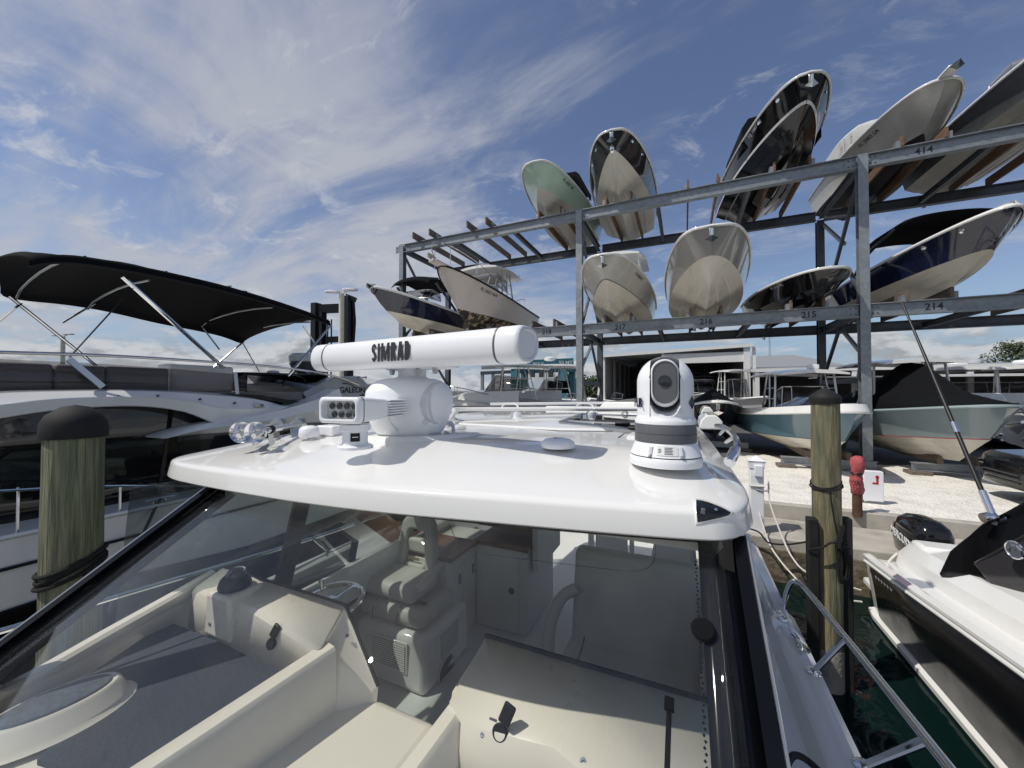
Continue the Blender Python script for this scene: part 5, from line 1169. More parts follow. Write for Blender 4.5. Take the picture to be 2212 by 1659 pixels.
# lounge seat on the right
lx0 = -.86; lo = MB().b2((lx0, 2.15, 1.0), (.08, 3.15, 1.34)).build('lounge_seat', 'leather', B0, bevel=.05, seg=4)
MB().loft([[Vector((x, y+dy, z)) for x, y in ((lx0+.02, 0), (.10, 0), (.10, .14), (lx0+.02, .14))] for z, dy in ((1.30, 2.98), (1.65, 3.06), (2.0, 3.13))]).build('lounge_back', 'leather', lo, bevel=.05, seg=4)
MB().tube(arc([(lx0+.14, 2.2, 1.345), (lx0+.14, 2.6, 1.347), (lx0+.13, 2.98, 1.36), (lx0+.14, 3.07, 1.6), (lx0+.15, 3.12, 1.9)], 5), .005, 6).build('seat_seam', 'dkgrey', lo)
MB().tube(arc([(lx0+.05, 3.03, 1.72), (lx0-.03, 2.93, 1.68), (lx0-.06, 2.75, 1.58), (lx0-.04, 2.62, 1.38), (lx0, 2.5, 1.1)], 6), .045, 12).build('lounge_armrest', 'leather', lo)
MB().b2((-.35, 3.9, .9), (.1, 5.2, 1.55)).build('aft_lounge', 'leather', B0, bevel=.06, seg=3)
# bright cockpit door and transom aft
dr = MB().b2((-1.30, 5.6, .9), (-1.22, 5.66, 2.1)); dr.b2((-.72, 5.6, .9), (-.66, 5.66, 2.1)); dr = dr.build('door_frame', 'gel', B0)
MB().b2((-1.2, 5.62, 1.0), (-.75, 5.65, 2.05)).build('transom_door', 'gel', B0, bevel=.02)
MB().b2((-2.8, 6.9, .8), (.4, 7.4, 1.5)).build('transom', 'gel', B0, bevel=.04)
# left side windows and mullions
XL = -2.74
sw_ = MB().loft([[Vector((XL, y, z0)), Vector((XL+.16, y, 2.80))] for y, z0 in ((1.0, 1.95), (1.55, 1.86), (4.5, 1.62))], closed=False, caps=False).build('side_window', 'sideglass', B0, solid=.006)
def mull(a, b, w_): 
    A, Bq = onx(*a, XL+.01), onx(*b, XL+.01); dd = (Bq-A).normalized(); A = A-dd*.25
    MB().beam(A, Bq, .03, w_, up=(0, 1, 0)).build('window_pillar', 'black', B0)
mull((652, 1085), (605, 1285), .13); mull((778, 1108), (748, 1278), .055); mull((900, 1130), (880, 1230), .05)
MB().loft([[Vector((XL-.06, y, z-.35)), Vector((XL-.06, y, z)), Vector((XL+.05, y, z)), Vector((XL+.05, y, z-.35))] for y, z in ((1.55, 1.86), (4.5, 1.60))]).build('window_sill', 'dkgrey', B0)
MB().tube([Vector((XL, 1.0, 2.3)), Vector((XL+.02, 1.6, 2.78))], .03, 8).build('window_pillar', 'black', B0)
# acrylic sun-visor sheet edge seen through the glass
e = arc([onz(970, 1130, 2.5), onz(985, 1165, 2.46), onz(1010, 1190, 2.44), onz(1250, 1222, 2.40), onz(1370, 1233, 2.38), onz(1410, 1215, 2.42), onz(1418, 1165, 2.52)], 6)
MB().tube(e, .0035, 6).build('visor_edge', 'sideglass', B0)
# ---- rails
def stn(px, py, x=.575, z=1.855): return onz(px, py, z)
ra = [onx(1690, 1334, .60), onx(1697, 1290, .62), onx(1707, 1262, .63), onx(1722, 1257, .64), onx(1745, 1278, .655), onx(1870, 1432, .67), onx(2050, 1659, .66)]
ra.append(ra[-1]+(ra[-1]-ra[-2])*1.6)
br = MB().tube(arc(ra, 6), .0155, 12).build('bow_rail', 'chrome', B0)
for a, b in (((1828, 1378), (1757, 1452)), ((2005, 1598), (1865, 1655))):
    A = onx(*a, .665); Bq = onz(b[0], b[1], 1.86); MB().tube([A, Bq], .0135, 10).build('rail_stanchion', 'chrome', br)
    MB().lathe([(.035, 0), (.034, .006), (.018, .012)], Bq, n=18).build('stanchion_foot', 'chrome', br)
MB().lathe([(.032, 0), (.03, .006), (.017, .012)], onz(1690, 1336, 1.855), n=18).build('stanchion_foot', 'chrome', br)
lr_ = [(-2.98, 4.6, 1.95), (-2.97, 2.6, 2.0), (-2.95, 1.1, 2.13), (-2.93, .4, 2.2), (-2.8, -.6, 2.35)]
b2_ = MB().tube(arc(lr_, 6), .0155, 10).build('side_rail', 'chrome', B0)
for y in (.35, 2.35, 3.2): MB().tube([(-2.955, y, 2.03 if y > 2 else 2.2), (-2.9, y+.35, 1.62 if y > 2 else 1.85)], .013, 10).build('rail_stanchion', 'chrome', b2_)
# cleats, caps
for px, py in ((1727, 1400),):
    q = onz(px, py, 1.85); cl = MB().lathe([(.05, 0), (.05, .006), (.03, .008)], q, n=20).build('deck_cleat', 'chrome', B0)
    MB().tube(arc([q+Vector((-.015, -.075, .03)), q+Vector((0, -.03, .03)), q+Vector((0, .03, .03)), q+Vector((-.015, .075, .03))], 4), .011, 8).build('cleat_horn', 'chrome', cl)
    for dy in (-.025, .025): MB().tube([q+Vector((0, dy, 0)), q+Vector((0, dy, .03))], .009, 8).build('cleat_post', 'chrome', cl)
q = onz(1643, 1275, 1.74); MB().lathe([(.045, 0), (.045, .006), (.03, .008), (.02, .004), (0, .004)], q, n=22).build('filler_cap', 'chrome', B0)
MB().tube(arc([onz(1690, 1700, 1.88), onz(1700, 1655, 1.89), onz(1715, 1632, 1.89), onz(1740, 1640, 1.88), onz(1775, 1670, 1.87)], 6), .012, 10).build('deck_hose', 'black', B0)
MB().lathe([(.03, 0), (.04, .012), (.04, .03), (.03, .04), (0, .045)], onz(1615, 1162, 1.66), n=18).build('deck_fitting', 'gel', B0)
# ------------------------------------------------------------------ flybridge yacht moored on the left
fy = thing('flybridge_yacht', 'white and black flybridge yacht on the left with a long black sun canopy', 'yacht', (-7.5, 3.0, 0))
XH, XN, XF = -5.52, -6.0, -9.3
hb = MB(); rg = []
for y, dx, zd in ((-6.0, -1.2, 2.35), (-3.0, -.25, 2.15), (0, 0, 2.0), (3, 0, 1.97), (7, -.05, 1.9), (9.2, -.1, 1.6)):
    rg.append([Vector((x, y, z)) for x, z in ((XH+dx-.45, -.4), (XH+dx-.12, .3), (XH+dx-.03, 1.15), (XH+dx+.0, zd-.02), (XH+dx-.03, zd), (XH+dx-.5, zd+.01), (-9.4-dx, zd+.01), (-9.85-dx, zd), (-9.7-dx, .3), (-9.3-dx, -.4))])
hb.loft(rg).build('hull', 'gel', fy, ang=30)
# shade low on the white hull side, laid on as a black band
lo = MB(); lo.loft([[Vector((XH+dx+a, y, z)) for a, z in ((-.44, -.4), (-.10, .3), (-.008, 1.15), (.004, z1-.02), (.004, z1))] for y, dx, z1 in ((-6, -1.2, 1.6), (-3, -.25, 1.42), (0, 0, 1.33), (1.8, 0, 1.36), (3.4, 0, 1.1), (7, -.05, .7), (9.2, -.1, .6))], closed=False, caps=False); lo.build('hull_shade', 'panelblack', fy, solid=.01)
MB().tube([(XH+.012, -5, 1.86), (XH+.012, 0, 1.73), (XH+.012, 3, 1.70), (XH-.03, 8, 1.62)], .016, 6).build('rub_rail', 'black', fy)
MB().tube([(XH+.0, -3.0, 2.17), (XH+.01, 0, 2.01), (XH+.01, 3, 1.98), (XH-.03, 7, 1.91)], .02, 8).build('toe_rail', 'gel', fy)
# glossy black saloon sides
sg = MB(); sg.loft([[Vector((x, y, z)) for x, z in ((XH-.50+d, 1.98), (XH-.52+d, 2.6), (XH-.56+d, 3.15), (-9.2, 3.15), (-9.4, 1.98))] for y, d in ((-1.8, -.8), (.2, -.2), (2.0, 0), (7.4, -.02), (7.8, -.05))]); sl_ = sg.build('saloon', 'darkglass', fy, ang=30)
for y in (.9, 2.6, 4.6): MB().beam((XH-.49, y, 2.0), (XH-.55, y+.15, 3.1), .012, .05).build('window_mullion', 'black', sl_)
# interior shapes seen through the glass are left to the reflections; low side rail
srl = MB(); srl.tube(arc([onx(-200, 1066, XH-.06), onx(0, 1060, XH-.06), onx(200, 1050, XH-.06), onx(430, 1050, XH-.06), onx(560, 1048, XH-.06)], 4), .014, 8); srl = srl.build('side_rail', 'chrome', fy)
for px in (40, 260, 455): p = onx(px, 1052, XH-.06); MB().tube([p, Vector((p.x, p.y, 2.0))], .011, 6).build('rail_post', 'chrome', srl)
# white wing of the flybridge overhang
def W5(px, py, x=-5.76): return onx(px, py, x)
lowr = [W5(-160, 940), W5(0, 905), W5(150, 884), W5(300, 878), W5(400, 890), W5(470, 916), W5(520, 918), W5(575, 905), W5(628, 882)]
upr = [W5(-160, 862), W5(0, 846), W5(150, 842), W5(300, 841), W5(400, 844), W5(470, 848), W5(520, 852), W5(575, 861), W5(628, 878)]
lowr, upr = arc(lowr, 4), arc(upr, 4)
wing = MB(); rg = []
for i, (a, b) in enumerate(zip(lowr, upr)):
    m = a.lerp(b, .52); R = [a+Vector((-.5, 0, .08)), a+Vector((-.02, 0, 0)), a+Vector((.0, 0, .01)), m+Vector((.015, 0, 0)), m+Vector((-.01, 0, .02)), b.lerp(m, .2)+Vector((-.09, 0, 0)), b+Vector((-.2, 0, .0)), b+Vector((-.5, 0, .0))]
    rg.append(R)
wing.loft(rg).build('flybridge_wing', 'gel', fy, ang=24)
for px, py in ((170, 855), (253, 846), (338, 845), (430, 852), (505, 860)):
    q = W5(px, py+10, -5.80); MB().lathe([(.012, -.03), (.014, .004), (0, .006)], q+Vector((.03, 0, 0)), (1, 0, .3), 10).build('wing_stud', 'dkgrey', fy)
q = W5(560, 876, -5.76); wl = MB().box(q, (.02, .14, .05)).build('wing_light', 'brushed', fy, bevel=.006); MB().lathe([(.018, 0), (.018, .01), (0, .012)], q+Vector((.01, .03, 0)), (1, 0, 0), 12).build('lamp_lens', 'lens', wl)
# flybridge floor, coaming and smoked screen
MB().b2((-9.3, .2, 3.15), (-6.05, 4.6, 3.28)).build('flybridge_floor', 'gel', fy)
def scr(x, m, name, pts, off=.0, th_=.01):
    lo_, hi_ = [onx(a, b, x) for a, b in pts[0]], [onx(a, b, x) for a, b in pts[1]]
    return MB().loft([[p+Vector((off, 0, 0)) for p in lo_], [p+Vector((off-.05, 0, 0)) for p in hi_]], closed=False, caps=False).build(name, m, fy, solid=th_, ang=10)
scr(XN, 'smoke', 'fly_screen', ([(-150, 850), (0, 850), (230, 846), (370, 846), (510, 852), (620, 866), (720, 880)], [(-150, 764), (0, 775), (230, 786), (370, 796), (510, 808), (620, 822), (720, 840)]))
W['seatgrey'] = mat('grey_seat_back', (.26, .255, .25), .6, var=.08)
for (x0, x1) in ((-120, 115), (118, 228), (231, 366)):
    a, b = onx(x0, 846, XN-.1), onx(x1, 846, XN-.1); MB().b2((XN-.32, a.y, 3.28), (XN-.1, b.y, 3.585)).build('fly_seat', 'seatgrey', fy, bevel=.03)
a, b = onx(368, 846, XN-.25), onx(505, 846, XN-.25); wl_ = MB().b2((XN-.6, a.y, 3.28), (XN-.25, b.y, 3.66)).build('wet_bar', 'liner', fy, bevel=.03)
# stainless rail along the screen and its flat struts
rp_ = arc([onx(-150, 755, XN+.03), onx(0, 761, XN+.03), onx(200, 767, XN+.03), onx(400, 778, XN+.03), onx(600, 793, XN+.03), onx(720, 812, XN+.03), onx(775, 832, XN+.03)], 4)
MB().tube(rp_, .017, 8).build('fly_rail', 'chrome', fy)
for p, q, w_ in (((148, 775), (222, 836), .06), ((508, 806), (512, 852), .05)):
    A, Bq = onx(*p, XN+.03), onx(*q, XN+.06); MB().beam(A, Bq, .02, w_, up=(0, 1, 0)).build('rail_strut', 'brushed', fy)
# helm screen, dash and aft coaming
a = onx(525, 808, XN-.3); b = onx(700, 850, XN-.3)
MB().loft([[Vector((x, y, z)) for x in (-8.6, -6.25)] for y, z in ((a.y, 3.3), (a.y, 3.58), (b.y, 3.60), (b.y+.3, 3.3))], closed=False, caps=False).build('fly_console', 'blackgel', fy, solid=.03, ang=20)
f_ = MB(); f_.tube(arc([onx(532, 850, XN-.2), onx(533, 818, XN-.2), onx(545, 808, XN-.2), onx(640, 812, XN-.2), onx(660, 825, XN-.2), onx(664, 850, XN-.2)], 4), .014, 6); f_.build('seat_frame', 'black', fy)
blk = [(505, 848), (620, 852), (700, 862), (760, 905), (690, 915), (628, 905), (560, 880)]
MB().prism([onx(px, py, XN+.1) for px, py in ((480, 850), (560, 853), (640, 866), (705, 872), (740, 905), (640, 925), (540, 905), (560, 903), (628, 884), (625, 872), (560, 862))], (-.06, 0, 0)).build('fly_side', 'blackgel', fy)
text('lettering', '44', .16, onx(640, 880, XN+.115), (0, 1, 0), (0, 0, 1), 'letterc', fy, .004, .002, shear=.3, sx=1.3)
p = onx(663, 882, XN+.112); sq = MB()
for (y0, z0, y1, z1) in ((-.1, -.06, .1, -.045), (-.1, .045, .1, .06), (-.1, -.06, -.085, .06), (.085, -.06, .1, .06)): sq.b2((p.x, p.y+y0, p.z+z0), (p.x+.006, p.y+y1, p.z+z1))
sq.build('lettering', 'letterc', fy)
# white spear-shaped moulding sweeping up to the radar arch
sp_ = [(355, 945), (430, 922), (520, 905), (600, 888), (690, 862), (735, 840)]; sp2 = [(357, 948), (430, 938), (520, 932), (600, 926), (690, 915), (740, 900)]
A, Bq = arc([onx(px, py, XH-.1) for px, py in sp_], 4), arc([onx(px, py, XH-.1) for px, py in sp2], 4)
MB().loft([[a+Vector((-.5, 0, 0)), a+Vector((-.02, 0, 0)), a.lerp(b, .4)+Vector((.05, 0, 0)), b+Vector((-.02, 0, 0)), b+Vector((-.5, 0, 0))] for a, b in zip(A, Bq)]).build('side_moulding', 'gel', fy, ang=40)
W['archgrey'] = mat('pearl_grey_paint', (.36, .37, .38), .3, coat=.4, var=.04)
ar = MB().prism([onx(px, py, -6.0) for px, py in ((655, 848), (715, 818), (723, 814), (778, 812), (795, 830), (768, 868), (740, 902), (690, 900))], (-.22, 0, 0)).build('radar_arch', 'archgrey', fy, bevel=.02)
text('lettering', 'GALEON', .155, onx(762, 843, -5.99), (0, 1, 0), (0, 0, 1), 'letter', ar, .003, .002, sx=1.05)
MB().tube(arc([onx(740, 828, -5.985), onx(752, 829, -5.985), onx(764, 834, -5.985), onx(770, 839, -5.985)], 4), [.004, .011, .011, .009, .009, .008, .008, .007, .006, .005, .004, .003, .002], 6).build('emblem', 'letter', ar)
hh = onx(775, 816, -5.95); MB().lathe([(.035, 0), (.02, .03), (.012, .08), (.02, .14), (.03, .16)], hh, (.3, 1, .1), 12).build('arch_horn', 'brushed', ar)
hd = MB().lathe([(.2, 0), (.33, .05), (.34, .16), (.28, .22), (.05, .24), (0, .24)], onx(662, 787, -7.4), n=24).build('radar_dome', 'plasticw', fy)
MB().lathe([(.14, -.25), (.3, -.06), (.33, .02)], onx(662, 787, -7.4), n=24).build('dome_base', 'ringgrey', fy)
for p, q in (((650, 792), (690, 830)), ((690, 785), (672, 830)), ((700, 770), (705, 830)), ((640, 800), (610, 835))): MB().tube([onx(*p, -7.3), onx(*q, -7.0)], .025, 6).build('arch_strut', 'brushed', fy)
MB().b2((-9.0, 5.0, 3.2), (-6.2, 7.0, 3.45)).build('aft_deck', 'archgrey', fy, bevel=.05)
dm = MB().lathe([(.10, 0), (.11, .03), (.06, .05), (0, .055)], onx(590, 806, -7.2), n=16).build('gps_antenna', 'plasticw', fy)
# sun canopy
ne = [(62, 559), (100, 553), (160, 553), (240, 565), (330, 582), (420, 602), (500, 622), (600, 652), (680, 680), (712, 694)]
fa = [(2, 622), (15, 632), (60, 640), (150, 650), (240, 666), (340, 690), (430, 708), (480, 720), (512, 732), (527, 737)]
N_ = arc([onx(px, py, -6.0) for px, py in ne], 3); F_ = arc([onx(px, py, -9.2) for px, py in fa], 3)
n_ = len(N_); rg = []
for i, (a, b) in enumerate(zip(N_, F_)):
    f = i/(n_-1); R = []
    hgt = .14+.05*sin(f*20)
    dn = .14
    for j in range(15):
        t = j/14; p = a.lerp(b, t); p.z += hgt*(sin(pi*t)**.7); p.y += .25*(1-2*abs(t-.5))*(1 if f > .9 else (-1 if f < .1 else 0))*.6
        R.append(p)
    rg.append([a+Vector((.02, 0, -dn*.6))]+R+[b+Vector((-.02, 0, -dn*.5))])
canopy = MB().loft(rg, closed=False, caps=False).build('sun_canopy', 'canvas', fy, solid=.02, ang=70)
for i in (7, 13, 19):
    MB().tube([p+Vector((0, 0, .014)) for p in rg[i][1:-1]], .007, 5).build('canopy_seam', 'capblack', canopy)
MB().tube([r[0]+Vector((.004, 0, 0)) for r in rg], .010, 6).build('canopy_hem', 'capblack', canopy)
def pole(a, xa, b, xb, r=.021): return MB().tube([onx(*a, xa), onx(*b, xb)], r, 8).build('canopy_pole', 'chrome', canopy)
pole((265, 598), -6.05, (483, 795), -6.05, .026); pole((20, 640), -9.15, (208, 790), -9.15, .024)
pole((715, 703), -6.05, (622, 812), -6.05); pole((527, 738), -9.15, (460, 795), -9.15)
pole((362, 592) if False else (435, 704), -9.1, (474, 755), -9.1, .016); pole((575, 622) if False else (655, 705), -6.1, (690, 755), -6.1, .014)
pole((136, 697), -9.1, (205, 656), -9.1, .016)
for k, (p, q) in enumerate((((36, 640), (131, 601)), ((190, 665), (376, 656 - 45)), ((350, 668), (420, 634)), ((436, 702), (525, 663)), ((514, 726), (600, 690)))):
    A = onx(*p, -9.1); Bq = onx(*q, -8.0); Bq.z = A.z+.30; Bq.y = A.y+.02
    pts = [A+Vector((0, 0, -.02))]+[A.lerp(Vector((-6.1, A.y*.85 if False else A.y-.35, A.z)), t)+Vector((0, 0, .10*sin(pi*t)**.7+.02)) for t in (.1, .3, .5, .7, .9)]
    MB().tube(pts, .016, 6).build('canopy_bow', 'brushed', canopy)
def strap(a, xa, b, xb): MB().beam(onx(*a, xa), onx(*b, xb), .035, .006).build('canopy_strap', 'black', canopy)
strap((287, 622), -6.05, (150, 772), -6.03); strap((46, 655), -9.15, (-60, 740), -8.6); strap((525, 742), -9.1, (560, 803), -8.8); strap((660, 708), -6.1, (610, 800), -6.5) if False else None
cl_ = onx(345, 1086, XH-.05); ck = MB().tube([cl_+Vector((0, -.14, .05)), cl_+Vector((0, .14, .05))], .018, 8).build('deck_cleat', 'chrome', fy)
for dy in (-.05, .05): MB().tube([cl_+Vector((0, dy, -.05)), cl_+Vector((0, dy, .05))], .014, 6).build('cleat_post', 'chrome', ck)
ml = MB().tube([cl_+Vector((.02, 0, .05)), onx(335, 1098, XH+.02), onx(306, 1160, XH+.15), onx(270, 1235, XH+.4), onx(235, 1320, XH+.8)], .016, 8)
tag(ml.build('mooring_line', 'rope', None), 'black mooring line hanging from the cleat of the flybridge yacht', 'rope')
# ------------------------------------------------------------------ mooring piles
W['pilewet'] = mat('barnacled_pile', (.33, .31, .27), .8, var=.2, vscale=4, bump=.5, bscale=25)
def coil(c, r, z, tilt, turns, rr, name, parent):
    pts = []
    for k in range(turns*24+1):
        a = 2*pi*k/24; pts.append(Vector((c[0]+(r+.006*sin(a*.37))*cos(a), c[1]+(r+.006*sin(a*.37))*sin(a), z+tilt*sin(a+.4)+.028*k/24+.01*sin(a*1.7))))
    return MB().tube(pts, rr, 7).build(name, 'rope', parent)
pl = at(160, 1000, 2.72); pc_ = (pl.x, pl.y)
pile = thing('mooring_pile', 'greenish timber mooring pile with domed black cap beside the flybridge yacht', 'piling', (pl.x, pl.y, 0), group='timber mooring piles')
def rough(mb, c, amp, seed):
    rnd = random.Random(seed); ph = [rnd.uniform(0, 6.28) for _ in range(8)]
    def f(v):
        x, y, z = v; a = atan2(y-c[1], x-c[0]); r = hypot(x-c[0], y-c[1])
        d = amp*(.5*sin(3*a+ph[0]+z*.7)+.35*sin(7*a+ph[1]-z*.4)+.3*sin(13*a+ph[2]+.3*sin(z*3+ph[3]))+.25*sin(29*a+ph[4])+.3*sin(z*5.1+ph[5]+2*a))
        k = (r+d)/r; return (c[0]+(x-c[0])*k, c[1]+(y-c[1])*k, z)
    mb.v = [f(v) for v in mb.v]; return mb
rough(MB().lathe([(.160, -3.5)]+[(.158-.008*k/30, 3.03*k/30) for k in range(31)], (pl.x, pl.y, 0), n=96), pc_, .004, 3).build('post', 'pile', pile)
ct = at(168, 905, 2.72).z
MB().lathe([(.168, ct-.13), (.17, ct-.11), (.165, ct-.03), (.14, ct+.03), (.07, ct+.085), (0, ct+.10)], (pl.x, pl.y, 0), n=40).build('pile_cap', 'capblack', pile, ang=60)
rp = coil(pc_, .162, at(160, 1215, 2.72).z-.08, .07, 4, .014, 'mooring_rope', None); tag(rp, 'black rope wound around the greenish pile near the flybridge yacht', 'rope')
pr_ = Vector((1.448, 5.44, 0))
pile2 = thing('mooring_pile', 'brown timber mooring pile with pointed black cap and black rubbing strips beside the bow rail', 'piling', pr_, group='timber mooring piles')
zt = at(1790, 868, 4.37).z
rough(MB().lathe([(.135-.005*k/30, .42+(zt-.42)*k/30) for k in range(31)], pr_, n=96), (pr_.x, pr_.y), .0035, 8).build('post', mat('two_tone_pine', (.215, .18, .105), .9, var=.45, vscale=6, stretch=(6, 6, .5), col2=(.14, .145, .09), c2=(.42, .6), c2scale=1.4, bump=.6, bscale=14), pile2)
MB().lathe([(.14, -3.5), (.139, .3), (.1375, .44)], pr_, n=36).build('wet_sleeve', 'pilewet', pile2)
MB().lathe([(.143, zt-.02), (.148, zt+.03), (.146, zt+.06), (.08, zt+.12), (0, zt+.165)], pr_, n=36).build('pile_cap', 'capblack', pile2, ang=50)
for px, w_ in ((1755, .035), (1828, .03)):
    p = at(px, 1120, 4.37); q = at(px, 1118, 4.30); MB().b2((q.x-.055, q.y-.06, -.6), (q.x+.04, q.y+.06, q.z)).build('rubbing_strip', 'capblack', pile2, bevel=.012)
rp = coil((pr_.x, pr_.y), .140, at(1790, 1050, 4.37).z, .04, 2, .009, 'hitch_rope', None)
tag(rp, 'thin black rope hitched around the upper part of the brown pile', 'rope')
dn = at(1793, 1060, 4.2); d2 = at(1812, 1165, 4.2)
MB().tube(arc([dn, at(1800, 1110, 4.2), d2], 4), .008, 6).build('rope_tail', 'rope', None).name = 'rope_tail'
_t = bpy.data.objects['rope_tail']; _w = world(rp).inverted(); _t.parent = rp; _t.data.transform(_w)
rc = MB(); pts = []
for k in range(8*20+1):
    a = 2*pi*k/20; c = at(1820, 1215, 4.18); pts.append(c+CR*(.055*cos(a)+.018*sin(k*.21))+Vector((0, 0, 1))*(.20*sin(a)+.03*sin(k*.07))+CF*(.02*sin(k*.33)))
rc.tube(pts, .011, 6); rc = rc.build('rope_coil', 'rope', None); tag(rc, 'coiled black rope hanging on the brown pile', 'rope')
MB().box(at(1815, 1160, 4.14), (.045, .03, .26), Matrix.Rotation(.15, 3, 'Y')).build('coil_hook', 'capblack', pile2, bevel=.01)
MB().tube(arc([at(1744, 1187, 4.25), at(1775, 1183, 4.17), at(1800, 1172, 4.15), at(1835, 1185, 4.2)], 5), .011, 6).build('rope_wrap', 'rope', None).name = 'rope_wrap'
_t = bpy.data.objects['rope_wrap']; _w = world(rc).inverted(); _t.parent = rc; _t.data.transform(_w)
# ------------------------------------------------------------------ boat with black sides on the right
rb = thing('sports_cruiser', 'white sports cruiser with black side panels and black arch moored at right', 'motor cruiser', (3.6, 4.5, 0))
hb = MB(); rg = []
for y, zg, x0 in ((7.45, .86, 2.42), (7.2, .90, 2.38), (6.0, 1.0, 2.38), (4.4, 1.16, 2.38), (2.5, 1.32, 2.38), (.0, 1.55, 2.5), (-3, 1.9, 3.1)):
    rg.append([Vector((x, y, z)) for x, z in ((x0+.45, -.5), (x0+.12, -.05), (x0+.05, .03), (x0+.05, .08), (x0+.115, .10), (x0+.062, zg*.55), (x0+.02, zg-.05), (x0+.0, zg-.045), (x0-.01, zg), (x0+.06, zg+.02), (x0+.11, zg-.0), (x0+.125, zg-.05), (x0+.36, zg-.05), (x0+.40, zg+.10), (x0+.52, zg+.24), (x0+.95, zg+.30), (x0+1.15, zg+.18), (x0+1.2, zg-.4), (x0+2.0, zg-.4), (x0+2.3, -.5))])
hb.loft(rg[::-1]).build('hull', 'gel', rb, ang=24)
pn = MB(); pn.loft([[Vector((x0-.012+b, y, z)) for b, z in ((.105, .13), (.058, zg*.55), (.012, zg-.10))] for y, zg, x0 in ((7.1, .90, 2.38), (6.0, 1.0, 2.38), (4.4, 1.16, 2.38), (2.5, 1.32, 2.38), (.5, 1.5, 2.46))], closed=False, caps=False); pnl = pn.build('side_panel', 'panelblack', rb, solid=.012)
MB().tube([(2.355, 7.2, .845), (2.355, 6, .945), (2.355, 4.4, 1.105), (2.355, 2.5, 1.265), (2.4, 0, 1.48)], .02, 8).build('rub_rail', 'gel', rb)
text('lettering', 'ENTERPRISE'[:0]+'~~~~~~', .13, (2.36, 6.75, .70), (0, -1, .08), (0, 0, 1), 'letterc', pnl, .003, .002) if False else None
sc_ = MB()
for k in range(6):
    y = 6.92-k*.085; z = .735+k*.006; sc_.tube([(2.372, y, z+.02), (2.376, y-.03, z-.015), (2.372, y-.05, z+.02)], .006, 5)
sc_.build('name_script', 'letterc', pnl)
MB().lathe([(.03, -.03), (.03, .008), (.015, .01)], (2.40, 3.95, .80), (-1, 0, 0), 16).build('hull_outlet', 'chrome', rb)
MB().b2((2.55, 7.4, .25), (4.6, 7.9, .36)).build('swim_platform', 'gel', rb, bevel=.03)
MB().b2((2.9, 7.0, .3), (4.6, 7.35, 1.2)).build('transom', 'gel', rb, bevel=.05)
# outboard: large black cowl
oc = onz(1990, 1165, 1.25); oc = at(1992, 1160, 6.0); R = []
om = MB()
for f, a, b, dy in ((0, .20, .30, 0), (.12, .25, .40, 0), (.45, .27, .46, .02), (.72, .26, .45, .0), (.88, .22, .38, -.02), (.97, .15, .28, -.03), (1.0, .06, .14, -.03)):
    R.append([oc+Vector((a*abs(cos(t))**.6*(1 if cos(t) > 0 else -1), dy+b*abs(sin(t))**.75*(1 if sin(t) > 0 else -1), -.40+f*.72)) for t in [2*pi*k/28 for k in range(28)]])
om = om.loft(R).build('outboard', 'blackgel', rb, ang=40)
MB().b2((oc.x-.12, oc.y-.2, -.6), (oc.x+.12, oc.y+.25, oc.z-.38)).build('lower_unit', 'blackgel', om, bevel=.04)
text('lettering', 'MERCURY', .16, oc+Vector((-.283, -.06, -.02)), (0, -1, -.12), (0, 0, 1), 'letterw', om, .004, .003, sx=.85)
# black arch with emblem, second dark wing behind
A = [at(px, py, D) for px, py, D in ((2022, 1245, 4.6), (2050, 1190, 4.6), (2120, 1130, 4.3), (2212, 1085, 3.9), (2330, 1030, 3.6), (2400, 1250, 3.6), (2212, 1290, 3.9), (2165, 1310, 4.1), (2070, 1262, 4.5))]
arch = MB().prism(A, Vector((.16, .05, 0))).build('arch', 'blackgel', rb, bevel=.03)
A2 = [at(px, py, D) for px, py, D in ((2105, 1215, 4.22), (2212, 1155, 3.82), (2330, 1100, 3.55), (2380, 1230, 3.5), (2212, 1283, 3.84), (2172, 1296, 3.98))]
MB().prism([p+Vector((-.012, -.01, 0)) for p in A2], Vector((-.015, -.02, 0))).build('arch_panel', 'charcoal', arch, bevel=.012)
ec = at(2193, 1188, 3.78); en = Vector((-1, -.32, 0)).normalized(); er = Vector((0, 0, 1)).cross(en)
em = MB().lathe([(.085, -.02), (.088, .008), (.078, .014), (.072, .006), (0, .006)], ec, en, 32).build('emblem_ring', 'chrome', arch, ang=30)
for s_ in (-1, 1):
    m_ = MB(); m_.prism([ec+en*.010+er*(s_*a)+Vector((0, 0, b)) for a, b in ((.058, -.035), (.058, .012), (.02, .05), (.0, .02), (.0, -.008), (.022, .016), (.04, -.002), (.04, -.035))], en*.006); m_.build('emblem', 'chrome', em)
# outrigger pole on the arch
b0_, b1_ = at(2143, 1112, 4.1), at(1948, 652, 5.6)
op = MB().tube([b0_, b0_.lerp(b1_, .05), b0_.lerp(b1_, .5), b1_], [.026, .022, .020, .012], 10).build('outrigger_pole', 'black', arch)
for t0, t1, r_ in ((0, .085, .032), (.315, .36, .027)): MB().tube([b0_.lerp(b1_, t0), b0_.lerp(b1_, t1)], r_, 12).build('pole_fitting', 'chrome', op)
MB().tube([b0_+CR*(.0)+Vector((0, 0, -.05)), b0_.lerp(b1_, .16)+CR*.03], .012, 6).build('pole_brace', 'black', op)
MB().lathe([(.05, -.06), (.055, 0), (.05, .05), (.02, .07)], b0_+Vector((-.02, 0, -.03)), (1, .2, .2), 16).build('pole_base', 'chrome', op)
MB().tube(arc([b0_+CR*.02+Vector((0, 0, -.08)), b0_+CR*.12+Vector((0, 0, -.06)), b0_+CR*.17+Vector((0, 0, -.02))], 4), .032, 10).build('rod_holder', 'chrome', arch)
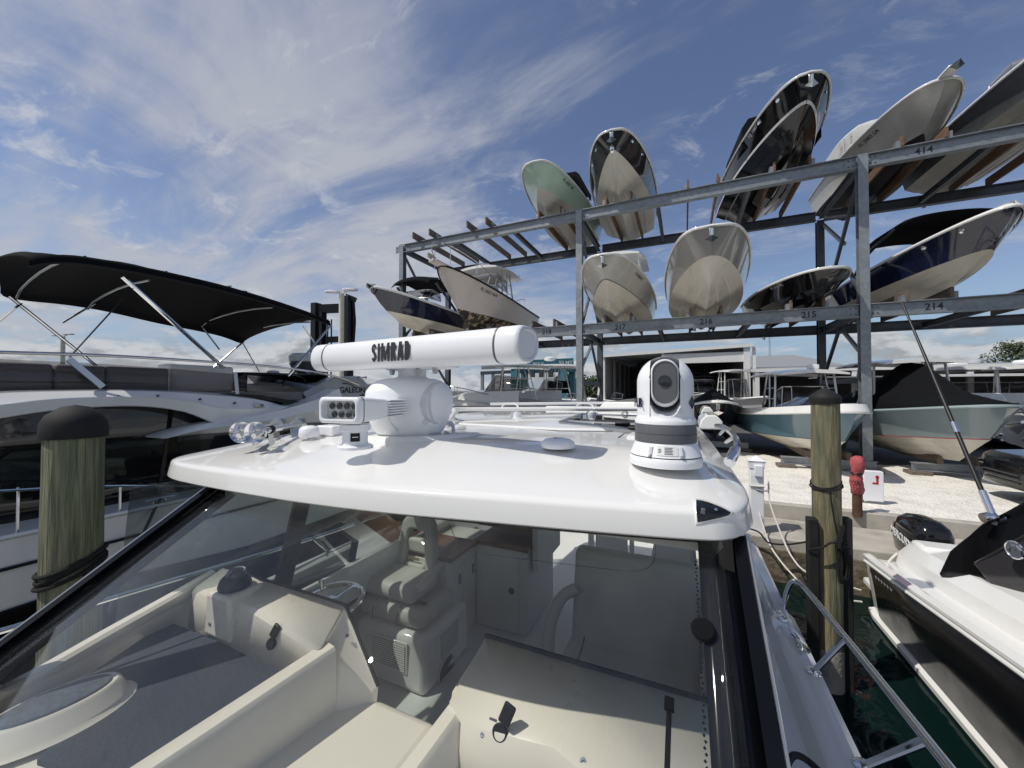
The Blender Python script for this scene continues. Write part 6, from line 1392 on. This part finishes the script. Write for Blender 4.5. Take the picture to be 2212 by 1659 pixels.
# ropes on that boat
lw_ = MB().tube(arc([at(1938, 1195, 5.6), at(1921, 1212, 5.55), at(1912, 1235, 5.4), at(1917, 1262, 5.2), at(1912, 1273, 5.15)], 5), .014, 8).build('mooring_line', 'ropew', None)
tag(lw_, 'white line across the stern quarter of the sports cruiser', 'rope')
cpts = []
for k in range(70):
    a = k*.42; c = at(1902, 1185, 6.6); cpts.append(c+CR*(.16*cos(a)*(1-k*.006)+.02*sin(k*1.1))+CF*(.1*sin(a))+Vector((0, 0, .03+.02*sin(k*.5)+.0009*k)))
rc2 = MB().tube(cpts, .014, 6).build('rope_heap', 'ropew', None); tag(rc2, 'heap of white rope on the stern platform near the outboard', 'rope')
# two white dock lines hanging to the water side of the pile
def sag(a, b, s, n=14): return [a.lerp(b, t)+Vector((0, 0, -s*4*t*(1-t))) for t in [k/n for k in range(n+1)]]
dl = MB().tube(arc([at(1640, 1108, 6.9), at(1660, 1170, 6.6), at(1683, 1208, 6.3), at(1715, 1245, 6.0), at(1760, 1287, 5.7), at(1862, 1300, 5.6)], 6), .013, 6).build('dock_line', 'ropew', None)
tag(dl, 'white dock line hanging from the white post, lower of the two', 'rope', 'white dock lines behind the brown pile')
dl = MB().tube(arc([at(1660, 1040, 6.9), at(1663, 1085, 6.8), at(1688, 1155, 6.5), at(1712, 1205, 6.2), at(1750, 1240, 5.9), at(1860, 1275, 5.6)], 6), .013, 6).build('dock_line', 'ropew', None)
tag(dl, 'white dock line hanging from the white post, upper of the two', 'rope', 'white dock lines behind the brown pile')
bl = MB().tube(arc([at(1612, 1140, 6.7), at(1640, 1150, 6.6), at(1660, 1172, 6.5), at(1700, 1176, 6.4), at(1745, 1170, 6.0)], 5), .014, 6).build('dock_cable', 'rope', None)
tag(bl, 'black cable hanging along the edge of the concrete quay', 'cable')
# ------------------------------------------------------------------ dock furniture
p = onz(1637, 1152, .74); h_ = at(1637, 998, 6.9).z
dp = thing('dock_post', 'white square dock post with pyramid cap at the quay edge', 'post', (p.x, p.y+.12, .74)); x, y = p.x, p.y+.12
MB().b2((x-.105, y-.105, .735), (x+.105, y+.105, h_-.12)).build('post', 'plasticw', dp, bevel=.01)
hb_ = MB().loft([[Vector((x+a*k, y+b*k, z)) for a, b in ((-1, -1), (1, -1), (1, 1), (-1, 1))] for k, z in ((.12, h_-.12), (.125, h_-.02), (.135, h_), (.14, h_+.01), (.0, h_+.10))]).build('post_cap', 'plasticw', dp, smooth=False)
MB().box((x+.02, y-.13, h_-.16), (.13, .08, .2)).build('lamp_box', 'plasticw', dp, bevel=.01)
hk = MB()
for z in (h_-.5,): hk.tube(arc([(x-.02, y-.11, z), (x+.12, y-.13, z-.01), (x+.17, y-.12, z+.02), (x+.17, y-.11, z+.12)], 4), .014, 6)
hk.build('hook', 'brushed', dp)
MB().tube([(x-.115+.23*(k % 2), y-.12, h_-.44) for k in range(2)], .016, 6).build('rope_lashing', 'ropew', dp)
p = onz(1852, 1109, 1.0); hp__ = thing('hydrant_post', 'brown standpipe wrapped in a red plastic bag at the gravel edge', 'standpipe', p)
MB().lathe([(.075, -.05), (.072, .55), (.07, .62)], p, n=18).build('pipe', 'rust', hp__)
rg = []
for f, r_ in ((.36, .085), (.37, .12), (.45, .135), (.58, .13), (.66, .12), (.72, .095), (.76, .115), (.86, .135), (.95, .145), (1.02, .125), (1.06, .07), (1.07, .01)):
    rg.append([p+Vector((.74*r_*(1+.16*sin(a*3+f*19)+.08*sin(a*7+f*31))*cos(a)+.02*(f > .8), .74*r_*(1+.15*sin(a*4+f*14))*sin(a), f+.012*sin(a*5))) for a in [2*pi*k/26 for k in range(26)]])
bag = MB().loft(rg).build('red_bag', 'red', hp__, ang=70)
MB().lathe([(.085, .73), (.096, .745), (.085, .765)], p, n=20).build('bag_tape', 'black', bag)
dd = Vector((-.3, -.95, 0)).normalized(); text('lettering', 'WET', .082, p+dd*.122+Vector((0, 0, .60)), Vector((0, 0, 1)).cross(-dd) if False else Vector((.95, -.3, 0)), (0, 0, 1), 'letter', bag, .002, .002)
text('lettering', 'TAP', .07, p+dd*.126+Vector((0, 0, .48)), Vector((.95, -.3, 0)), (0, 0, 1), 'letter', bag, .002, .001)
p = onz(1887, 1088, 1.0); sg_ = thing('utility_box', 'small white utility box with a red mark beside the standpipe', 'utility box', p)
MB().b2((p.x-.16, p.y-.02, p.z+.05), (p.x+.16, p.y+.12, p.z+.66)).build('box', 'plasticw', sg_, bevel=.012)
mk = MB().b2((p.x+.04, p.y-.026, p.z+.40), (p.x+.075, p.y-.022, p.z+.54)); mk.b2((p.x-.02, p.y-.026, p.z+.40), (p.x+.04, p.y-.022, p.z+.435)); mk.lathe([(.03, 0), (.03, .004), (0, .004)], (p.x+.057, p.y-.022, p.z+.55), (0, -1, 0), 12); mk.build('red_mark', 'redp', sg_)
MB().b2((p.x-.18, p.y+.02, .97), (p.x-.14, p.y+.06, p.z+.6)).build('box_stake', 'bunk', sg_)
# ------------------------------------------------------------------ boatyard in the background
# big shed
sh = thing('boat_shed', 'large open fronted metal boat shed with white trim behind the rack', 'shed', (-1.2, 42, .96))
a, b = ony(1305, 770, 40), ony(1618, 747, 40)
x0, x1, zt0, zt1 = a.x, b.x, a.z, b.z
MB().loft([[Vector((x0, y, .96)), Vector((x0, y, zt0)), Vector((x0+.12, y, zt0)), Vector((x0+.12, y, .96))] for y in (40.1, 60)]).build('side_wall', 'shed', sh, smooth=False)
MB().loft([[Vector((x1-.12, y, .96)), Vector((x1-.12, y, zt1)), Vector((x1, y, zt1)), Vector((x1, y, .96))] for y in (40.1, 60)]).build('side_wall', 'shed', sh, smooth=False)
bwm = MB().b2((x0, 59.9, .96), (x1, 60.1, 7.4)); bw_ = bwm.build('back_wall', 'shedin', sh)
gm_ = MB()
for z in (2.2, 3.4, 4.6, 5.7): gm_.b2((x0+.2, 59.7, z), (x1-.2, 59.85, z+.14))
gm_.build('wall_girts', 'shed', sh)
MB().add([(x0-.2, 39.8, zt0+.1), (x1+.2, 39.8, zt1+.1), (x1+.2, 61, zt1+.1), (x0-.2, 61, zt0+.1)], [(0, 1, 2, 3)]).build('roof', 'roof', sh, solid=.12)
MB().beam((x0-.15, 39.7, zt0+.02), (x1+.3, 39.7, zt1+.02), .25, .28).build('gutter', 'shedwhite', sh)
MB().b2((x1-.45, 39.75, .96), (x1+.05, 40.05, zt1)).build('corner_post', 'shedwhite', sh)
MB().b2((x1+.25, 39.9, .96), (x1+.5, 40.1, zt1-.1)).build('downpipe', 'shedwhite', sh)
MB().b2((x0-.06, 39.75, .96), (x0+.12, 40.05, zt0)).build('corner_post', 'shedwhite', sh)
xm = ony(1500, 790, 40).x; xm = x0+(x1-x0)*.44
MB().b2((xm, 39.85, 5.55+.35), (x1-.45, 40.1, 6.45+.35)).build('door_head', 'shedwhite', sh)
MB().b2((xm-.1, 39.8, 5.6), (xm+.12, 40.0, 7.1)).build('door_track', 'shedwhite', sh)
for k in range(1, 5):
    x = x0+.25; y = 40+k*4; MB().b2((x, y-.12, .96), (x+.25, y+.12, 6.6)).build('column', 'shed', sh)
for k, x in enumerate((x0+3.4, x0+6.8, x0+10)): MB().b2((x, 59.4, .96), (x+.3, 59.7, 6.8)).build('column', 'shed', sh)
# long open storage building on the right
lb = thing('storage_building', 'long low open sided storage building with white gutter behind the rack at right', 'building', (20, 40, .96))
e0, e1 = ony(1622, 801, 38), ony(2300, 783, 38)
MB().beam((e0.x, 38, e0.z), (60, 38, e0.z+.1), .3, .24).build('gutter', 'shedwhite', lb)
MB().add([(e0.x, 37.9, e0.z+.1), (60, 37.9, e0.z+.2), (60, 50, e0.z+.9), (e0.x, 50, e0.z+.8)], [(0, 1, 2, 3)]).build('roof', 'roof', lb, solid=.1)
MB().b2((e0.x+4, 34.8, 4.25), (60, 38.2, 4.33)).build('lean_to_roof', 'roof', lb)
MB().beam((e0.x+8.3, 34.7, 4.3), (60, 34.7, 4.3), .2, .16).build('lean_to_gutter', 'shedwhite', lb)
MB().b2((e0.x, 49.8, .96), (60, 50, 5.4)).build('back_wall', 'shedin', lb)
for k in range(8): MB().b2((e0.x+.3+k*6.4, 37.9, .96), (e0.x+.6+k*6.4, 38.15, e0.z)).build('column', 'shedwhite', lb)
for k in range(4): MB().b2((e0.x+9+k*9, 34.8, .96), (e0.x+9.25+k*9, 35.05, 4.3)).build('column', 'shedwhite', lb)
hr = thing('office_building', 'grey hip roofed building rising behind the storage building', 'building', (12, 60, .96))
p0, p1, p2 = ony(1600, 768, 62), ony(1745, 768, 62), ony(1832, 790, 62)
MB().b2((p0.x-3, 62, .96), (p2.x-.5, 76, p2.z-.1)).build('wall', 'shedwhite', hr)
zr, ze = p0.z, p2.z
MB().add([(p0.x-4, 61.5, ze), (p2.x, 61.5, ze), (p2.x, 77, ze), (p0.x-4, 77, ze), (p0.x-4, 69, zr+.4), (p1.x, 69, zr+.4)], [(0, 1, 5, 4), (1, 2, 5), (2, 3, 4, 5), (3, 0, 4), (3, 2, 1, 0)]).build('roof', 'roof', hr, smooth=False)
for k in range(4): MB().b2((p0.x-2+k*3.3, 61.93, ze-1.6), (p0.x-.4+k*3.3, 61.99, ze-.9)).build('window', 'darkglass', hr)
tw = thing('radio_mast', 'thin lattice radio mast on the skyline behind the office building', 'mast', at(1663, 790, 120))
q = at(1663, 790, 120); tm = MB()
for sx in (-.35, .35): tm.beam((q.x+sx, q.y, .9), (q.x+sx*.3, q.y, at(1663, 722, 120).z), .10, .10)
for k in range(14): tm.beam((q.x-.33+.02*k, q.y, q.z-4+k), (q.x+.33-.02*k, q.y, q.z-3.2+k), .05, .05)
tm.build('lattice', 'galv', tw)
# blue travel hoist
th_ = thing('boat_hoist', 'teal travelling boat hoist with white lettering far behind the cruiser', 'boat hoist', at(1175, 860, 46))
def H(px, py, D): return at(px, py, D)
for px, D in ((1113, 46), (1216, 46), (1133, 52), (1236, 54)):
    t = H(px, 795 if D == 46 else 800, D); MB().b2((t.x-.4, t.y-.4, 1.4), (t.x+.4, t.y+.4, t.z)).build('leg', 'teal', th_)
    w2 = MB().lathe([(.25, -.3), (.75, -.28), (.75, .28), (.25, .3)], (t.x, t.y, 1.7), (0, 1, .2), 16).build('wheel', 'tyre', th_)
b0_ = MB().beam(H(1104, 789, 46), H(1238, 783, 46), .8, 1.0).build('top_beam', 'teal', th_)
MB().beam(H(1128, 800, 52), H(1258, 795, 54), .7, .9).build('top_beam', 'teal', th_)
MB().beam(H(1113, 795, 46), H(1133, 803, 52), .5, .7).build('side_beam', 'teal', th_); MB().beam(H(1216, 790, 46), H(1236, 800, 54), .5, .7).build('side_beam', 'teal', th_)
text('lettering', '50 MT', .62, H(1222, 784, 45.5), CR, (0, 0, 1), 'letterw', b0_, .01, .01); text('lettering', 'MAX', .62, H(1163, 787, 45.5), CR, (0, 0, 1), 'letterw', b0_, .01, .01)
for px in (1150, 1170, 1190): MB().b2((H(px, 810, 50).x-.3, H(px, 810, 50).y-.2, H(px, 815, 50).z), (H(px, 810, 50).x+.3, H(px, 810, 50).y+.2, H(px, 800, 50).z)).build('winch', 'dkgrey', th_)
fr_ = thing('steel_gantry', 'low grey steel frame standing behind the white sport boats', 'gantry', at(1065, 850, 60))
for px in (1042, 1065, 1085): t = at(px, 806, 60); MB().b2((t.x-.2, t.y-.2, .96), (t.x+.2, t.y+.2, t.z)).build('post', 'galv', fr_)
MB().beam(at(1038, 806, 60), at(1110, 803, 60), .6, .5).build('beam', 'galvdk', fr_)
# fork lift mast
fl = thing('boat_forklift', 'black forklift mast rising behind the yacht canopy', 'forklift', (at(722, 800, 25).x, at(722, 800, 25).y, .96))
def fp(px, py): return at(px, py, 25)
for x0_, x1_, w_ in ((683, 655, .42), (757, 640, .42)):
    t = fp(x0_ if x0_ < 700 else x0_-4, x1_); MB().b2((t.x-.22, t.y-.25, 1.2), (t.x+.22, t.y+.25, t.z)).build('mast_rail', 'black', fl, bevel=.03)
    MB().b2((t.x-.12+(.5 if x0_ < 700 else -.5), t.y-.1, 1.2), (t.x+.12+(.5 if x0_ < 700 else -.5), t.y+.3, t.z-.6)).build('inner_rail', 'black', fl)
for y_ in (668, 735, 760, 790): a_, c_ = fp(683, y_), fp(755, y_-3); MB().beam(a_, c_, .3, .36 if y_ != 668 else .55).build('cross_member', 'black', fl)
for px in (700, 708, 716): a_, c_ = fp(px, 690), fp(px, 800); MB().tube([a_, Vector((a_.x, a_.y, 1.5))], .05, 6).build('lift_chain', 'dkgrey', fl)
MB().tube([fp(763, 648), fp(766, 690), fp(766, 700), fp(762, 760)], .09, 8).build('hydraulic_hose', 'black', fl)
MB().beam(fp(748, 640), fp(768, 648), .3, .3).build('mast_head', 'black', fl)
bt = fp(722, 850); MB().b2((bt.x-1.6, bt.y+.6, 1.5), (bt.x+1.6, bt.y+4, 3.2)).build('body', 'dkgrey', fl, bevel=.1)
for sx in (-1.3, 1.3): MB().lathe([(.4, -.3), (.8, -.28), (.8, .28), (.4, .3)], (bt.x+sx, bt.y+1.0, 1.75), (1, 0, 0), 18).build('wheel', 'tyre', fl)
# lamp posts
def lampost(px, py, D, lab, s=1.0, w_=.14):
    t = at(px, py, D); lp = thing('lamp_post', lab, 'lamp post', (t.x, t.y, .96), group='twin headed lamp posts')
    MB().lathe([(w_*1.2, .9), (w_, t.z)], (t.x, t.y, 0), n=12).build('pole', 'lampw', lp)
    for sx in (-1, 1):
        c = t+CR*(sx*.50*s)+Vector((0, 0, .10*s+.12*s*(sx > 0)))
        MB().beam(t, c, .09, .09).build('arm', 'plasticw', lp)
        hd_ = MB().loft([[c+CR*(a*s)+CF*(b_*s)+Vector((0, 0, z*s)) for a, b_ in ((-.42, -.1), (-.3, -.2), (.3, -.2), (.42, -.1), (.42, .1), (.3, .2), (-.3, .2), (-.42, .1))] for z in (-.06, .05)]).build('lamp_head', 'plasticw', lp, bevel=.02)
lampost(738, 634, 22, 'cream twin headed lamp post in front of the forklift mast')
lampost(136, 727, 44, 'white twin headed lamp post seen below the yacht canopy', 1.3, .2)
# boats in the yard
def yard(name, lab, loc, rz, k, top='gel', bot='cream', **kw): return boat(name, lab, loc, rz, top=top, bot=bot, group='boats parked in the yard behind', anchor=False, **k, **kw)
K1 = dict(L=9, B=3.1, Hb=2.2, Ha=1.5, fore=1.9, zch_b=.55, zch_a=.42)
p = at(1070, 862, 24)
r, R, nb = yard('sport_boat', 'white sport fishing boat with hardtop on white legs behind the cruiser roof', (p.x, p.y, 1.15), radians(-66), dict(L=7.5, B=2.9, Hb=1.95, Ha=1.4, fore=1.7, zch_b=.55, zch_a=.42, full=.45))
ttop(r, 2.2, 5.4, 2.6, 1.6, 3.55, leg='gel', thick=.12)
screen(r, 2.6, 1.9, 2.05, .75, .6, 1.4)
cbn = MB(); cbn.loft([[Vector((x, y, z)) for x, z in ((-k_, 1.6), (-k_*.85, 1.75+h_), (0, 1.85+h_), (k_*.85, 1.75+h_), (k_, 1.6))] for y, k_, h_ in ((.8, .5, .2), (1.8, 1.0, .42), (4.0, 1.2, .42))]); place(r, cbn).build('cabin', 'gel', r, ang=40)
rail(r, [(-1.3, 3, 2.1), (-.9, 1.2, 2.55), (0, .05, 2.7), (.9, 1.2, 2.55), (1.3, 3, 2.1)], [((sx*.9, 1.2, 1.9), (sx*.9, 1.2, 2.55)) for sx in (-1, 1)], r=.025)
rd = MB().lathe([(.15, 0), (.34, .05), (.34, .18), (.2, .26), (0, .27)], (0, 3.4, 4.0), n=18); place(r, rd).build('radar_dome', 'plasticw', r)
oc_ = MB().b2((-.6, 3.3, 2.0), (.6, 4.6, 2.75)); place(r, oc_).build('console_cover', 'canvas', r, bevel=.1)
p = at(985, 868, 20)
r, R, nb = yard('cabin_cruiser', 'grey white cabin cruiser with tinted side window behind the radar', (p.x-1.8, p.y+.6, 1.0), radians(-62), dict(L=9, B=3.0, Hb=2.0, Ha=1.4, fore=1.9, zch_b=.5, zch_a=.42), top='gel')
ttop(r, 2.6, 6.6, 2.6, 1.8, 3.55, leg='gel'); cbn = MB(); cbn.loft([[Vector((x, y, z)) for x, z in ((-k_, 1.5), (-k_*.88, 1.6+h_), (0, 1.7+h_), (k_*.88, 1.6+h_), (k_, 1.5))] for y, k_, h_ in ((.9, .5, .25), (2.0, 1.0, .6), (4.6, 1.25, .7))]); place(r, cbn).build('cabin', 'gel', r, ang=40)
screen(r, 2.8, 2.1, 2.3, .85, .7, 2.2)
rail(r, [(-1.2, 3, 2.1), (-.9, 1.2, 2.5), (0, .05, 2.6), (.9, 1.2, 2.5), (1.2, 3, 2.1)], [((sx*.9, 1.2, 1.9), (sx*.9, 1.2, 2.5)) for sx in (-1, 1)], r=.02)
p = at(1075, 850, 34)
r, R, nb = yard('motorboat', 'pale green motorboat between the white sport boat and the cabin cruiser', (p.x, p.y, 1.3), radians(-80), dict(L=8, B=2.6, Hb=1.7, Ha=1.2, fore=1.8, zch_b=.5, zch_a=.42), top='teal_light')
p = at(1000, 900, 15)
r, R, nb = yard('motorboat', 'navy hulled boat low behind the cruiser roof rail', (p.x+2.6, p.y+.4, .95), radians(76), dict(L=7.5, B=2.6, Hb=1.5, Ha=1.1, fore=1.9, zch_b=.5, zch_a=.42), top='navy')
for i, (px, D, rz_, lab, tp) in enumerate(((1268, 40, -70, 'small white boat with low rail left of the shed opening', 'gel'), (1175, 44, -70, 'small white boat beneath the travelling hoist', 'gel'))):
    p = at(px, 866, D); r, R, nb = yard('motorboat', lab, (p.x, p.y, 1.0), radians(rz_), dict(L=7, B=2.5, Hb=1.5, Ha=1.1, fore=1.7, zch_b=.5, zch_a=.42), top=tp); screen(r, 2.4, 1.8, 1.5, .6)
p = at(1550, 880, 27)
r, R, nb = yard('motorboat', 'white boat with sloping windscreen inside the shed opening', (p.x, p.y+8, 1.3), radians(8), dict(L=8, B=2.8, Hb=1.8, Ha=1.3, fore=1.8, zch_b=.5, zch_a=.42)); screen(r, 1.8, 2.2, 1.8, 1.3, .8, 2.2); ttop(r, 3.0, 5.4, 2.3, 1.6, 3.3, leg='black', m='black')
p = at(1640, 880, 24)
r, R, nb = yard('motorboat', 'white boat with white hardtop between the shed and the blue boat', (p.x+.4, p.y, 1.2), radians(25), dict(L=8, B=2.8, Hb=1.7, Ha=1.3, fore=1.8, zch_b=.5, zch_a=.42)); ttop(r, 2.5, 4.6, 2.2, 1.5, 3.4, leg='gel'); screen(r, 2.6, 1.6, 1.6, 1.3, .2, .8)
for i, (px, D, lab) in enumerate(((2105, 21, 'white boat with swept hardtop and white outboards at the right edge, nearer the covered boat'), (2235, 20, 'white boat with tall hardtop post cut off by the right edge'))):
    p = at(px, 905, D)
    r = thing('motorboat', lab, 'motorboat', (p.x, p.y, 1.0), radians(150), group='boats parked in the yard behind')
    rows, nb = hullrows(L=9, B=3.0, Hb=1.9, Ha=1.35, fore=1.8, zch_b=.5, zch_a=.42)
    place(r, transom(skin(rows), rows)).build('hull', 'gel', r, ang=28)
    dk = MB().b2((-1.3, 1.5, 1.42), (1.3, 8.9, 1.5)); place(r, dk).build('deck', 'gel', r, bevel=.05)
    ttop(r, 2.8, 6.4, 2.7, 1.5, 3.2, leg='gel', thick=.12); screen(r, 3.0, 2.4, 1.6, 1.1, .6, 1.8)
    rd = MB().lathe([(.3, 0), (.36, .1), (.3, .2), (0, .22)], (.2, 4.4, 3.5), n=16); place(r, rd).build('radar_dome', 'plasticw', r)
    st = MB().b2((-1.2, 5.5, 1.5), (1.2, 6.1, 2.2)); place(r, st).build('seat_row', 'gel', r, bevel=.08)
    for ox in (-.75, 0, .75): outboard(r, ox, 9.0, 1.25, 'gel', 1.25)
# black pickup nose at the right edge
ck = thing('parked_car', 'glossy black car with only its front visible at the right edge', 'car', (7.4, 11.5, .98))
def cs_(x, y0, y1, zb, zs, zt, ins): return [Vector((x, y, z)) for y, z in ((y0+.06, zb), (y0, zb+.15), (y0, zs), (y0+.06, zs+.12), (y0+ins, zt), (y1-ins, zt), (y1-.06, zs+.12), (y1, zs), (y1, zb+.15), (y1-.06, zb))]
CB = MB().loft([cs_(5.98, 10.95, 12.0, 1.42, 1.70, 1.86, .12), cs_(6.05, 10.75, 12.25, 1.32, 1.72, 1.93, .12), cs_(6.25, 10.58, 12.42, 1.28, 1.76, 1.98, .12), cs_(7.4, 10.53, 12.47, 1.28, 1.80, 2.06, .14), cs_(8.1, 10.53, 12.47, 1.28, 1.82, 2.12, .15), cs_(11, 10.53, 12.47, 1.28, 1.82, 2.12, .15)]).build('body', 'blackgel', ck, ang=35)
MB().loft([cs_(8.0, 10.6, 12.4, 2.05, 2.08, 2.1, .15), cs_(8.9, 10.65, 12.35, 2.05, 2.1, 2.75, .3), cs_(11, 10.65, 12.35, 2.05, 2.1, 2.8, .3)]).build('cabin', 'darkglass', ck, ang=35)
for y in (10.62, 12.2):
    w_ = MB().lathe([(.22, -.14), (.36, -.13), (.41, -.09), (.41, .09), (.36, .13), (.22, .14)], (7.15, y+.08, 1.395), (0, 1, 0), 28).build('wheel', 'tyre', ck)
    MB().lathe([(.24, -.14), (.22, -.10), (.05, -.12), (0, -.12)], (7.15, y+.08, 1.395), (0, 1, 0), 20).build('rim', 'dkgrey', w_)
MB().lathe([(.47, -.02), (.50, 0), (.47, .03)], (7.15, 10.53, 1.40), (0, -1, 0), 28).build('wheel_arch', 'black', ck)
for k in range(3): MB().b2((5.955, 11.0, 1.45+k*.08), (5.99, 11.95, 1.48+k*.08)).build('grille_bar', 'dkgrey', ck)
for y in (10.78, 12.0): MB().box((6.03, y+.05, 1.76), (.1, .26, .09)).build('headlight', 'lens', ck, bevel=.02)
# trees along the skyline
def tree(px, D, h, w_, lab):
    p = at(px, 860, D); t = thing('tree', lab, 'tree', (p.x, p.y, .96), group='trees on the skyline')
    MB().tube([(p.x, p.y, .9), (p.x+.2, p.y, .96+h*.5), (p.x, p.y, .96+h*.8)], [.22, .15, .06], 8).build('trunk', 'bark', t)
    c = MB(); rnd = random.Random(px)
    cl_ = [(rnd.uniform(-w_, w_)*.7, rnd.uniform(-w_, w_)*.7, h*rnd.uniform(.35, 1.0)) for _ in range(16)]
    for cx, cy, cz in cl_:
        r_ = w_*rnd.uniform(.2, .42)
        for _ in range(150):
            d = Vector((rnd.gauss(0, 1), rnd.gauss(0, 1), rnd.gauss(0, .8))).normalized()*r_*rnd.random()**.4
            o = Vector((p.x+cx, p.y+cy, .96+cz))+d; s = rnd.uniform(.14, .30); u = Vector((rnd.gauss(0, 1), rnd.gauss(0, 1), rnd.gauss(0, 1))).normalized(); v = u.orthogonal()
            c.add([o-u*s, o+v*s*.5, o+u*s, o-v*s*.5], [(0, 1, 2, 3)])
    c.build('crown', 'leaf', t, smooth=False)
tree(1214, 60, 5.0, 2.6, 'bushy tree under the right end of the travelling hoist')
tree(1285, 70, 4.4, 3.0, 'bushy tree just left of the shed opening')
tree(1247, 90, 4.8, 3.4, 'distant tree between the rack posts left of the shed')
tree(2216, 55, 8.5, 4.5, 'tall tree at the right edge above the storage building')
tree(1325, 85, 5.0, 3.0, 'distant tree partly hidden behind the left side of the shed')
